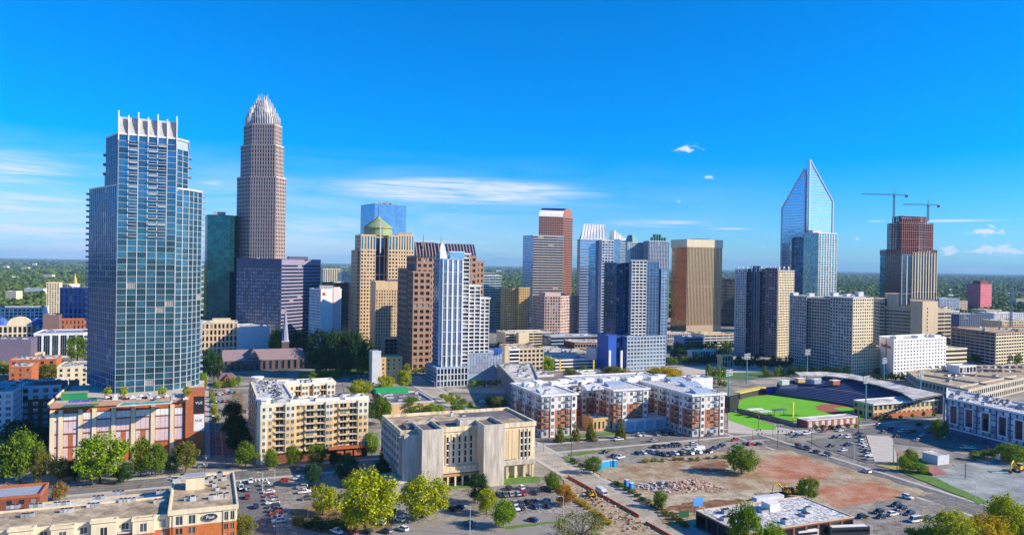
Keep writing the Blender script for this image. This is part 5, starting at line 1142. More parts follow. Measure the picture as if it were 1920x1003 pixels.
# ---- old government building, centre
zg = 25.0
FL = R(752, 812, zg); wg = float(rayhit(1008, FL, V)); dg_ = 36.0
mc = mat('stained_cream_concrete', (.64, .53, .37), .9, var=.32, scale=.4, streak=True, contrast=1.6, gamt=.2); ml = mat('stained_grey_concrete', (.50, .45, .38), .92, var=.28, scale=.5, streak=True, contrast=1.3, gamt=.22)
T = thing('concrete_office_building', 'old cream concrete office block with two blank shafts and slit windows, beside the parking lot', 'office building', (*FL, 0)); wins = []
x1, x2, x3, x4 = [float(rayhit(p_, FL, V)) for p_ in (786, 825, 900, 938)]
xr = float(rayhit(1003, FL, V))
poly = [FL+Uu*dg_, FL, FL+V*wg, FL+V*wg+Uu*dg_]
body = poly
wb = MB(); wb.prism(body, 6.5, zg, mc); inn = offset(poly, -4); wb.prism(inn, 0, 6.5, mc, bottom=False)
wb.prism([FL+V*1+Uu*20, FL+V*1-Uu*.0+Uu*1, FL+V*(wg*.78)+Uu*1, FL+V*(wg*.78)+Uu*20], 0, 6.5, mc)
wb.build('wall', T)
nf_ = -Uu; rb = MB(); rb.sheet(offset(poly, -.5), zg+.03, m_rooft); rb.ring(offset(poly, .5), offset(poly, -.5), zg-.9, zg+1.2, mc); rb.ring(offset(poly, .35), offset(poly, .0), 6.3, 8.4, ml); rb.build('roof', T)
for (a_, b_, zt, ou) in ((x1, x2, zg+2.8, 9.5), (x3, x4, zg+3.0, 9.0)):
    f = MB(); q = FL+V*a_-Uu*ou; pl_ = [q+Uu*(ou+9), q, q+V*(b_-a_), q+V*(b_-a_)+Uu*(ou+9)]
    f.prism(pl_, 0, zt-1.4, ml, top=m_roofd); f.ring(pl_, offset(pl_, -.6), zt-1.4, zt, ml); f.build('blank_shaft', T)
f = MB(); f.prism([FL-Uu*2, FL-Uu*5.0+V*.2, FL+V*x1-Uu*5.0, FL+V*x1-Uu*2][::1], 0, zg, ml); f.build('left_block', T)
f = MB(); f.obox(FL+V*x2, V, -Uu, x3-x2, 2.0, 6.4, 8.5, mc)
for zq in (6.4,): f.obox(FL+V*x2-Uu*2, V, -Uu, x3-x2, 1.2, 6.2, 7.0, mc)
f.build('ledge', T)
def slits(xa, xb, n_, rows, w_=.95, h_=2.6, off=0.0):
    for i in range(n_):
        x = xa+(xb-xa)*(i+.5)/n_
        rib = MB(); rib.obox(FL+V*(x-w_*.5-.55)-Uu*(off+.35), V, Uu, .4, .4, 8.8, zg-2.0, mc); rib.build('rib', T)
        for j in range(rows):
            zq = 10.4+j*(zg-12.6)/rows+h_*.5-.6; q = FL+V*x-Uu*(off+.06); wins.append((q[0], q[1], zq, w_, h_, TH, SL))
            f = MB(); f.obox(q-V*w_*.5-Uu*.25, V, Uu, w_, .3, zq-h_*.5-.55, zq-h_*.5-.05, m_white); f.build('sill', T)
SL = St(gl=g_black, mul=0, frame=m_dark)
slits(x2+3.5, x3-1.5, 5, 4); slits(xr-6.5, xr-.4, 3, 4)
f = MB(); f.obox(FL+V*(x4+1.5), V, -Uu, xr-7-x4-2, .5, 9.2, zg-2.2, mat('buff_panel', (.66, .50, .29), .85, streak=True))
for s in (.33, .45, .66): f.obox(FL+V*(x4+1.5+(xr-9-x4)*s), V, -Uu, .25, .62, 9.2, zg-2.2, mc)
f.build('blank_panel', T)
for k in range(5):
    f = MB(); q = FL+V*(x4+1.0+k*(wg-x4-1.6)/4); f.box(q+Uu*1, 1.2, 1.2, 0, 6.5, mc, TH); f.build('column', T)
for k in range(6):
    f = MB(); q = FL+V*(wg-.9)+Uu*(3+k*6); f.box(q, 1.2, 1.2, 0, 6.5, mc, TH); f.build('column', T)
f = MB(); f.obox(FL+V*(x2+.5)-Uu*3.2, V, Uu, x3-x2-1, 1, 4.6, 5.6, mat('tan_fascia', (.45, .28, .13), .8)); 
for k in range(6): f.obox(FL+V*(x2+.5+k*(x3-x2-1.6)/5)-Uu*3.2, V, Uu, .7, .8, 0, 4.6, mc)
f.build('entrance_canopy', T)
facade(wbs := MB(), wins, poly[0], poly[1]+Uu*0, 8.6, zg-1.5, St(bw=5.2, fh=4.0, pier=1.6, span=1.6, dep=.8, wall=ml, gl=g_dark)); wbs.build('side_frame', T)
facade(wbs := MB(), wins, FL+V*x2-Uu*.0+Uu*1, FL+V*x3+Uu*1, .3, 4.4, St(bw=3, fh=4, pier=.4, span=.4, dep=.3, wall=mc, gl=g_dark)); wbs.build('shopfront', T)
put_windows(T, wins, 100)
f = MB(); q = FL+V*(x2+x3)*.5+Uu*14; f.box(q, 10, 6, zg+.03, zg+.5, m_roofd, TH); f.build('roof_patch', T)
f = MB(); q = FL+V*wg*.78+Uu*24; f.box(q, 26, 18, zg+.03, zg+.25, m_roofd, TH); f.build('roof_patch', T)
f = MB(); q = FL+V*8+Uu*9; f.box(q, 9, 9, zg+.03, zg+1.6, m_roofd, TH); f.build('roof_hatch', T)
f = MB(); q = FL+V*(x3-3)+Uu*6; f.box(q, 9, 6, zg+.03, zg+3.2, ml, TH); f.build('penthouse', T)
units(T, poly, zg, 6, 1, 2, seed=9, inset=4)
# left ramp block
f = MB(); f.obox(FL-V*7-Uu*6, V, Uu, 12, 16, 0, 4.5, m_grey); f.obox(FL-V*7.3-Uu*6.3, V, Uu, 12.6, 16.6, 4.5, 5.2, mc); f.build('loading_deck', T)
# ---- tan low building with green canopy, small tan tower behind
O = R(746, 757, 9.5); wq = float(rayhit(816, O, V)); p = [O+Uu*42, O, O+V*wq, O+V*wq+Uu*42]
O = R(733, 758, 9.5); wq = float(rayhit(817, O, V)); p = [O+Uu*40, O, O+V*wq, O+V*wq+Uu*40]
T = building('tan_flat_hall', 'low tan windowless hall with dark flat roof and a green roofed rear annexe', p, 9.5, [St(bw=6, fh=8, pier=.5, span=.6, dep=.2, wall=m_dbrick, gl=m_dbrick), None, None, None], wallm=mat('peach_stucco', (.66, .44, .22), .85, streak=True), roofm=m_roofd, nunits=9, parm=m_lgrey)
f = MB(); q = O+V*10+Uu*44; f.box(q, 22, 9, 0, 9.5, m_brick, TH); f.box(q, 23, 10, 9.5, 12.5, mat('green_awning', (.02, .33, .12), .7), TH); f.build('green_annexe', T)
f = MB(); q = O+V*wq+Uu*1; f.obox(q, V, Uu, .3, 12, 1, 9, mat('green_awning', (.02, .33, .12))); f.build('green_side_panel', T)
p = bx(716, 757, 622, 14); z = zat(p[1], 672)
T = tiers('small_tan_tower', 'small tan office tower with grey stair shaft, above the tan flat hall', 'office building', [(p, 0, z, [None, St(bw=4.5, fh=3.4, pier=3.0, span=1.6, dep=.2, wall=m_tan, gl=g_win), None, None], m_rooft), (bx(701, 717, 618, 12), 0, zat(p[1], 660), [St(bw=6, fh=4, pier=.6, span=.5, dep=.2, wall=m_lgrey, gl=m_beige), None, None, None], m_roofl)], units_=2)
# ---- church and neighbours left of centre
m_stone = mat('church_stone', (.13, .095, .09), .9, var=.25, scale=.8)
O = at(432, 690); p = bx(420, 573, 672, 26)
T = thing('stone_church', 'long dark stone church with shallow brown roof and slim grey spire', 'church', (*p[1], 0))
z = 9.5
f = MB(); f.prism(p, 0, z, m_stone); wins = []; facade(f, wins, p[1], p[2], .4, z-.3, St(bw=5.5, fh=8, pier=3.2, span=1.2, dep=.6, wall=m_stone, gl=g_deep)); f.build('wall', T)
f = MB(); e1 = p[2]-p[1]; r0, r1 = (p[0]+p[1])/2, (p[2]+p[3])/2; zr = z+8.5
o = offset(p, .8)
f.add([(o[1][0], o[1][1], z-.2), (o[2][0], o[2][1], z-.2), (r1[0], r1[1], zr), (r0[0], r0[1], zr), (o[0][0], o[0][1], z-.2), (o[3][0], o[3][1], z-.2)], [(0, 1, 2, 3), (3, 2, 5, 4), (0, 3, 4), (1, 5, 2)], mat('mauve_slate_roof', (.26, .19, .20), .8, var=.2, scale=.6)); f.build('roof', T)
put_windows(T, wins)
f = MB(); f.obox(p[1]+V*22, V, Uu, 9, 27, 0, z+2.5, m_stone); q = p[1]+V*22
f.add([(q[0], q[1], z+2.5), (*(q+V*9), z+2.5), (*(q+V*4.5), z+10.5), (*(q+Uu*27), z+2.5), (*(q+V*9+Uu*27), z+2.5), (*(q+V*4.5+Uu*27), z+10.5)], [(0, 1, 2), (3, 4, 5), (0, 2, 5, 3), (1, 4, 5, 2)], MATS['mauve_slate_roof']); f.build('cross_gable', T)
sc_ = at(537, 715); f = MB(); zs = zat(sc_, 640); f.box(sc_, 6.5, 6.5, 0, zs, m_stone, TH); f.box(sc_, 7, 7, zs, zs+.6, m_lgrey, TH)
f.tube((*sc_, zs+.5), (*sc_, zat(sc_, 572)), 3.4, .1, mat('spire_slate', (.28, .30, .40), .6), n=8); f.build('spire', T)
# cream office
p = bx(379, 447, 790, 26); z = zat(p[1], 606)
T = building('arched_cream_office', 'cream four storey office with tall arched windows, above the stone church', p, z, [None, St(bw=4, fh=6.5, pier=1.8, span=1.8, dep=.4, wall=m_sand, gl=g_dark), None, None], wallm=m_sand, nunits=4, parm=m_cream); box_on(T, at(417, 803), 18, 8, z, z+4, m_cream)
p = bx(447, 508, 800, 40); building('blank_white_hall', 'pale blank walled hall at the foot of the violet office slab', p, zat(p[1], 614), [None]*4, wallm=m_lgrey, cat='hall', nunits=3)
# small red brick house
hc = bx(413, 445, 590, 14); T = thing('red_brick_cottage', 'small red brick cottage with dark gabled roof by the street', 'house', (*hc[1], 0)); wins = []
f = MB(); f.prism(hc, 0, 6.5, m_brick); facade(f, wins, hc[1], hc[2], .2, 6.3, St(bw=3, fh=3, pier=1.6, span=1.4, dep=.2, wall=m_brick, gl=g_win)); f.build('wall', T)
f = MB(); o = offset(hc, .7); e = o[2]-o[1]; g_ = o[0]-o[1]
def P3(a_, b_, z_): q = o[1]+e*a_+g_*b_; return (q[0], q[1], z_)
f.add([P3(0, 0, 6.4), P3(1, 0, 6.4), P3(1, 1, 6.4), P3(0, 1, 6.4), P3(.25, .5, 10), P3(.75, .5, 10)], [(0, 1, 5, 4), (1, 2, 5), (2, 3, 4, 5), (3, 0, 4)], m_shingle)
f.add([P3(.3, -.1, 6.4), P3(.7, -.1, 6.4), P3(.5, -.1, 9.4), P3(.5, .4, 9.4), P3(.3, .4, 7), P3(.7, .4, 7)], [(0, 1, 2), (0, 2, 3, 4), (1, 5, 3, 2)], m_dbrick); f.build('roof', T)
f = MB(); q = hc[1]+V*2+Uu*8; f.box(q, 1.2, 1.2, 6, 11.5, m_brick, TH); f.build('chimney', T); put_windows(T, wins)
# ---- central comb shaped apartments
zc_ = 24.5
A = R(1016, 742, zc_)
mw = mat('offwhite_siding', (.70, .68, .66), .8); mb1 = mat('rust_brick', (.40, .16, .08), .9, var=.12, scale=1.5); mg1 = mat('grey_siding', (.42, .43, .46), .8)
poly = walk(A, [('x', 1086), ('b', 30), ('xf', (1155, -26)), ('x', 1220), ('b', 28), ('xf', (1303, -58)), ('x', 1363)])
P_end = poly[-1]; back = 64
tA = (P_end-A)@V
poly = poly+[P_end+Uu*(back-(P_end-A)@Uu), A+V*46+Uu*back, A+V*46+Uu*46, A+Uu*46]
poly = [np.array(q) for q in poly]
if area(poly) < 0: poly = poly[::-1]
T = thing('comb_apartments', 'long white and brick apartment complex with three projecting wings, left of the ballpark', 'apartment building', (*A, 0)); wins = []
wb = MB(); wb.prism(poly, 0, 15.8, mb1, bottom=False); wb.prism(poly, 15.8, zc_, mw, bottom=False); wb.build('wall', T)
rb = MB(); rb.sheet(offset(poly, -.3), zc_+.03, m_roofw); rb.ring(offset(poly, .9), offset(poly, -.4), zc_-.5, zc_+.6, m_white); rb.build('roof', T)
n_ = len(poly)
for i in range(n_):
    a_, b_ = poly[i], poly[(i+1) % n_]; mid_ = (a_+b_)/2; d = (b_-a_)/np.linalg.norm(b_-a_); n = np.array([d[1], -d[0]])
    if n @ (-mid_) <= 0: continue
    Lq = float(np.linalg.norm(b_-a_)); nb_ = max(1, round(Lq/4.6)); bw_ = Lq/nb_
    fb = MB()
    for k in range(nb_):
        aa, bb_ = a_+d*k*bw_, a_+d*(k+1)*bw_; white = (k % 3 == 1)
        lo_m = mw if white else mb1; up_m = mw if (k % 3) else mg1
        if white: fb.obox(aa+d*bw_*.2, d, n, bw_*.6, .5, 0.1, zc_-.6, mw); 
        else: fb.obox(aa, d, n, bw_, .12, .1, 4.6, mg1); fb.obox(aa, d, n, bw_, .12, 15.8, zc_-.6, up_m)
        for j in range(6):
            zq = 2.4+j*4.0*(zc_-1)/24; off = .56 if white else .18
            if not white and 0 < j < 3: off = .06
            q = aa+d*bw_*.5+n*off; wins.append((q[0], q[1], zq, 1.7, 2.1, math.atan2(d[1], d[0]), WS if (k+j) % 4 else WD))
    fb.build('facade', T)
    if Lq > 20 or abs(d@Uu) > .9:
        for k in range(0, nb_, 3):
            for j in range(1, 6):
                zq = 1.0+j*4.0*(zc_-1)/24; bb = MB(); q = a_+d*(k*bw_+.6)+n*.1; bb.obox(q, d, n, bw_-1.2, 1.3, zq, zq+.18, m_lgrey); bb.obox(q+n*1.2, d, n, bw_-1.2, .07, zq+.18, zq+1.1, m_dark); bb.build('balcony', T)
put_windows(T, wins, 100)
for k in range(12):
    f = MB(); q = A+V*(6+k*9.2)+Uu*(34+(k % 2)*6); f.box(q, 6.5, 5, zc_, zc_+2.4, m_white, TH)
    f.build('roof_monitor', T)
for (a_, b_) in ((8, 10), (40, 12), (98, -18), (60, 20), (107, 5), (109, 24)):
    f = MB(); q = A+V*a_+Uu*b_; pl_ = [q-V*6-Uu*3, q+V*6-Uu*3, q+V*6+Uu*3, q-V*6+Uu*3]; f.prism(pl_, zc_, [zc_+1, zc_+1, zc_+2.6, zc_+2.6], m_blueg if a_ > 50 else m_lgrey); f.build('roof_canopy', T)
for (a_, b_, w_, h_) in ((2, 2, 13, 40), (18, 32, 90, 12), (34, 6, 13, 24), (98, -26, 13, 86)):
    units(T, [A+V*a_+Uu*(b_+h_), A+V*a_+Uu*b_, A+V*(a_+w_)+Uu*b_, A+V*(a_+w_)+Uu*(b_+h_)], zc_, 14, .9, 1.8, seed=a_, inset=1.5)
# low tan pavilion in front and grey garage wall
p = bx(1085, 1165, 428, 14); p = [q for q in p]
O = R(1112, 787, 7); p = [O+Uu*14, O, O+V*rayhit(1162, O, V), O+V*rayhit(1162, O, V)+Uu*14]
building('tan_club_house', 'low tan brick pavilion with small arched windows in front of the comb apartments', p, 7, [None, St(bw=3, fh=6, pier=1.4, span=2.6, dep=.2, wall=m_tan, gl=g_win), None, None], cat='pavilion', nunits=6)
O = R(1172, 789, 6.5); w_ = rayhit(1302, O, V); p = [O+Uu*12, O, O+V*w_, O+V*w_+Uu*12]
building('grey_podium_garage', 'long low grey garage front with shutters between two apartment wings', p, 6.5, [None, St(bw=7, fh=6, pier=1.5, span=1.6, dep=.3, wall=m_lgrey, gl=m_blueg), None, None], cat='garage', wallm=m_lgrey)
# big box behind
O = R(990, 742, 18); 
p = [at(936, 640), at(986, 500), at(1020, 515), at(1000, 640)]; z = 15
building('grey_box_store', 'big grey box building with roof clutter beside the first apartment wing', p, z, [St(bw=14, fh=14, pier=.6, span=.8, dep=.3, wall=m_grey, gl=mat('shadow_grey_panel', (.22, .20, .22), .8))]+[None]*3, wallm=m_grey, nunits=10, usize=(2, 5))
p = bx(1012, 1068, 560, 16); T = thing('hip_roof_hall', 'beige hall with dark brown hipped roof above the long apartment roofs', 'hall', (*p[1], 0)); zq = zat(p[1], 723)
f = MB(); f.prism(p, 0, zq, m_cream); f.build('wall', T); f = MB(); o = offset(p, .7); e = o[2]-o[1]; g_ = o[0]-o[1]
f.add([P3(0, 0, zq), P3(1, 0, zq), P3(1, 1, zq), P3(0, 1, zq), P3(.12, .5, zq+5), P3(.88, .5, zq+5)], [(0, 1, 5, 4), (1, 2, 5), (2, 3, 4, 5), (3, 0, 4)], m_shingle); f.build('roof', T)
p = bx(1000, 1042, 600, 20); building('vent_box', 'pale box with roof fans just left of the clipped green tree block', p, zat(p[1], 706), [None]*4, wallm=m_lgrey, nunits=5)
p = bx(1300, 1340, 545, 14); building('white_kiosk', 'small white flat roofed kiosk behind the right apartment wing', p, zat(p[1], 712), [None]*4, wallm=m_white, cat='kiosk', nunits=2)
# ---- white roofed shed, bottom right
zr_ = 6.0; A = R(1306, 957, zr_); B = A-Uu*float(abs((A-R(1396, 1000, zr_))@Uu)); Cc = B+V*float((R(1590, 972, zr_)-R(1396, 1000, zr_))@V); Dd = A+V*float((R(1503, 931, zr_)-A)@V)
Cc = Dd+(B-A)
p = [A, B, Cc, Dd]
T = building('white_roof_warehouse', 'low warehouse with patchy worn white roof at the bottom right', p, zr_, [St(bw=6, fh=5.4, pier=1, span=1.2, dep=.3, wall=m_dark, gl=g_black), St(bw=6, fh=5.4, pier=1, span=1.2, dep=.3, wall=m_dbrick, gl=g_black), None, None], cat='warehouse', roofm=m_roofw, par=.35, parm=m_beige, nunits=7)
f = MB(); q = R(1445, 955, zr_); f.box(q, 5, 5, zr_, zr_+3, m_white, TH); f.build('roof_cabin', T)
f = MB(); q = R(1440, 936, zr_); f.box(q, 14, 3, zr_, zr_+1.6, m_lgrey, TH); f.build('roof_duct', T)
# blue sign by it
def signboard(label, px, pyb, w_, h_, m, z0=3, group=None, text=None, tm=None):
    q = G(px, pyb); T = thing('signboard', label, 'sign', (*q, 0)); f = MB()
    for s in (-.35, .35): f.tube((*(q+V*w_*s), 0), (*(q+V*w_*s), z0+h_*.5), .12, .12, m_dark)
    f.build('post', T); f = MB(); f.box(q-Uu*.15, w_, .25, z0, z0+h_, m, TH); f.build('panel', T)
    return T
signboard('bright blue billboard standing by the warehouse corner', 1308, 966, 4.6, 3.2, mat('blue_sign', (.10, .35, .85), .5), 4)
signboard('dark green board beside the warehouse', 1282, 975, 4.5, 2.6, mat('green_sign', (.02, .12, .05), .6), 1.2)
# ---- left cluster
p = [at(-50, 470), at(-45, 455), at(66, 462), at(66, 500)]
def lbx(x0, x1, D, dp): 
    C = at(x1, D); w_ = -rayhit(x0, C, V); return [C-V*w_+Uu*dp, C-V*w_, C, C+Uu*dp]
p = lbx(-60, 28, 418, 40); z = 24
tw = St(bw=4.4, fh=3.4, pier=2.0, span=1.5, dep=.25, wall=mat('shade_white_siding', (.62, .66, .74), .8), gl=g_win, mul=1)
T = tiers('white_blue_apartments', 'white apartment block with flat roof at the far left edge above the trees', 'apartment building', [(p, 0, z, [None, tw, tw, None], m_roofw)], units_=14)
p = lbx(22, 118, 448, 26)
tb = St(bw=4.8, fh=3.4, pier=2.4, span=1.5, dep=.25, wall=m_dbrick, gl=g_pale, mul=1); tw2 = St(bw=4.8, fh=3.6, pier=2.4, span=1.6, dep=.25, wall=tw.wall, gl=g_win)
T = tiers('mansard_apartments', 'brick apartment block with pale upper floor and dark mansard left of the podium', 'apartment building', [(p, 0, 15, [None, tb, tb, None], m_roofl), (offset(p, -.2), 15, 23, [None, tw2, tw2, None], m_roofw)], units_=12)
for k in range(4):
    f = MB(); q = p[1]+V*(12+k*6)+Uu*.5; f.obox(q, V, Uu, 5, 4, 20, 26, m_shingle); f.build('mansard', T)
p = lbx(20, 62, 560, 26); building('red_brick_row', 'orange brick row house with pale flat roof left of the leafy tree', p, zat(p[1], 690), [None, St(bw=5, fh=3.5, pier=3.2, span=1.6, dep=.2, wall=m_brick, gl=g_win)]*2, wallm=m_brick, nunits=8)
p = lbx(18, 66, 510, 20); 
p = lbx(20, 108, 610, 26); building('brick_store', 'long low brick store with cluttered pale roof at left', p, zat(p[1], 677), [None, St(bw=6, fh=4, pier=4, span=1.8, dep=.2, wall=m_brick, gl=g_dark)]*2, wallm=m_brick, nunits=14)
p = lbx(110, 168, 540, 30); building('grey_gabled_row', 'pale row house with grey roofs beside the foot of the tall blue tower', p, zat(p[1], 690), [None, St(bw=5, fh=3.5, pier=3, span=1.6, dep=.2, wall=m_cream, gl=g_win)]*2, wallm=m_cream, roofm=mat('grey_shingle', (.28, .27, .30), .9), nunits=6)
p = lbx(66, 160, 760, 45); z = zat(p[1], 627)
T = tiers('columned_white_hall', 'white hall with tall window strips and pale columns behind the brick store', 'hall', [(p, 0, z, [None, St(bw=7, fh=40, pier=1.8, span=2.6, dep=.7, wall=m_white, gl=g_deep, mul=2), St(bw=7, fh=40, pier=1.8, span=2.6, dep=.7, wall=m_white, gl=g_deep), None], mat('blue_grey_roof', (.20, .24, .38), .8))], units_=4)
b = MB(); b.prism(lbx(60, 82, 720, 12), 0, zat(at(70, 740), 657), m_cream); b.build('porch_block', T)
p = lbx(-30, 82, 1010, 40); z = zat(p[1], 579)
tiers('white_office_row', 'long white office with many pale piers at the left edge', 'office building', [(p, 0, z, [None, St(bw=5, fh=4.4, pier=1.2, span=1.4, dep=.5, wall=m_white, gl=g_dark)]*2, m_roofd)], units_=8)
p = lbx(-30, 62, 900, 36); zq = zat(p[1], 612)
T = tiers('domed_station', 'low cream hall with arched gable and blue domes at the left edge', 'hall', [(p, 0, zq, [None, St(bw=5, fh=8, pier=1.6, span=1.6, dep=.5, wall=m_cream, gl=g_dark)]*2, mat('blue_grey_roof', (.2, .24, .38)))])
for x in (5, 70):
    f = MB(); q = at(x, 915); f.tube((*q, zq), (*q, zq+4), 8, 7, m_royal, n=14); f.tube((*q, zq+4), (*q, zq+9), 7, .5, mat('blue_dome', (.08, .14, .42), .5), n=14); f.build('dome', T)
f = MB(); q = at(38, 898); pts = []
for k in range(11): t = math.pi*k/10; pts.append((math.cos(t)*13, math.sin(t)*11))
vs = [];
for off in (0, 5):
    for (a_, b_) in pts: s_ = q+V*a_+Uu*off; vs.append((s_[0], s_[1], zq+b_))
f.add(vs, [tuple(range(11)), tuple(range(11, 22))]+[(i, i+1, i+12, i+11) for i in range(10)], m_cream); f.build('arched_gable', T)
p = lbx(113, 172, 1000, 34); z = zat(p[1], 541)
tiers('violet_office_block', 'violet blue shaded office block half hidden by the tall blue tower', 'office building', [(p, 0, z, [None, St(bw=5.5, fh=9, pier=2.0, span=1.6, dep=.8, wall=mat('violet_panel', (.16, .17, .45), .7), gl=g_deep)]*2, m_roofd)], units_=5)
p = lbx(88, 112, 1150, 26); tiers('cream_residence', 'cream high rise residence with small finials behind the violet block', 'apartment building', [(p, 0, zat(p[1], 531), [None, St(bw=3.4, fh=3.4, pier=1.4, span=1.2, dep=.4, wall=m_cream, gl=g_dark)]*2, m_roofl), (lbx(110, 146, 1190, 26), 0, zat(p[1], 535), [None, St(bw=3.4, fh=3.4, pier=1.4, span=1.2, dep=.4, wall=m_cream, gl=g_dark)]*2, m_roofl)], units_=3)
f = MB(); q = at(141, 1180)
CT = thing('gold_tipped_spire', 'slim white spire with gold tip behind the violet office block', 'tower', (*q, 0)); f.box(q, 9, 9, 0, zat(q, 532), m_white, TH); f.build('shaft', CT); f = MB(); f.tube((*q, zat(q, 533)), (*q, zat(q, 512)), 4, .3, m_gold_ if False else mat('gold_leaf', (.7, .45, .1), .4, .6), n=8); f.build('tip', CT)
p = lbx(82, 112, 900, 30); building('brown_cinema_block', 'dark brown blank block left of the violet office', p, zat(p[1], 592), [None]*4, wallm=mat('brown_render', (.20, .13, .12), .9), roofm=m_roofd, nunits=2)
p = lbx(116, 160, 880, 14); building('orange_brick_strip', 'low orange brick strip at the foot of the violet office', p, zat(p[1], 600), [None, St(bw=4, fh=5, pier=2.4, span=1.8, dep=.2, wall=m_brick, gl=g_win)]*2, wallm=m_brick)
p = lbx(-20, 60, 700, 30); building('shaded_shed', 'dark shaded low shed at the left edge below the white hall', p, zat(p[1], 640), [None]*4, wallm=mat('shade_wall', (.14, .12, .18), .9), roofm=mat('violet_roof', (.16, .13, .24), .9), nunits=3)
# ---- white trailer, culvert and shed pieces on the right lot
p = bx(1757, 1776, 432, 8); p = [G(1754, 866), G(1757, 876), G(1778, 868), G(1778, 862)]
q = G(1758, 872); p = [q+Uu*9, q, q+V*8.5, q+V*8.5+Uu*9]
building('graffiti_shed', 'small pale block shed on the grassy lot at the right', p, 4.6, [None]*4, wallm=m_lgrey, cat='shed', roofm=m_roofl, par=.3)
q = G(1752, 888); T = thing('rusty_lean_to', 'low rusty brown sloped shelter beside the pale shed', 'shelter', (*q, 0)); f = MB()
pl_ = [q-V*5-Uu*3, q+V*5-Uu*3, q+V*5+Uu*4, q-V*5+Uu*4]; f.prism(pl_, .1, [1.2, .6, 2.6, 3.4], m_rust); f.build('roof', T)
# ================================================================== BALLPARK
T = thing('ballpark_stadium', 'baseball stadium with seating bowl coloured dark for shade under a curved pale roof', 'stadium', (*G(1600, 770), 0))
fld = [G(1383, 769), G(1386, 752), G(1400, 744), G(1450, 740), G(1530, 752), G(1600, 764), G(1621, 770), G(1621, 783), G(1608, 789), G(1515, 791), G(1480, 790), G(1440, 778)]
f = MB(); f.sheet(fld, .32, m_field); s_ = f.build('playing_field'); s_['kind'] = 'structure'
f = MB()
def arc(c, pts): return [G(*q) for q in pts]
f.sheet([G(*q) for q in ((1528, 762), (1540, 758.5), (1562, 758), (1600, 763.5), (1620, 771), (1619, 777), (1600, 782.5), (1566, 778), (1535, 770))], .36, m_infield); s_ = f.build('infield_dirt'); s_['kind'] = 'structure'
f = MB(); f.sheet([G(*q) for q in ((1562, 765.5), (1588, 763.5), (1612, 771), (1606, 777), (1580, 772))], .40, m_field); s_ = f.build('infield_grass'); s_['kind'] = 'structure'
f = MB(); f.sheet([G(*q) for q in ((1386, 753), (1400, 745), (1450, 740.5), (1530, 752.5), (1600, 764.5), (1600, 762), (1530, 749), (1450, 737), (1398, 741), (1383, 751))], .38, m_infield); s_ = f.build('warning_track'); s_['kind'] = 'structure'
mat('concourse_wall', (.10, .12, .16), .8)
# seating bowl: inner line to outer line
inn = [R(*q, 1.5) for q in ((1452, 738), (1490, 743), (1540, 750), (1590, 758), (1618, 764), (1640, 772), (1646, 784))]
out_ = [R(*q, 10) for q in ((1458, 717), (1500, 711), (1550, 710), (1610, 717), (1660, 728), (1712, 742), (1730, 752))]
rows = 14
f = MB()
for i in range(len(inn)-1):
    for r_ in range(rows):
        t0, t1 = r_/rows, (r_+1)/rows; z0_ = 1.5+8.5*t0; z1_ = 1.5+8.5*t1
        a_, b_ = inn[i]*(1-t0)+out_[i]*t0, inn[i+1]*(1-t0)+out_[i+1]*t0; c_, e_ = inn[i+1]*(1-t1)+out_[i+1]*t1, inn[i]*(1-t1)+out_[i]*t1
        f.add([(*a_, z1_), (*b_, z1_), (*c_, z1_), (*e_, z1_), (*a_, z0_), (*b_, z0_)], [(0, 1, 2, 3), (4, 5, 1, 0)], m_seat if r_ != 7 else MATS['concourse_wall'])
f.build('seating_bowl', T)
f = MB()
for a_, b_ in zip(inn, inn[1:]): d = (b_-a_); Lq = np.linalg.norm(d); d /= Lq; f.obox(a_, d, np.array([d[1], -d[0]]), Lq, .4, 0, 1.7, mat('field_wall_green', (.03, .07, .07), .7))
f.build('field_wall', T)
ou2 = [R(*q, 13) for q in ((1455, 700), (1490, 700), (1540, 699), (1600, 704), (1655, 716), (1705, 728), (1768, 742))]
inr = [R(*q, 13) for q in ((1462, 704), (1500, 704), (1548, 704), (1600, 710), (1648, 722), (1690, 735), (1712, 748))]
f = MB()
for i in range(1, len(inr)-1): f.add([(*inr[i], 13), (*inr[i+1], 13), (*ou2[i+1], 14.2), (*ou2[i], 14.2), (*inr[i], 12.2), (*inr[i+1], 12.2), (*ou2[i+1], 13.4), (*ou2[i], 13.4)], [(0, 1, 2, 3), (4, 5, 6, 7), (0, 1, 5, 4), (3, 2, 6, 7)], m_roofl)
f.build('canopy_roof', T)
f = MB()
for i in range(2, len(out_)-1):
    a_, b_ = ou2[i]-np.array([0, 0.]), ou2[i+1]; d = b_-a_; Lq = np.linalg.norm(d); d /= Lq; f.obox(a_, d, np.array([-d[1], d[0]]), Lq, 1, 0, 13, mat('concourse_wall', (.10, .12, .16), .8))
f.build('rear_wall', T)
for i in range(len(out_)):
    for t in (0, .5):
        if i == len(out_)-1 and t: continue
        q = out_[i]*(1-t)+out_[min(i+1, 6)]*t; f = MB(); f.tube((*q, 9.5), (*q, 13.2), .3, .3, m_lgrey, n=6); f.build('canopy_post', T)
for (x, y, m_) in ((1500, 712, m_tan), (1570, 707, m_sand), (1565, 716, m_brick), (1470, 716, m_lgrey), (1530, 714, m_blueg)):
    f = MB(); q = R(x, y, 11); f.box(q, 7, 4, 9, 12.2, m_, TH); f.box(q, 7.6, 4.6, 12.2, 12.6, m_white, TH); f.build('concession_box', T)
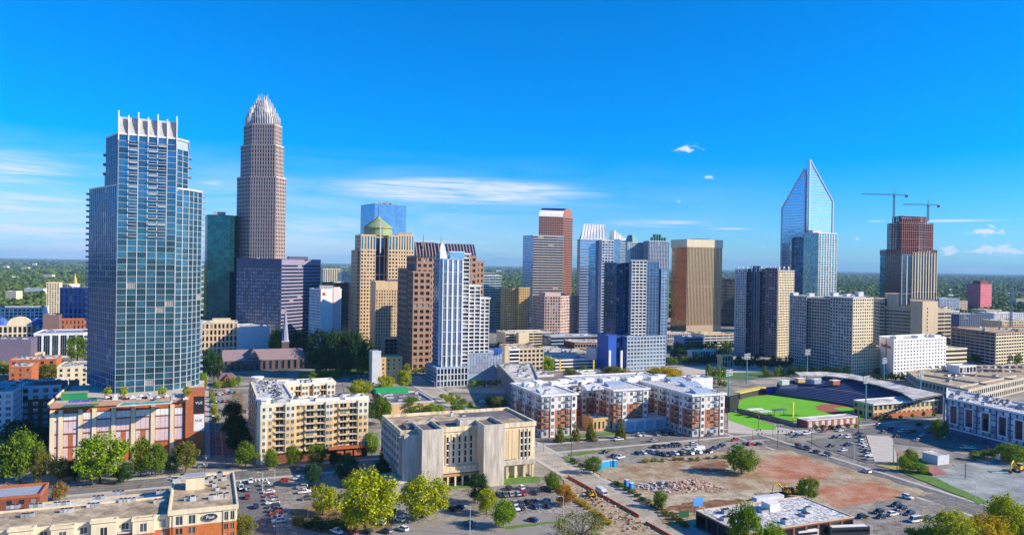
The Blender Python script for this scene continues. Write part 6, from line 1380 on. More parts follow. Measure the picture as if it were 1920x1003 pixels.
# front stand: tan building along the street
O = R(1637, 760, 9); w_ = rayhit(1763, O, V); p = [O+Uu*16, O, O+V*w_, O+V*w_+Uu*16]
sw = MB(); wins = []
T2 = building('ballpark_entry_building', 'tan ballpark front building with long window band and white roof slab', p, 9.5, [St(bw=4, fh=4.6, pier=1.4, span=1.8, dep=.3, wall=m_tan, gl=g_dark), St(bw=4.5, fh=4.6, pier=1.8, span=1.8, dep=.3, wall=m_tan, sp=m_sand, gl=g_teal), None, None], wallm=m_tan, cat='stadium building', parm=m_white, roofm=m_roofl, par=.7)
f = MB(); f.obox(p[1]-V*1-Uu*1.2, V, Uu, w_+2, 1.0, 9.3, 10.3, m_white); f.obox(p[1]+V*.2, V, -Uu, w_-.4, .5, 0, 2.8, m_brick); f.build('eave', T2)
O = R(1514, 789, 4.5); w_ = rayhit(1612, O, V); p = [O+Uu*9, O, O+V*w_, O+V*w_+Uu*9]
building('brick_dugout_building', 'low brick building with white roof between the outfield and the street', p, 4.5, [St(bw=4, fh=4, pier=2, span=1, dep=.2, wall=m_dbrick, gl=m_dbrick), St(bw=5, fh=4.2, pier=2.0, span=.8, dep=.3, wall=m_brick, gl=m_lgrey), None, None], wallm=m_brick, parm=m_white, roofm=m_roofl, par=.4, cat='stadium building')
# outfield walls, scoreboard, concourse stands left
O1, O2 = G(1368, 774), G(1384, 769); f = MB(); T3 = thing('black_batter_screen', 'tall black backdrop wall at the left end of the outfield', 'wall', (*O1, 0))
d = (O2-O1); Lq = np.linalg.norm(d); d /= Lq; f.obox(O1, d, np.array([-d[1], d[0]]), Lq, 1.2, 0, 11, m_blackm); f.build('wall', T3); f = MB(); q = O2; f.obox(q, Uu, -V, 26, .6, 0, 8, m_blackm); f.build('side_wall', T3)
T3 = thing('outfield_wall', 'low dark outfield wall with yellow top rail behind the grass', 'wall', (*G(1390, 748), 0)); a_, b_ = G(1388, 749), G(1436, 738); d = b_-a_; Lq = np.linalg.norm(d); d /= Lq
f = MB(); f.obox(a_, d, np.array([-d[1], d[0]]), Lq, .6, 0, 4.4, m_dark); f.build('wall', T3); f = MB(); f.obox(a_-d*.2, d, np.array([-d[1], d[0]]), Lq+.4, 6, 4.5, 5.2, mat('yellow_rail', (.65, .52, .10), .6)); f.build('deck', T3)
T3 = thing('blue_scoreboard', 'small bright blue board standing between outfield wall and seats', 'scoreboard', (*G(1446, 738), 0)); q = G(1446, 739); f = MB(); f.box(q, 9, .6, .6, 5.8, mat('blue_board', (.02, .08, .55), .5), TH); f.build('panel', T3); f = MB(); f.box(q+V*0+Uu*.5, 9.4, .5, 0, 6, m_dark, TH); f.build('frame', T3)
T3 = thing('bleacher_stand', 'small open stand with roof and banners beside the lawn at the ballpark corner', 'stand', (*G(1460, 790), 0))
for r_ in range(5):
    f = MB(); a_ = G(1384, 772)+Uu*(-1.2*r_); b_ = G(1485, 797)+Uu*(-1.2*r_); d = b_-a_; Lq = np.linalg.norm(d); d /= Lq; f.obox(a_, d, np.array([d[1], -d[0]]), Lq, 1.1, .3, 2.6-r_*.45, m_grey if r_ % 2 else m_dark); f.build('step', T3)
for (x, y, w_, m_) in ((1415, 776, 12, m_white), (1432, 780, 10, m_lgrey), (1461, 777, 10, m_slate)):
    f = MB(); q = G(x, y+3); f.box(q, w_, 4, 4.2, 4.7, m_, TH)
    for s in (-.4, .4): f.tube((*(q+V*w_*s), 0), (*(q+V*w_*s), 4.2), .15, .15, m_dark, n=5)
    f.build('shade_roof', T3)
# foul pole
f = MB(); q = G(1486, 796); T3 = thing('foul_pole', 'yellow foul pole rising at the edge of the outfield grass', 'pole', (*q, 0)); f.tube((*q, 0), (*q, 15), .2, .2, mat('foul_yellow', (.8, .6, .05), .5), n=6); f.build('post', T3); f = MB(); f.box(q+V*.5, .9, .1, 5, 14.5, MATS['foul_yellow'], TH); f.build('screen', T3)
# park beyond
for i, (x0, x1, D, yt, m, lab) in enumerate(((1300, 1345, 800, 659, m_lgrey, 'long white arcade at the far edge of the park'), (1357, 1377, 760, 668, m_sand, 'small tan park house beyond the lawn'))):
    p = bx(x0, x1, D, 8); building('park_pavilion', lab, p, zat(p[1], yt), [None, St(bw=3.4, fh=6, pier=.9, span=.8, dep=.3, wall=m, gl=g_dark), None, None], wallm=m, cat='pavilion')
# ================================================================== TREES
def leafmat(name, c, v=.45):
    return mat(name, c, .8, 0, var=.25, scale=.12, rnd=v, spec=.15, trans=.34)
LM = {'green': leafmat('leaf_green', (.15, .24, .014)), 'dark': leafmat('leaf_dark_green', (.032, .085, .020)), 'lime': leafmat('leaf_lime', (.36, .40, .01)), 'yellow': leafmat('leaf_yellow', (.50, .38, .01)),
      'olive': leafmat('leaf_olive', (.19, .20, .03)), 'bright': leafmat('leaf_bright_green', (.21, .33, .012)), 'ochre': leafmat('leaf_ochre', (.30, .20, .05)), 'orange': leafmat('leaf_orange', (.42, .22, .02)), 'blue': leafmat('leaf_bluegreen', (.04, .11, .045))}
m_bark = mat('bark', (.10, .07, .05), .95)
def crown_mesh(seed, n_cl, n_lf, ls, shape='round'):
    r = np.random.default_rng(seed)
    C_ = []
    while len(C_) < n_cl:
        p = r.uniform(-1, 1, 3)
        if shape == 'cone':
            h = (p[2]+1)/2; lim = (1-h)**.8*.9+.08
            if math.hypot(p[0], p[1]) > lim or math.hypot(p[0], p[1]) < lim*.35: continue
            C_.append((p[0]*.5, p[1]*.5, h))
        else:
            q = np.linalg.norm(p)
            if q > 1 or q < .55: continue
            if p[2] < -.75: continue
            k = 1+.20*math.sin(3*math.atan2(p[1], p[0])+seed)*(1-abs(p[2]))+.13*math.sin(5*p[2]+seed*2+2*math.atan2(p[1], p[0]))
            C_.append((p[0]*.5*k, p[1]*.5*k, .56+p[2]*.44))
    C_ = np.array(C_); cr = r.uniform(.07, .15, n_cl)*(1.25 if shape != 'cone' else .8)
    idx = r.integers(0, n_cl, n_cl*n_lf); off = r.normal(0, 1, (len(idx), 3)); off /= np.linalg.norm(off, axis=1)[:, None]; off *= (r.uniform(.25, 1, len(idx))**.6)[:, None]*cr[idx][:, None]
    P = C_[idx]+off
    nrm = off/np.linalg.norm(off, axis=1)[:, None]+r.normal(0, .55, P.shape)+np.array([0, 0, .3]); nrm /= np.linalg.norm(nrm, axis=1)[:, None]
    t = np.cross(nrm, r.normal(0, 1, P.shape)); t /= np.linalg.norm(t, axis=1)[:, None]; b = np.cross(nrm, t); s = r.uniform(.6, 1.3, len(P))[:, None]*ls
    v = np.stack([P+t*s, P+b*s*.8, P-t*s, P-b*s*.8], 1).reshape(-1, 3)
    me = bpy.data.meshes.new('crown'); n = len(P)
    me.vertices.add(4*n); me.vertices.foreach_set('co', v.astype(np.float32).ravel()); me.loops.add(4*n); me.loops.foreach_set('vertex_index', np.arange(4*n, dtype=np.int32)); me.polygons.add(n)
    me.polygons.foreach_set('loop_start', (np.arange(n)*4).astype(np.int32)); me.materials.append(LM['green']); me.update(); me.validate(); return me
def trunk_mesh(seed, cone=False):
    r = random.Random(seed); f = MB(); f.tube((0, 0, -.01), (0, 0, .35), .030, .020, m_bark, n=7)
    if cone: f.tube((0, 0, .35), (0, 0, .85), .02, .005, m_bark, n=5)
    else:
        for k in range(6):
            a = k*1.05+r.random(); q = (math.cos(a)*.28, math.sin(a)*.28, .55+r.random()*.25); f.tube((0, 0, .25+k*.02), q, .015, .005, m_bark, n=5)
        f.tube((0, 0, .34), (.03, .02, .8), .018, .005, m_bark, n=5)
    return f.mesh('trunk')
CR = {'near': [crown_mesh(s, 105, 62, .023) for s in range(4)], 'mid': [crown_mesh(10+s, 55, 26, .042) for s in range(4)], 'cone': [crown_mesh(20+s, 130, 34, .030, 'cone') for s in range(2)], 'far': [crown_mesh(30+s, 22, 10, .08) for s in range(3)],
      'sparse': [crown_mesh(40, 70, 40, .018)], 'block': [crown_mesh(50, 90, 50, .03)]}
TR = [trunk_mesh(s) for s in range(3)]; TRC = trunk_mesh(9, True)
tc_ = [0]
def tree(px, yb, yt, wpx, colr, label, group=None, kind='near', P=None, Hh=None, Ww=None, cat='tree'):
    q = G(px, yb) if P is None else np.array(P); tc_[0] += 1
    h = zat(q, yt) if Hh is None else Hh; w = wpx/1400*q[1] if Ww is None else Ww; h = max(h, 1.5)
    T = thing('tree' if kind != 'cone' else 'cypress_tree', label, cat, (*q, 0), rz=random.random()*6.28, group=group)
    T.scale = (w*1.02, w*1.02, h)
    i = tc_[0]
    sub('trunk', TRC if kind == 'cone' else TR[i % 3], T); sub('crown', CR[kind][i % len(CR[kind])], T, LM[colr]); return T
near = [(38, 905, 808, 66, 'green', 'large mid green tree at the left edge, in front of the white apartments'), (75, 905, 838, 34, 'olive', 'narrow olive tree right of the large one at the left edge'), (8, 905, 835, 40, 'dark', 'dark tree cut by the left edge of the picture'),
 (187, 905, 815, 84, 'bright', 'biggest bright green tree in front of the orange brick podium'), (264, 893, 820, 34, 'green', 'tall twin crowned green tree before the podium, its left half'), (292, 893, 832, 32, 'green', 'tall twin crowned green tree before the podium, its right half'),
 (348, 885, 829, 44, 'olive', 'light olive tree in the shade at the right end of the podium'), (112, 903, 858, 34, 'olive', 'low olive bush like tree between two big trees below the podium'), (140, 900, 862, 34, 'dark', 'dark low tree left of the biggest bright green tree'), (232, 905, 868, 34, 'dark', 'dark low tree right of the biggest bright green tree'), (322, 888, 856, 26, 'dark', 'dark small tree beneath the shaded podium corner'),
 (70, 940, 900, 18, 'ochre', 'thin ochre tree by the brick end wall'), (111, 938, 903, 28, 'ochre', 'ochre leaved tree on the strip behind the foreground roof'),
 (379, 735, 698, 18, 'bright', 'green tree peeping out right of the tall blue tower foot'), (455, 1020, 965, 40, 'olive', 'olive tree at the bottom edge beside the foreground apartments'),
 (460, 876, 829, 37, 'green', 'first street tree from the left before the beige apartments'), (508, 880, 842, 28, 'green', 'second street tree from the left before the beige apartments'), (549, 876, 836, 28, 'green', 'third street tree from the left before the beige apartments'), (594, 876, 832, 34, 'green', 'fourth street tree from the left before the beige apartments'), (627, 872, 846, 22, 'dark', 'dark small fifth street tree before the beige apartments'), (650, 872, 848, 22, 'olive', 'olive small sixth street tree before the beige apartments'),
 (587, 912, 869, 30, 'blue', 'blue green tree standing on the near side of the cross street'), (650, 905, 856, 40, 'blue', 'wide blue green tree in shade on the near side of the cross street'), (715, 905, 860, 30, 'dark', 'dark tree at the left foot of the old concrete office'), (697, 855, 810, 24, 'bright', 'leaning bright green tree at the right end of the beige apartments'), (725, 880, 830, 22, 'dark', 'dark narrow tree against the left wall of the concrete office'),
 (436, 800, 752, 34, 'dark', 'dark street tree farthest back along the beige apartments'), (440, 825, 775, 40, 'dark', 'dark street tree in middle of the row along the beige apartments'), (446, 850, 795, 40, 'dark', 'dark street tree closest to the corner along the beige apartments'),
 (605, 966, 911, 44, 'lime', 'lime green round tree on the planted island of the parking lot'), (684, 998, 884, 104, 'lime', 'huge yellow green tree in the bottom middle left'), (792, 972, 895, 84, 'lime', 'broad sparse yellow olive tree left of the parked rows'), (800, 912, 869, 36, 'dark', 'dark green tree touching the blank concrete shaft'),
 (896, 945, 888, 38, 'dark', 'dark green tree left of the parked cars'), (912, 965, 917, 36, 'lime', 'lime tree between a dark and a green tree beside parked cars'), (944, 990, 937, 44, 'bright', 'bright green tree nearest the bottom beside parked cars'), (1036, 920, 886, 30, 'green', 'small green tree at the construction strip corner'), (1058, 948, 909, 34, 'orange', 'orange yellow autumn tree right of the parked cars'),
 (1113, 888, 856, 30, 'green', 'round green tree beside the blue portable toilets'), (1237, 952, 920, 25, 'green', 'small round green tree by the dirt lot corner'), (1390, 889, 836, 54, 'green', 'large round tree on the dirt lot'), (1515, 938, 896, 38, 'green', 'upright tree beside the yellow diggers'),
 (1398, 1068, 944, 58, 'green', 'tall leafy tree before the worn white roof, left one'), (1448, 1062, 980, 50, 'bright', 'lower leafy tree before the worn white roof, right one'),
 (1785, 1035, 958, 84, 'lime', 'wide olive tree at the bottom right'), (1885, 1020, 930, 60, 'lime', 'tall bright yellow green tree at bottom right corner'), (1850, 1030, 966, 64, 'yellow', 'olive yellow tree between two taller trees at bottom right'), (1737, 1030, 988, 60, 'green', 'low green tree at the bottom right beside the lot'), (1918, 1020, 955, 50, 'lime', 'yellow tree cut by the right edge at the bottom'),
 (714, 795, 746, 38, 'green', 'green tree on the left corner of the tan flat hall'), (772, 782, 744, 32, 'green', 'green tree in front of the tan flat hall, middle one'), (811, 785, 757, 38, 'bright', 'wide bright green tree at the right corner of the tan flat hall'), (675, 742, 713, 42, 'lime', 'yellow green tree left of the tan flat hall'), (722, 735, 705, 30, 'lime', 'yellow tree at the foot of the small tan tower'), (757, 728, 694, 24, 'lime', 'lime tree behind the green roofed annexe'), (858, 776, 757, 24, 'green', 'small round tree on the verge by the side street'), (936, 772, 744, 28, 'olive', 'olive tree in the shaded car park left of the comb apartments'), (920, 765, 742, 20, 'dark', 'dark tree beside the olive one in the shaded car park'),
 (1246, 716, 689, 62, 'yellow', 'broad yellow autumn tree right of the blue tower foot'), (1221, 716, 697, 36, 'lime', 'lime green tree left of the broad yellow autumn tree'), (1277, 715, 702, 20, 'orange', 'small orange tree right of the broad yellow autumn tree'), (1150, 712, 686, 34, 'olive', 'olive tree left of the blue tower foot'), (1172, 712, 692, 20, 'yellow', 'small yellow tree at the blue tower foot'), (1068, 712, 690, 24, 'olive', 'olive tree behind the hip roofed hall'),
 (680, 702, 664, 38, 'green', 'light green tree standing out before the dark grove'), (651, 700, 668, 28, 'green', 'green tree left of the light one before the dark grove'), (598, 700, 673, 18, 'bright', 'small bright green tree right of the church'),
 (519, 668, 617, 30, 'green', 'green tree left of the church spire'), (560, 668, 619, 42, 'dark', 'dark rounded tree right of the church spire'), (600, 685, 622, 52, 'dark', 'large dark tree in the left of the grove by the white hotel'), (632, 690, 620, 52, 'dark', 'large dark tree in the middle of the grove below the white hotel'), (664, 690, 622, 52, 'dark', 'large dark tree in the right of the grove'), (690, 700, 640, 40, 'dark', 'dark tree at the far right end of the grove'), (610, 700, 650, 50, 'dark', 'dark low tree at front left of the grove'), (640, 705, 652, 40, 'dark', 'dark low tree at front middle of the grove'),
 (400, 715, 660, 34, 'dark', 'dark tree left of the red brick cottage'), (389, 690, 655, 26, 'blue', 'blue green tree beside the arched cream office'), (145, 680, 632, 42, 'green', 'leafy green tree left of the tall blue tower'), (92, 716, 683, 46, 'olive', 'olive tree among the brick rows at left'), (118, 712, 688, 30, 'dark', 'dark tree beside the grey roofed row'), (6, 705, 678, 26, 'lime', 'lime green tree at the left edge beside brick row'), (35, 835, 790, 60, 'dark', 'dark shaded tree below the mansard apartments'), (78, 842, 800, 50, 'dark', 'dark shaded tree left of the podium wall'),
 (1760, 824, 786, 28, 'green', 'green tree before the slate blue apartments'), (1707, 872, 842, 24, 'green', 'bushy tree on the grass by the pale shed'), (1695, 884, 855, 22, 'bright', 'bright shrub like tree left of the pale shed'), (1722, 886, 868, 36, 'bright', 'low spreading bush on the grass bank'), (1895, 868, 832, 52, 'green', 'wide green tree at right before the slate apartments'), (1920, 864, 838, 40, 'dark', 'darker tree cut by the right edge before the slate apartments'),
 (985, 700, 672, 0, 'green', '')]
for t in near:
    if t[3]: tree(*t[:6])
tree(1018, 698, 667, 44, 'bright', 'square clipped bright green tree block in the centre', kind='block')
tree(1090, 1025, 958, 90, 'olive', 'half bare tree with thin foliage at the bottom centre', kind='sparse'); tree(645, 985, 960, 60, 'olive', 'thin leafed shrubby tree beneath the huge yellow green tree', kind='sparse')
tree(1000, 945, 930, 0.1, 'dark', 'x', kind='far') if False else None
for i, (x, y0, y1, w) in enumerate(((1049, 829, 794, 21), (1079, 827, 791, 20), (1108, 826, 787, 23), (1163, 822, 786, 22))):
    tree(x, y0, y1, w, 'olive', ('first', 'second', 'third', 'fourth')[i]+' from the left of four dark conical trees before the comb apartments', 'conical trees before the comb apartments', 'cone')
for i, x in enumerate((201, 232, 303, 350)):   # podium palms stand in planters on the deck
    q = R(x, 748, ZP); T = thing('planter_tree', ('first', 'second', 'third', 'fourth')[i]+' small yellow tree from the left in a terracotta planter on the pool deck', 'potted tree', (*q, ZP), group='small trees on the pool deck')
    f = MB(); f.tube((*q, ZP+.05), (*q, ZP+1.4), 1.1, 1.6, mat('terracotta', (.45, .18, .10), .8), n=8); f.build('planter', T); o = sub('trunk', TRC, T); o.scale = (4, 4, 5); o.location[2] = 1; c = sub('crown', CR['mid'][i % 4], T, LM['lime']); c.scale = (4, 4, 5.2); c.location[2] = 1.2
ORD = ['first', 'second', 'third', 'fourth', 'fifth', 'sixth', 'seventh', 'eighth', 'ninth', 'tenth', 'eleventh', 'twelfth', 'thirteenth', 'fourteenth', 'fifteenth', 'sixteenth', 'seventeenth', 'eighteenth', 'nineteenth', 'twentieth', 'twenty first', 'twenty second', 'twenty third', 'twenty fourth', 'twenty fifth', 'twenty sixth', 'twenty seventh', 'twenty eighth', 'twenty ninth', 'thirtieth']
def row(x0, y0, x1, y1, n, h, w, cols, desc, group, kind='mid', jx=3, jy=1.5):
    for i in range(n):
        t = (i+.5)/n; x = x0+(x1-x0)*t+random.uniform(-jx, jx); y = y0+(y1-y0)*t+random.uniform(-jy, jy); q = G(x, y)
        tree(x, y, 0, 0, random.choice(cols), f'{ORD[i]} tree from the left {desc}', group, kind, P=q, Hh=h*random.uniform(.75, 1.2), Ww=w*random.uniform(.8, 1.2))
row(1256, 684, 1350, 684, 12, 10, 8, ['green', 'blue', 'dark', 'blue'], 'in the row at the left end of the park', 'park trees near the blue tower')
row(1258, 672, 1370, 668, 10, 11, 9, ['dark', 'blue'], 'in the dark row at the far edge of the park', 'trees at the far edge of the park')
row(1325, 709, 1362, 712, 4, 11, 6, ['bright', 'green'], 'among slim bright ones nearest in the park', 'slim trees on the near edge of the park', jx=1)
row(1380, 690, 1482, 690, 12, 11, 8, ['dark', 'blue'], 'in the dark row behind the park lawn', 'trees behind the park lawn')
row(1430, 706, 1505, 706, 8, 8, 6, ['green', 'olive', 'blue'], 'along the ballpark side of the park lawn', 'trees beside the park lawn')
row(1480, 702, 1590, 706, 11, 9, 7, ['dark', 'blue'], 'at the foot of the wide beige residential tower', 'trees below the beige residential tower')
row(1655, 712, 1700, 716, 5, 7, 6, ['dark'], 'at the foot of the white lettered hotel', 'trees below the white lettered hotel')
row(1640, 790, 1760, 780, 6, 3.2, 2.6, ['dark', 'green'], 'along the tan ballpark front building', 'small trees before the ballpark front', jx=2)
row(1775, 680, 1915, 684, 9, 11, 10, ['dark', 'green', 'dark'], 'between the long open garage and the rooftop parking deck', 'trees below the long open garage')
row(1520, 806, 1612, 804, 6, 3.4, 3.2, ['green', 'dark'], 'before the low brick ballpark building', 'small trees before the brick ballpark building', jx=2)
row(905, 660, 950, 662, 5, 10, 9, ['green', 'dark'], 'between the white ribbed tower and the long cream deck', 'trees left of the long cream deck')
row(1010, 660, 1040, 664, 3, 8, 7, ['green'], 'below the long cream deck', 'trees below the long cream deck')
row(840, 742, 900, 772, 5, 4, 4, ['green', 'lime'], 'on the verge along the side street', 'small trees on the verge of the side street', jx=1)
row(1062, 852, 1150, 845, 0, 3, 3, ['green'], 'x', 'x')
row(1070, 866, 1106, 882, 5, 2.2, 2.6, ['dark', 'green'], 'of shrubs left of the portable toilets', 'shrubs along the toilet fence', jx=1)
row(1150, 905, 1290, 990, 14, 2.0, 3.4, ['dark', 'green', 'olive'], 'of shrubs hedging the concrete street', 'hedge shrubs along the concrete street', jx=1, jy=1)
row(1082, 938, 1145, 985, 9, 1.8, 3.2, ['lime', 'ochre', 'yellow'], 'of the yellow shrubs on the construction strip', 'yellow shrubs on the construction strip', jx=1, jy=1)
row(1205, 868, 1400, 858, 12, 2.0, 3.2, ['lime', 'olive', 'ochre'], 'of the scrubby bushes between cars and dirt lot', 'scrubby bushes by the dirt lot', jx=3, jy=2)
row(555, 985, 650, 998, 7, 3.2, 4.2, ['dark', 'green', 'olive'], 'of the low bushes on the planted island', 'low bushes on the planted island', jx=4, jy=5)
row(1110, 722, 1320, 716, 10, 7, 6, ['green', 'olive', 'dark', 'lime'], 'of the small ones behind the long apartment roofs', 'small trees behind the long apartment roofs')
row(1800, 612, 1920, 606, 10, 12, 12, ['green', 'dark', 'bright'], 'above the long open garage at the right', 'trees above the long open garage', jy=4)
row(0, 650, 60, 655, 5, 11, 11, ['dark', 'blue'], 'in the shaded ground at the left edge', 'shaded trees at the left edge', jy=5)
row(500, 655, 560, 640, 4, 12, 11, ['dark', 'green'], 'beyond the church', 'trees beyond the church')
row(1640, 700, 1650, 720, 2, 8, 7, ['dark'], 'between the beige tower and the white lettered hotel', 'trees left of the white lettered hotel')
row(1085, 700, 1160, 704, 5, 7, 7, ['olive', 'green'], 'below the pale stair block', 'trees below the pale stair block')
row(403, 730, 452, 727, 4, 8, 6, ['bright', 'green'], 'behind the parking lot right of the podium', 'trees behind the podium side lot', jy=2)
row(396, 742, 406, 800, 5, 7, 4, ['bright', 'green', 'lime'], 'lining the narrow street right of the podium', 'trees lining the podium side street', jx=.6)
row(700, 742, 735, 790, 3, 9, 7, ['green', 'dark'], 'left of the tan flat hall', 'trees left of the tan flat hall')
row(825, 745, 855, 768, 3, 6, 5, ['bright', 'lime'], 'right of the tan flat hall', 'trees right of the tan flat hall', jx=1)
row(880, 728, 945, 722, 6, 6, 5, ['green', 'bright', 'olive'], 'at the foot of the louvred garage', 'trees below the louvred garage', jx=1)
row(905, 790, 1000, 780, 6, 7, 6, ['green', 'dark', 'olive'], 'behind the old concrete office', 'trees behind the concrete office')
row(580, 712, 640, 706, 5, 7, 6, ['bright', 'green'], 'along the street right of the church', 'trees right of the church', jx=1)
row(740, 700, 800, 700, 4, 8, 7, ['lime', 'green'], 'at the foot of the brown granite tower', 'trees below the granite tower')
row(0, 735, 60, 730, 4, 9, 9, ['green', 'olive'], 'above the white apartments at the left edge', 'trees above the white apartments')
row(60, 668, 160, 664, 6, 10, 9, ['green', 'dark', 'olive'], 'between the brick store and the white hall', 'trees by the white hall')
row(0, 615, 30, 612, 2, 13, 13, ['dark'], 'left of the domed hall', 'trees left of the domed hall')
row(450, 860, 700, 848, 9, 4, 4, ['dark', 'green'], 'of the low shrubs at the foot of the beige apartments', 'shrubs below the beige apartments', jy=.6)
row(1245, 660, 1380, 656, 9, 12, 10, ['dark', 'blue', 'green'], 'below the park garages', 'trees below the park garages')
row(1310, 722, 1362, 726, 5, 6, 5, ['green', 'olive', 'ochre'], 'left of the outfield entrance', 'trees left of the outfield entrance')
row(1820, 862, 1915, 850, 6, 5, 6, ['green', 'olive'], 'in the hedge above the gravel yard', 'hedge trees above the gravel yard')
# ---- far wood: clumps out to the horizon
def far_wood():
    r = np.random.default_rng(5); f = (1+5**.5)/2
    ico = np.array([(-1, f, 0), (1, f, 0), (-1, -f, 0), (1, -f, 0), (0, -1, f), (0, 1, f), (0, -1, -f), (0, 1, -f), (f, 0, -1), (f, 0, 1), (-f, 0, -1), (-f, 0, 1)])/1.9
    fc_ = np.array([(0, 11, 5), (0, 5, 1), (0, 1, 7), (0, 7, 10), (0, 10, 11), (1, 5, 9), (5, 11, 4), (11, 10, 2), (10, 7, 6), (7, 1, 8), (3, 9, 4), (3, 4, 2), (3, 2, 6), (3, 6, 8), (3, 8, 9), (4, 9, 5), (2, 4, 11), (6, 2, 10), (8, 6, 7), (9, 8, 1)])
    Vs, Fs, n = [], [], 0
    bands = [(1180, 2200, 6500, 7.5), (2200, 4200, 9000, 10), (4200, 9000, 9000, 16), (9000, 26000, 9000, 34)]
    for d0, d1, N_, rad_ in bands:
        D = 1/(r.uniform(1/d1, 1/d0, N_)); az_ = r.uniform(-.72, .72, N_); X = D*np.tan(az_); 
        keep = np.ones(N_, bool)
        if d0 < 2000:
            keep = (X < -350-.0*D) | (D > 1450)
            keep &= ~((X > 300) & (D < 1500))
        X, D = X[keep], D[keep]; k = len(X)
        for sub_ in range(3):
            sc = r.uniform(.55, 1.15, (k, 1, 1))*rad_; jit = 1+r.uniform(-.28, .28, (k, 12, 1)); v = ico[None]*jit*sc*np.array([1, 1, .75])
            ox = r.normal(0, rad_*.5, (k, 3)); ox[:, 2] = np.abs(ox[:, 2])*.3+7+r.uniform(-2, 3, k)
            # gently rolling skyline
            hz = 0
            v = v+ox[:, None, :]; v[:, :, 0] += X[:, None]; v[:, :, 1] += D[:, None]; v[:, :, 2] += hz
            Vs.append(v.reshape(-1, 3)); Fs.append((fc_[None]+(np.arange(k)*12)[:, None, None]).reshape(-1, 3)+n); n += k*12
    v = np.concatenate(Vs).astype(np.float32); fcs = np.concatenate(Fs).astype(np.int32)
    me = bpy.data.meshes.new('far_wood'); me.vertices.add(len(v)); me.vertices.foreach_set('co', v.ravel()); me.loops.add(len(fcs)*3); me.loops.foreach_set('vertex_index', fcs.ravel()); me.polygons.add(len(fcs)); me.polygons.foreach_set('loop_start', (np.arange(len(fcs))*3).astype(np.int32))
    me.materials.append(mat('far_canopy', (.022, .058, .016), .9, 0, col2=(.11, .15, .03), scale=.012, rnd=.65, spec=.1, contrast=1.2, bump=.6)); me.update(); o = bpy.data.objects.new('far_wood', me); COL.objects.link(o); o['kind'] = 'stuff'; tag(o, 'endless dark green wood stretching to the horizon', 'wood')
far_wood()
# distant pale buildings in the wood
for i, (x, y, w, h, lab) in enumerate(((60, 494, 7, 4, 'tiny white building highest among the far left trees'), (40, 503, 13, 5, 'small pinkish white building among the far left trees'), (5, 501, 9, 5, 'tiny pale building at the far left edge in the wood'), (80, 519, 18, 5, 'low cream building amid the left wood'), (45, 549, 36, 5, 'low brown roofed building in the left wood'), (10, 565, 20, 14, 'pale building group at the left edge below the wood'),
       (1440, 512, 24, 6, 'faint low pale building right of the gold tower on the horizon'), (1905, 568, 24, 6, 'low pale building at the right edge among trees'), (930, 507, 10, 5, 'tiny grey roof on the horizon near the striped tower'), (640, 500, 12, 5, 'tiny pale block on the horizon above the far slabs'))):
    q = G(x, y+6); s = q[1]/1400; p = [q+np.array([0, 20.]), q, q+np.array([w*s, 0]), q+np.array([w*s, 20.])]
    building('distant_building', lab, p, h*s+12, [None]*4, wallm=m_white if i % 2 == 0 else m_cream, roofm=m_roofl)
hr = random.Random(11)
for i in range(34):
    side = i % 2
    px = hr.uniform(0, 160) if side == 0 else hr.choice([hr.uniform(1575, 1650), hr.uniform(1760, 1915), hr.uniform(1765, 1915)])
    py = yh(px)+hr.uniform(12, 62) if side == 0 else yh(px)+hr.uniform(14, 50)
    q = G(px, py); w = hr.uniform(14, 30); p = [q+Uu*12, q, q+V*w, q+V*w+Uu*12]; h = hr.uniform(7, 11)
    T = thing('far_house', 'small pale house half hidden in the distant wood at the '+('left' if side == 0 else 'right'), 'house', (*q, 0), group='small houses in the wood at the '+('left' if side == 0 else 'right'))
    f = MB(); f.prism(p, 0, h, hr.choice([m_white, m_cream, m_lpink, m_brick])); f.build('wall', T)
    f = MB(); o = offset(p, .8); f.add([(*o[0], h), (*o[1], h), (*o[2], h), (*o[3], h), (*((o[0]+o[1])/2), h+5), (*((o[2]+o[3])/2), h+5)], [(1, 2, 5, 4), (0, 3, 5, 4), (0, 1, 4), (2, 3, 5)], hr.choice([m_shingle, m_lgrey, m_roofl])); f.build('roof', T)
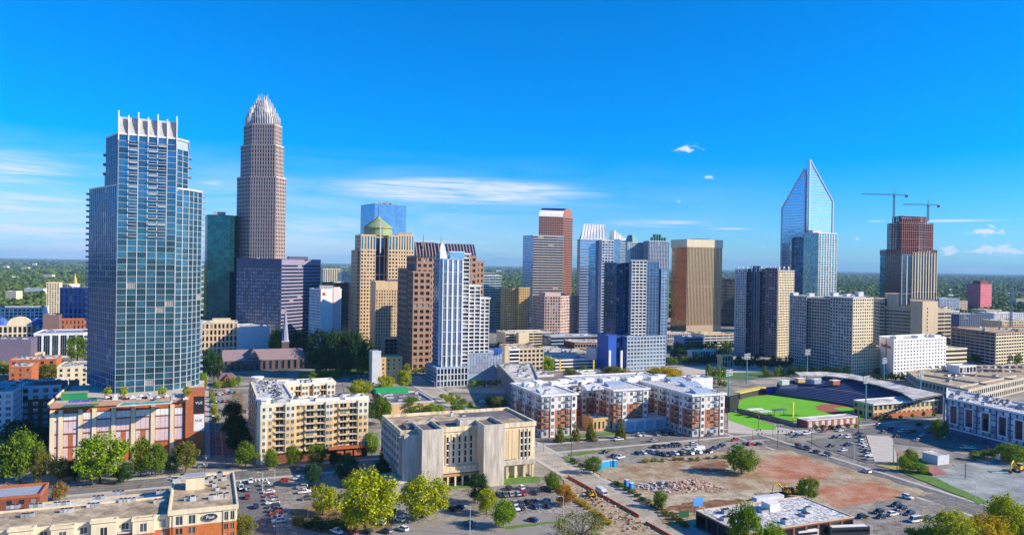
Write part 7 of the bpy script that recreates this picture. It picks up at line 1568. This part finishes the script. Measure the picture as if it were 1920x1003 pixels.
# ================================================================== VEHICLES
m_tyre = mat('tyre_rubber', (.02, .02, .02), .9); m_cgl = glass('car_glass', (.04, .06, .08), metal=.3, rnd=.1)
PAINT = {k: mat('paint_'+k, c, .25, m_, var=.02, spec=.6) for k, c, m_ in (('white', (.78, .78, .78), 0), ('silver', (.50, .52, .55), .6), ('black', (.015, .015, .02), .1), ('dark blue', (.02, .04, .14), .2), ('red', (.45, .02, .02), .1), ('grey', (.14, .15, .17), .4), ('blue', (.04, .14, .42), .2), ('beige', (.42, .36, .26), .3))}
def car_meshes(kind):
    body = MB(); gl = MB(); w = .92
    m0 = PAINT['white']
    if kind == 'sedan': L_, lo, hood, cab, rf = 4.6, .28, .82, [(-1.45, .9), (-.75, 1.42), (.75, 1.42), (1.65, .92)], 1.42
    elif kind == 'suv': L_, lo, hood, cab, rf = 4.7, .32, 1.0, [(-1.0, 1.0), (-.45, 1.72), (1.85, 1.70), (2.2, 1.0)], 1.7
    elif kind == 'pickup': L_, lo, hood, cab, rf = 5.4, .38, 1.05, [(-1.15, 1.05), (-.6, 1.78), (.75, 1.78), (.95, 1.05)], 1.78
    else: L_, lo, hood, cab, rf = 5.4, .35, 1.05, [(-2.3, 1.1), (-1.7, 2.25), (2.6, 2.25), (2.65, 1.0)], 2.25
    h = L_/2
    prof = [(-h, lo+.15), (-h+.05, hood*.78), (-h+.35, hood*.93), (cab[0][0], hood), (cab[3][0], hood), (h-.12, hood*.95), (h, hood*.7), (h-.02, lo+.1), (h-.4, lo), (-h+.4, lo)]
    def loft(mb, pr, ws, m):
        n = len(pr); vs = []
        for s in (-1, 1):
            for (x, z), wi in zip(pr, ws): vs.append((x, s*wi, z))
        mb.add(vs, [tuple(range(n)), tuple(range(n, 2*n))]+[(i, (i+1) % n, (i+1) % n+n, i+n) for i in range(n)], m)
    loft(body, prof, [w*.86, w*.93, w*.95, w, w, w*.95, w*.88, w*.9, w, w], m0)
    loft(gl, [(cab[0][0], hood-.02), (cab[1][0], rf-.05), (cab[2][0], rf-.05), (cab[3][0], hood-.02)], [w*.95, w*.76, w*.76, w*.95], m_cgl)
    loft(body, [(cab[1][0]+.08, rf-.06), (cab[1][0]+.18, rf+.02), (cab[2][0]-.15, rf+.02), (cab[2][0]-.05, rf-.06)], [w*.79, w*.75, w*.75, w*.79], m0)
    for s in (-1, 1):
        for k in (0, 3):
            a = cab[k]; b = cab[1 if k == 0 else 2]; body.tube((a[0], s*w*.94, a[1]), (b[0], s*w*.78, rf-.03), .05, .05, m0, n=4)
        body.tube(((cab[1][0]+cab[2][0])/2, s*w*.95, hood), ((cab[1][0]+cab[2][0])/2, s*w*.78, rf-.03), .05, .05, m0, n=4)
    if kind == 'pickup': body.box((1.75, 0), 1.5, 1.5, hood+.005, hood+.02, m_blackm)
    wh = MB(); wh.tube((0, -.11, 0), (0, .11, 0), .34, .34, m_tyre, n=12); wh.tube((0, -.12, 0), (0, .12, 0), .19, .19, m_silver, n=8)
    hl = MB(); hl.box((0, 0), .08, .34, -.08, .08, m_white)
    tl = MB(); tl.box((0, 0), .08, .3, -.08, .08, m_sign)
    return body.mesh('body'), gl.mesh('windows'), wh.mesh('wheel'), hl.mesh('headlight'), tl.mesh('tail_light'), L_, hood
CM = {k: car_meshes(k) for k in ('sedan', 'suv', 'pickup', 'van')}
ncar = [0]
rm_ = MB(); rm_.tube((0, -.13, 0), (0, .13, 0), .2, .2, m_silver, n=8); RIM = rm_.mesh('rim')
def car(P, ang, colr, label, group=None, kind='sedan', z=.3, fine=True):
    ncar[0] += 1; b, g, wh, hl, tl, L_, hd = CM[kind]
    T = thing('parked_car' if group and 'parked' in group else 'car', label, {'sedan': 'car', 'suv': 'car', 'pickup': 'pickup truck', 'van': 'van'}[kind], (*P, z), rz=ang, group=group)
    T.scale = (1.08,)*3
    sub('body', b, T, PAINT[colr]); sub('windows', g, T)
    if fine:
        for sx_ in (-1, 1):
            for sy_ in (-1, 1):
                o = sub('wheel', wh, T); o.location = (sx_*L_*.31, sy_*.84, .34)
                if P[1] < 330: sub('rim', RIM, o)
        for s in (-1, 1):
            o = sub('headlight', hl, T); o.location = (-L_/2+.03, s*.6, hd*.72); o = sub('tail_light', tl, T); o.location = (L_/2-.06, s*.62, hd*.75)
    return T
CC = ['white', 'black', 'silver', 'grey', 'dark blue', 'white', 'black', 'red', 'silver', 'grey', 'beige']
KK = ['sedan', 'suv', 'sedan', 'suv', 'pickup']
def cars(pts, ang, desc, group, colors=None, kinds=None, fine=True, z=.32, zr=None):
    for i, q in enumerate(pts):
        c = colors[i % len(colors)] if colors else random.choice(CC); k = kinds[i % len(kinds)] if kinds else random.choice(KK)
        P = G(*q) if zr is None else R(q[0], q[1], zr)
        car(P, ang+random.uniform(-.04, .04)+(math.pi if random.random() < .3 else 0), c, f'{c} {dict(sedan="sedan", suv="SUV", pickup="pickup truck", van="van")[k]}, {ORD[i]} {desc}', group, k, z if zr is None else zr+.05, fine)
AU = math.atan2(Uu[1], Uu[0]); AV = TH
def lin(a, b, n): return [(a[0]+(b[0]-a[0])*i/(n-1), a[1]+(b[1]-a[1])*i/(n-1)) for i in range(n)]
cars(lin((500, 911), (522, 980), 11), AV, 'from the far end of the left lot column', 'parked cars in the left column', ['silver', 'grey', 'white', 'red', 'silver', 'white', 'dark blue', 'grey', 'red', 'silver', 'white'])
cars([(566, 916), (571, 925), (576, 937), (590, 915)], AV, 'in the small group in the middle of the left parking lot', 'parked cars in the small group', ['silver', 'white', 'grey', 'black'])
cars([(534, 903), (559, 899), (566, 882)], AV, 'from the left on the shaded cross street beyond the left lot', 'cars on the shaded cross street', ['red', 'white', 'silver'])
cars([(452, 917), (465, 920), (480, 952), (464, 934), (470, 905)], AU, 'among the cars on the junction right of the foreground apartments', 'cars on the junction', ['white', 'silver', 'dark blue', 'red', 'white'])
cars([(631, 1000), (659, 1001), (713, 984), (749, 977), (755, 995), (690, 1000), (725, 999), (735, 960)], AU+.5, 'from the left below the huge yellow green tree', 'parked cars below the huge tree', ['white', 'red', 'silver', 'white', 'white', 'black', 'grey', 'black'])
cars([(935, 931), (946, 931), (957, 930), (970, 929), (981, 928), (1004, 926)], AU, 'from the left in the far row of the middle parking lot', 'parked cars in the far middle row', ['black', 'grey', 'silver', 'silver', 'red', 'grey'])
cars([(954, 918), (977, 917), (1020, 920), (1032, 921), (1042, 920)], AU, 'from the left in the farthest middle lot row', 'parked cars in the short row', ['black', 'white', 'black', 'grey', 'black'])
cars([(965, 946), (976, 946), (990, 945), (1002, 943), (1025, 942)], AU, 'from the left in the back of the double row', 'parked cars in the double row back', ['silver', 'dark blue', 'black', 'grey', 'silver'])
cars([(967, 956), (978, 956), (1004, 953), (1028, 952)], AU, 'from the left in the front of the double row', 'parked cars in the double row front', ['white', 'black', 'dark blue', 'dark blue'])
cars([(999, 978), (881, 986), (860, 955), (850, 958)], AU+.7, 'of the scattered single cars at the bottom of the middle lot', 'parked cars standing alone', ['dark blue', 'grey', 'black', 'black'])
cars([(1135, 850), (1151, 857), (1163, 860)], AV+.3, 'from the left at the left end of the long lot', 'parked cars at the left end of the long lot', ['black', 'black', 'white'])
cars(lin((1228, 840), (1272, 837), 6), AU, 'from the left in the dark back row of the long lot', 'parked cars in the back row', ['black', 'grey', 'black', 'dark blue', 'black', 'black'])
cars([(1196, 852), (1206, 851), (1217, 849), (1226, 851), (1234, 853), (1246, 855), (1256, 855), (1266, 853), (1278, 853), (1294, 852), (1309, 850), (1328, 849)], AU+.1, 'from the left in the front row of the long lot', 'parked cars in the front row', ['black', 'white', 'silver', 'white', 'black', 'grey', 'black', 'white', 'black', 'silver', 'white', 'black'])
cars([(1266, 838), (1300, 835), (1307, 841), (1352, 838), (1385, 836), (1397, 835), (1408, 835), (1423, 835), (1290, 843), (1338, 843)], AV, 'from the left in the middle of the long lot', 'parked cars in the middle of the long lot', ['black', 'silver', 'white', 'black', 'silver', 'black', 'red', 'black', 'white', 'dark blue'])
cars([(1378, 827), (1160, 826), (1225, 828), (1330, 817)], AV, 'on the wide cross street right of the concrete office', 'cars on the wide cross street', ['red', 'white', 'silver', 'grey'])
cars([(1486, 815), (1494, 819), (1511, 815), (1520, 812), (1568, 804), (1575, 809), (1545, 810)], AV, 'from the left at the junction by the ballpark', 'cars at the ballpark junction', ['silver', 'dark blue', 'white', 'white', 'white', 'white', 'red'])
cars([(1498, 838), (1506, 841), (1514, 843), (1531, 849), (1553, 854), (1624, 886), (1702, 935)], AU, 'from the far end on the avenue running to the lower right', 'cars on the avenue', ['red', 'white', 'black', 'dark blue', 'grey', 'white', 'white'], ['suv', 'sedan'])
cars([(1565, 822), (1577, 821), (1589, 821), (1558, 838), (1590, 836), (1581, 846)], AV, 'of the loose cars beside the concrete ramp', 'parked cars beside the ramp, loose', ['black', 'silver', 'white', 'black', 'dark blue', 'white'])
cars(lin((1611, 816), (1629, 862), 8), AV, 'from the far end in the column beside the concrete ramp', 'parked cars beside the ramp', ['dark blue', 'black', 'silver', 'white', 'silver', 'black', 'white', 'silver'])
cars([(1618, 972), (1647, 963), (1653, 972), (1674, 967), (1680, 950), (1690, 957), (1705, 966), (1740, 976)], AV, 'from the left in the lot behind the warehouse', 'parked cars behind the warehouse', ['black', 'black', 'black', 'white', 'black', 'black', 'dark blue', 'dark blue'])
car(G(1716, 979), AV, 'white', 'white long van parked at the right of the warehouse lot', None, 'van')
cars([(1647, 798), (1690, 811), (1700, 811), (1712, 810), (1722, 798), (1731, 819), (1720, 827), (1740, 804), (1742, 812), (1668, 806), (1656, 812), (1680, 820)], AV, 'from the left in the deep shade before the ballpark front', 'parked cars in the shade before the ballpark', ['silver', 'white', 'silver', 'grey', 'black', 'white', 'silver', 'white', 'grey', 'dark blue', 'grey', 'black'])
cars([(1796, 815), (1810, 842), (1822, 842), (1845, 831), (1776, 822), (1862, 842)], AV-.3, 'from the left along the slate blue apartments', 'parked cars before the slate apartments', ['white', 'white', 'white', 'blue', 'silver', 'grey'])
car(G(1822, 821), AV-.4, 'white', 'white van parked in the shade before the slate apartments', None, 'van')
cars([(249, 893), (270, 891), (296, 889), (379, 876)], AV, 'from the left on the street between podium and foreground roof', 'parked cars on the podium street', ['white', 'white', 'silver', 'silver'])
cars(lin((395, 745), (402, 790), 6), AU, 'from the far end on the narrow street right of the podium', 'parked cars on the podium side street', fine=False)
cars(lin((845, 748), (885, 776), 4), AU, 'from the far end beside the shaded car park', 'cars on the side street', fine=False)
cars([(905, 755), (918, 757), (932, 752), (945, 760), (925, 764), (955, 768)], AV, 'from the left in the shaded car park', 'parked cars in the shaded car park', fine=False)
cars([(1197, 818), (1206, 817), (1230, 816), (1245, 815), (1258, 815)], AU, 'from the left before the grey garage front', 'parked cars before the grey garage front', ['white', 'silver', 'grey', 'black', 'black'])
cars([(404, 742), (412, 741), (420, 740), (430, 739), (440, 738)], AU, 'from the left in the far row behind beige apartments', 'parked cars behind the beige apartments, far', fine=False)
cars([(408, 756), (417, 755), (427, 754), (437, 753), (446, 752)], AU, 'from the left in the middle row behind beige apartments', 'parked cars behind the beige apartments, middle', fine=False)
cars([(411, 772), (421, 771), (431, 770), (441, 769), (450, 768)], AU, 'from the left in the near row behind beige apartments', 'parked cars behind the beige apartments, near', fine=False)
cars(lin((650, 712), (706, 707), 7), AU, 'from the left in the far row by the small tan tower', 'parked cars by the small tan tower', fine=False)
cars(lin((655, 726), (700, 722), 5), AU, 'from the left in the near row by the small tan tower', 'parked cars by the small tan tower, near', fine=False)
cars(lin((840, 722), (930, 716), 9), AV, 'from the left on the pale plaza before the louvred garage', 'cars on the pale plaza', fine=False)
cars(lin((560, 708), (630, 702), 6), AV, 'from the left on the street right of the church', 'cars by the church', fine=False)
dk = [(x, y) for y in (690, 697, 705) for x in np.arange(1745+(y-690)*2, 1915, 13)]
cars(dk[:29], AU, 'in reading order on the rooftop parking deck', 'parked cars on the rooftop parking deck', fine=False, zr=11)
cars([(1700, 640+0)], AV, 'x', None, zr=0) if False else None
def vehicle_box(name, label, cat, P, ang, L_, w, h, mbody, mcab=None, cab=True):
    T = thing(name, label, cat, (*P, .3), rz=ang); d = np.array([1., 0]); f = MB(); f.box((0, 0), L_*.78 if cab else L_, w, .8, h, mbody); 
    o = bpy.data.objects.new('box_body', f.mesh('box_body')); COL.objects.link(o); o.parent = T
    if cab: o.location = (L_*.1, 0, 0); f = MB(); f.box((0, 0), L_*.2, w*.95, .7, h*.78, mcab or mbody); f.box((-L_*.1, 0), .1, w*.8, h*.45, h*.72, m_cgl); c = bpy.data.objects.new('cab', f.mesh('cab')); COL.objects.link(c); c.parent = T; c.location = (-L_*.4, 0, 0)
    else:
        f = MB(); f.box((0, 0), L_*.94, w+.06, h*.52, h*.80, g_black); c = bpy.data.objects.new('window_band', f.mesh('window_band')); COL.objects.link(c); c.parent = T
        f = MB(); f.box((0, 0), L_*.9, w*.8, h+.01, h+.2, m_white); c = bpy.data.objects.new('roof', f.mesh('roof')); COL.objects.link(c); c.parent = T
    for sx_ in (-.36, .3, .4):
        for s in (-1, 1): o = sub('wheel', CM['van'][2], T); o.location = (sx_*L_, s*w*.46, .45); o.scale = (1.4,)*3
    return T
vehicle_box('box_truck', 'white box truck parked on the gravel yard at the right', 'truck', G(1886, 865), AV-.35+math.pi, 10, 2.5, 3.6, m_white)
vehicle_box('coach_bus', 'dark long coach with white roof at the bottom edge beside the warehouse', 'bus', G(1590, 1006), AV-.25, 16, 2.8, 3.8, m_dark, cab=False)
vehicle_box('coach_bus', 'pale long coach partly hidden at the bottom edge left of the dark coach', 'bus', G(1500, 1012), AV-.1, 14, 2.8, 3.6, m_white, cab=False)
vehicle_box('semi_trailer', 'white semi trailer parked at the apartment wing foot', 'truck', G(1310+0, 846), AV, 7, 2.4, 2.6, m_white)
vehicle_box('concrete_mixer', 'grey truck standing on the construction strip beside the orange fence', 'truck', G(1128, 928), AU, 7, 2.5, 3.0, m_lgrey)
# excavators
def digger(label, P, ang, s=1.0):
    T = thing('excavator', label, 'excavator', (*P, .25), rz=ang, scale=s)
    def part(nm, fn): f = MB(); fn(f); o = bpy.data.objects.new(nm, f.mesh(nm)); COL.objects.link(o); o.parent = T
    for sy_ in (-1, 1): part('track', lambda f: (f.box((0, sy_*1.2), 4.0, .6, .05, .85, m_blackm), f.tube((-2, sy_*1.2-.29, .45), (-2, sy_*1.2+.29, .45), .42, .42, m_blackm, n=10), f.tube((2, sy_*1.2-.29, .45), (2, sy_*1.2+.29, .45), .42, .42, m_blackm, n=10)))
    part('body', lambda f: (f.box((.6, 0), 3.4, 2.6, .95, 2.2, m_yellow), f.box((1.8, 0), 1.0, 2.6, .95, 2.5, m_dark)))
    part('cab', lambda f: (f.box((-.5, -.7), 1.5, 1.1, 2.2, 3.3, m_cgl), f.box((-.5, -.7), 1.6, 1.2, 3.3, 3.42, m_yellow)))
    part('boom', lambda f: (f.tube((-1.0, .4, 1.8), (-3.8, .4, 4.6), .38, .3, m_yellow, n=6), f.tube((-3.8, .4, 4.6), (-6.2, .4, 3.6), .3, .24, m_yellow, n=6)))
    part('arm', lambda f: f.tube((-6.2, .4, 3.6), (-6.9, .4, 1.2), .26, .2, m_yellow, n=6))
    part('bucket', lambda f: (f.box((-6.7, .4), .9, 1.2, .3, 1.2, m_dark)))
digger('yellow excavator on the left of the pair beside the warehouse', G(1474, 927), AV, 1.1); digger('yellow excavator on the right of the pair, nearest the upright tree', G(1494, 927), AV+2.6, 1.1)
digger('yellow excavator at the right edge of the gravel yard', G(1908, 884), AV+.3, 1.3); 
digger('orange digger working on the construction strip', G(1108, 932), AU, .8)
# portable toilets
mtb = mat('toilet_blue', (.02, .16, .62), .5); mtt = mat('toilet_turquoise', (.04, .38, .62), .5)
for i, (x, y, m) in enumerate(((1121, 883, mtt), (1127, 879, mtt), (1133, 877, mtt), (1139, 876, mtt), (1146, 875, mtb), (1152, 875, mtb), (1175, 913, mtb), (1184, 919, mtb))):
    q = G(x, y); T = thing('portable_toilet', ('turquoise' if m is mtt else 'blue')+f' portable toilet, {ORD[i]} of eight counted from the left', 'portable toilet', (*q, .2), rz=TH, group='portable toilets by the dirt lot')
    for nm, fn in (('cabin', lambda f: f.box((0, 0), 1.9, 1.9, .05, 3.2, m)), ('roof', lambda f: (f.box((0, 0), 2.05, 2.05, 3.2, 3.4, m_lgrey), f.tube((.5, .5, 3.4), (.5, .5, 3.8), .08, .08, m_lgrey))), ('door', lambda f: f.box((0, -.98), 1.2, .08, .2, 2.9, m_lgrey if False else mtt))):
        f = MB(); fn(f); o = bpy.data.objects.new(nm, f.mesh(nm)); COL.objects.link(o); o.parent = T
# rubble pile and orange barriers
f = MB(); r = random.Random(3); a_, b_ = G(1212, 916), G(1330, 908)
mr1 = mat('rubble_pink', (.52, .38, .30), .95, var=.3, scale=1); mr2 = mat('rubble_grey', (.42, .43, .46), .95, var=.3, scale=1)
for k in range(420):
    t = r.random(); q = a_+(b_-a_)*t+Uu*r.gauss(0, 4)+V*r.gauss(0, 1.5); e = max(0, 1-abs((q-(a_+(b_-a_)*t))@Uu)/8)*min(1, 4*t, 4*(1-t)); z = .2+r.random()*2.6*e; s = r.uniform(.5, 1.5); f.box(q, s, s*.8, max(.1, z-s*.5), z+s*.3, mr1 if t > .35 or r.random() < .3 else mr2, r.random()*3)
o = f.build('rubble_heap'); tag(o, 'long heap of pinkish and grey demolition rubble on the dirt lot', 'rubble', kind='stuff')
morg = mat('orange_plastic', (.70, .13, .02), .6)
for i in range(26):
    t = i/25; x = 1068+(1195-1068)*t; y = 897+(968-897)*t; q = G(x, y); T = thing('barrier', f'orange barrier, {ORD[i]} from the far end of the line beside the concrete street', 'barrier', (*q, .2), rz=AU, group='orange barriers along the concrete street')
    f = MB(); f.box((0, 0), 3.0, .5, .02, .5, morg); o = bpy.data.objects.new('base', f.mesh('base')); COL.objects.link(o); o.parent = T
    f = MB(); f.box((0, 0), 2.8, .22, .5, 1.05, morg); o = bpy.data.objects.new('top', f.mesh('top')); COL.objects.link(o); o.parent = T
for i in range(10):
    q = G(1215+i*7.5, 984+i*4.2); T = thing('barrier', f'orange barrier, {ORD[i]} from the far end of the short bottom line', 'barrier', (*q, .2), rz=AU, group='orange barriers at the bottom'); f = MB(); f.box((0, 0), 3.0, .5, .02, .5, morg); o = bpy.data.objects.new('base', f.mesh('base')); COL.objects.link(o); o.parent = T
    f = MB(); f.box((0, 0), 2.8, .22, .5, 1.05, morg); o = bpy.data.objects.new('top', f.mesh('top')); COL.objects.link(o); o.parent = T
# earth clods and debris on the strip
f = MB()
for k in range(150):
    t = r.random(); q = G(1075+130*t, 915+80*t)+V*r.gauss(0, 3); s = r.uniform(.25, .8); f.box(q, s, s, .2, .2+s*.7, r.choice([m_dirt, m_dbrick, m_conc, m_mulch]), r.random()*3)
o = f.build('site_debris'); tag(o, 'scattered bricks and debris along the construction strip', 'debris', kind='stuff')
# wrecking fence line
# ---- poles, lamps, floodlights
def lamp(label, px, yb, yt, group='street lamps', arm=2.0):
    q = G(px, yb); h = zat(q, yt); T = thing('street_lamp', label, 'street lamp', (*q, .1), group=group)
    f = MB(); f.tube((*q, .1), (*q, h), .14, .08, m_lgrey if group != 'dark posts' else m_blackm, n=6); f.build('post', T); f = MB(); f.tube((*q, h-.1), (*(q-V*arm), h+.3), .06, .05, m_lgrey, n=5); f.build('arm', T); f = MB(); f.box(q-V*arm, .9, .35, h+.2, h+.4, m_lgrey, TH); f.build('lamp_head', T)
for i, (x, a, b) in enumerate(((881, 1003, 948), (1225, 905, 880), (1037, 878, 860), (1332, 878, 850), (515, 905, 880), (577, 985, 950), (492, 925, 885), (815, 735, 715), (832, 742, 722), (1056, 965, 930), (1690, 985, 955), (1320, 985, 950), (1829, 938, 903), (1602, 862, 830), (1551, 875, 852))):
    lamp(f'slim grey street lamp, {ORD[i]} in the scattered set: '+('by the middle lot bottom', 'right of the long lot', 'by the side street corner', 'on the dirt lot edge', 'near the left junction', 'on the left lot island', 'at the left junction kerb', 'far on the cross street', 'beside the shaded verge', 'beside the orange tree', 'right of the warehouse lot', 'by the warehouse corner', 'on the grass bank', 'in the small lot by the ramp', 'by the avenue kerb')[i], x, a, b)
def upole(label, px, yb, yt):
    q = G(px, yb); h = zat(q, yt); T = thing('utility_pole', label, 'utility pole', (*q, .1)); f = MB(); f.tube((*q, .1), (*q, h), .2, .13, m_bark, n=6); f.build('post', T); f = MB(); f.box(q, 2.6, .16, h-1.0, h-.8, m_bark, TH); f.build('crossarm', T); f = MB(); f.tube((*(q+V*.35), h-2.4), (*(q+V*.35), h-1.4), .25, .25, m_unit, n=8); f.build('transformer', T)
for x, a, b, lb in ((928, 856, 805, 'right end wall of the concrete office'), (1071, 856, 812, 'verge left of the long lot'), (1310, 832, 800, 'corner of the right apartment wing'), (1422, 806, 775, 'lawn corner by the ballpark'), (1458, 840, 795, 'corner of the wide junction'), (1522, 836, 800, 'far side of the avenue corner'), (1610, 818, 775, 'shaded street before the ballpark'), (1675, 868, 832, 'right side of the concrete ramp'), (1682, 888, 850, 'grass bank left end'), (1810, 898, 868, 'middle of the gravel yard'), (517, 1003, 955, 'bottom of the left lot'), (384, 895, 850, 'right end of the podium street')):
    upole('dark wooden utility pole at the '+lb, x, a, b)
m_teal = mat('teal_steel', (.10, .38, .42), .5, .2)
def flood(label, px, yb, yt):
    q = G(px, yb); h = zat(q, yt); T = thing('floodlight_tower', label, 'floodlight', (*q, .1), group='ballpark floodlight towers'); f = MB(); f.tube((*q, .1), (*q, h), .55, .35, m_teal, n=8); f.build('mast', T)
    for k in range(4):
        f = MB(); f.box(q, 9.0, .3, h-.2-k*1.4, h-k*1.4, m_teal, TH+.3)
        lr_ = f.build('lamp_rack', T)
        for j in range(7): f = MB(); c = q+np.array([math.cos(TH+.3), math.sin(TH+.3)])*(j-3)*1.3; f.box(c-np.array([0, .4]), .9, .7, h-.1-k*1.4, h+.6-k*1.4, m_unit, TH+.3); f.build('floodlight', lr_)
for i, (x, a, b, lb) in enumerate(((1400, 720, 664, 'by the park lawn left of the seats'), (1513, 715, 656, 'behind the seats before the beige residential tower'), (1366, 742, 694, 'at the left end of the outfield'), (1623, 786, 706, 'nearest one at home plate corner'), (1657, 722, 672, 'before the white lettered hotel'), (1725, 756, 698, 'at the right end of the stadium roof'))):
    flood('tall teal floodlight tower '+lb, x, a, b)
# far right beacon crane
crane('thin pale crane standing alone by the right edge', 1897, 1000, 612, 534, 1880, 1935, 549)
def wire(name, A, B, za, zb_, sag, lab):
    f = MB(); n = 10; P = [(A[0]+(B[0]-A[0])*i/n, A[1]+(B[1]-A[1])*i/n, za+(zb_-za)*i/n-sag*4*(i/n)*(1-i/n)) for i in range(n+1)]
    for a_, b_ in zip(P, P[1:]): f.tube(a_, b_, .05, .05, m_blackm, n=4, cap=False)
    o = f.build(name); tag(o, lab, 'cable')
A_, B_, C_ = G(1458, 840), G(1522, 836), G(1610, 818)
wire('overhead_cable', A_, B_, 13, 13, .8, 'thin black cable between the two poles at the wide junction'); wire('overhead_cable', B_, C_, 13, 12, 1.2, 'thin black cable from the avenue corner pole to the ballpark street pole')
for i, (x, y) in enumerate(((1449, 817), (1436, 831), (1411, 826), (1474, 826), (1019, 846), (1006, 838), (455, 893), (424, 878))):
    q = G(x, y); T = thing('traffic_signal', ['black traffic signal nearest the ballpark at the wide junction', 'black traffic signal on the near left corner of the wide junction', 'black traffic signal on the left side of the wide junction', 'black traffic signal on the avenue corner of the wide junction', 'black traffic signal right of the concrete office on the near kerb', 'black traffic signal right of the concrete office on the far kerb', 'black traffic signal on the right of the left junction', 'black traffic signal on the left of the left junction'][i], 'traffic signal', (*q, .1))
    f = MB(); f.tube((*q, .1), (*q, 6.2), .12, .09, m_dark, n=6); f.build('post', T); d_ = V*(-1 if i % 2 else 1)
    f = MB(); f.tube((*q, 6.0), (*(q+d_*6), 6.4), .08, .06, m_dark, n=5); f.build('arm', T)
    for k in (3, 5.6): f = MB(); f.box(q+d_*k, .4, .35, 5.3, 6.5, m_blackm, TH); f.build('signal_head', T)

# ================================================================== AIR
hz = bpy.data.meshes.new('haze'); x0, x1, y0, y1, z0, z1 = -30000, 30000, -400, 27500, -1.0, 310.0
vv = [(x, y, z) for z in (z0, z1) for x, y in ((x0, y0), (x1, y0), (x1, y1), (x0, y1))]
hz.from_pydata(vv, [], [(0, 3, 2, 1), (4, 5, 6, 7), (0, 1, 5, 4), (1, 2, 6, 5), (2, 3, 7, 6), (3, 0, 4, 7)]); ho = bpy.data.objects.new('haze', hz); COL.objects.link(ho); ho['kind'] = 'stuff'; tag(ho, 'thin blue haze over the far wood', 'haze')
hm = bpy.data.materials.new('haze'); hm.use_nodes = True; t = hm.node_tree; t.nodes.clear(); o = t.nodes.new('ShaderNodeOutputMaterial'); v = t.nodes.new('ShaderNodeVolumePrincipled'); v.inputs['Color'].default_value = (.34, .64, 1.0, 1); v.inputs['Density'].default_value = 3.4e-5; v.inputs['Anisotropy'].default_value = 0.0
t.links.new(v.outputs[0], o.inputs['Volume']); hz.materials.append(hm)
S.cycles.max_bounces = 6; S.cycles.volume_bounces = 0; S.cycles.use_adaptive_sampling = True
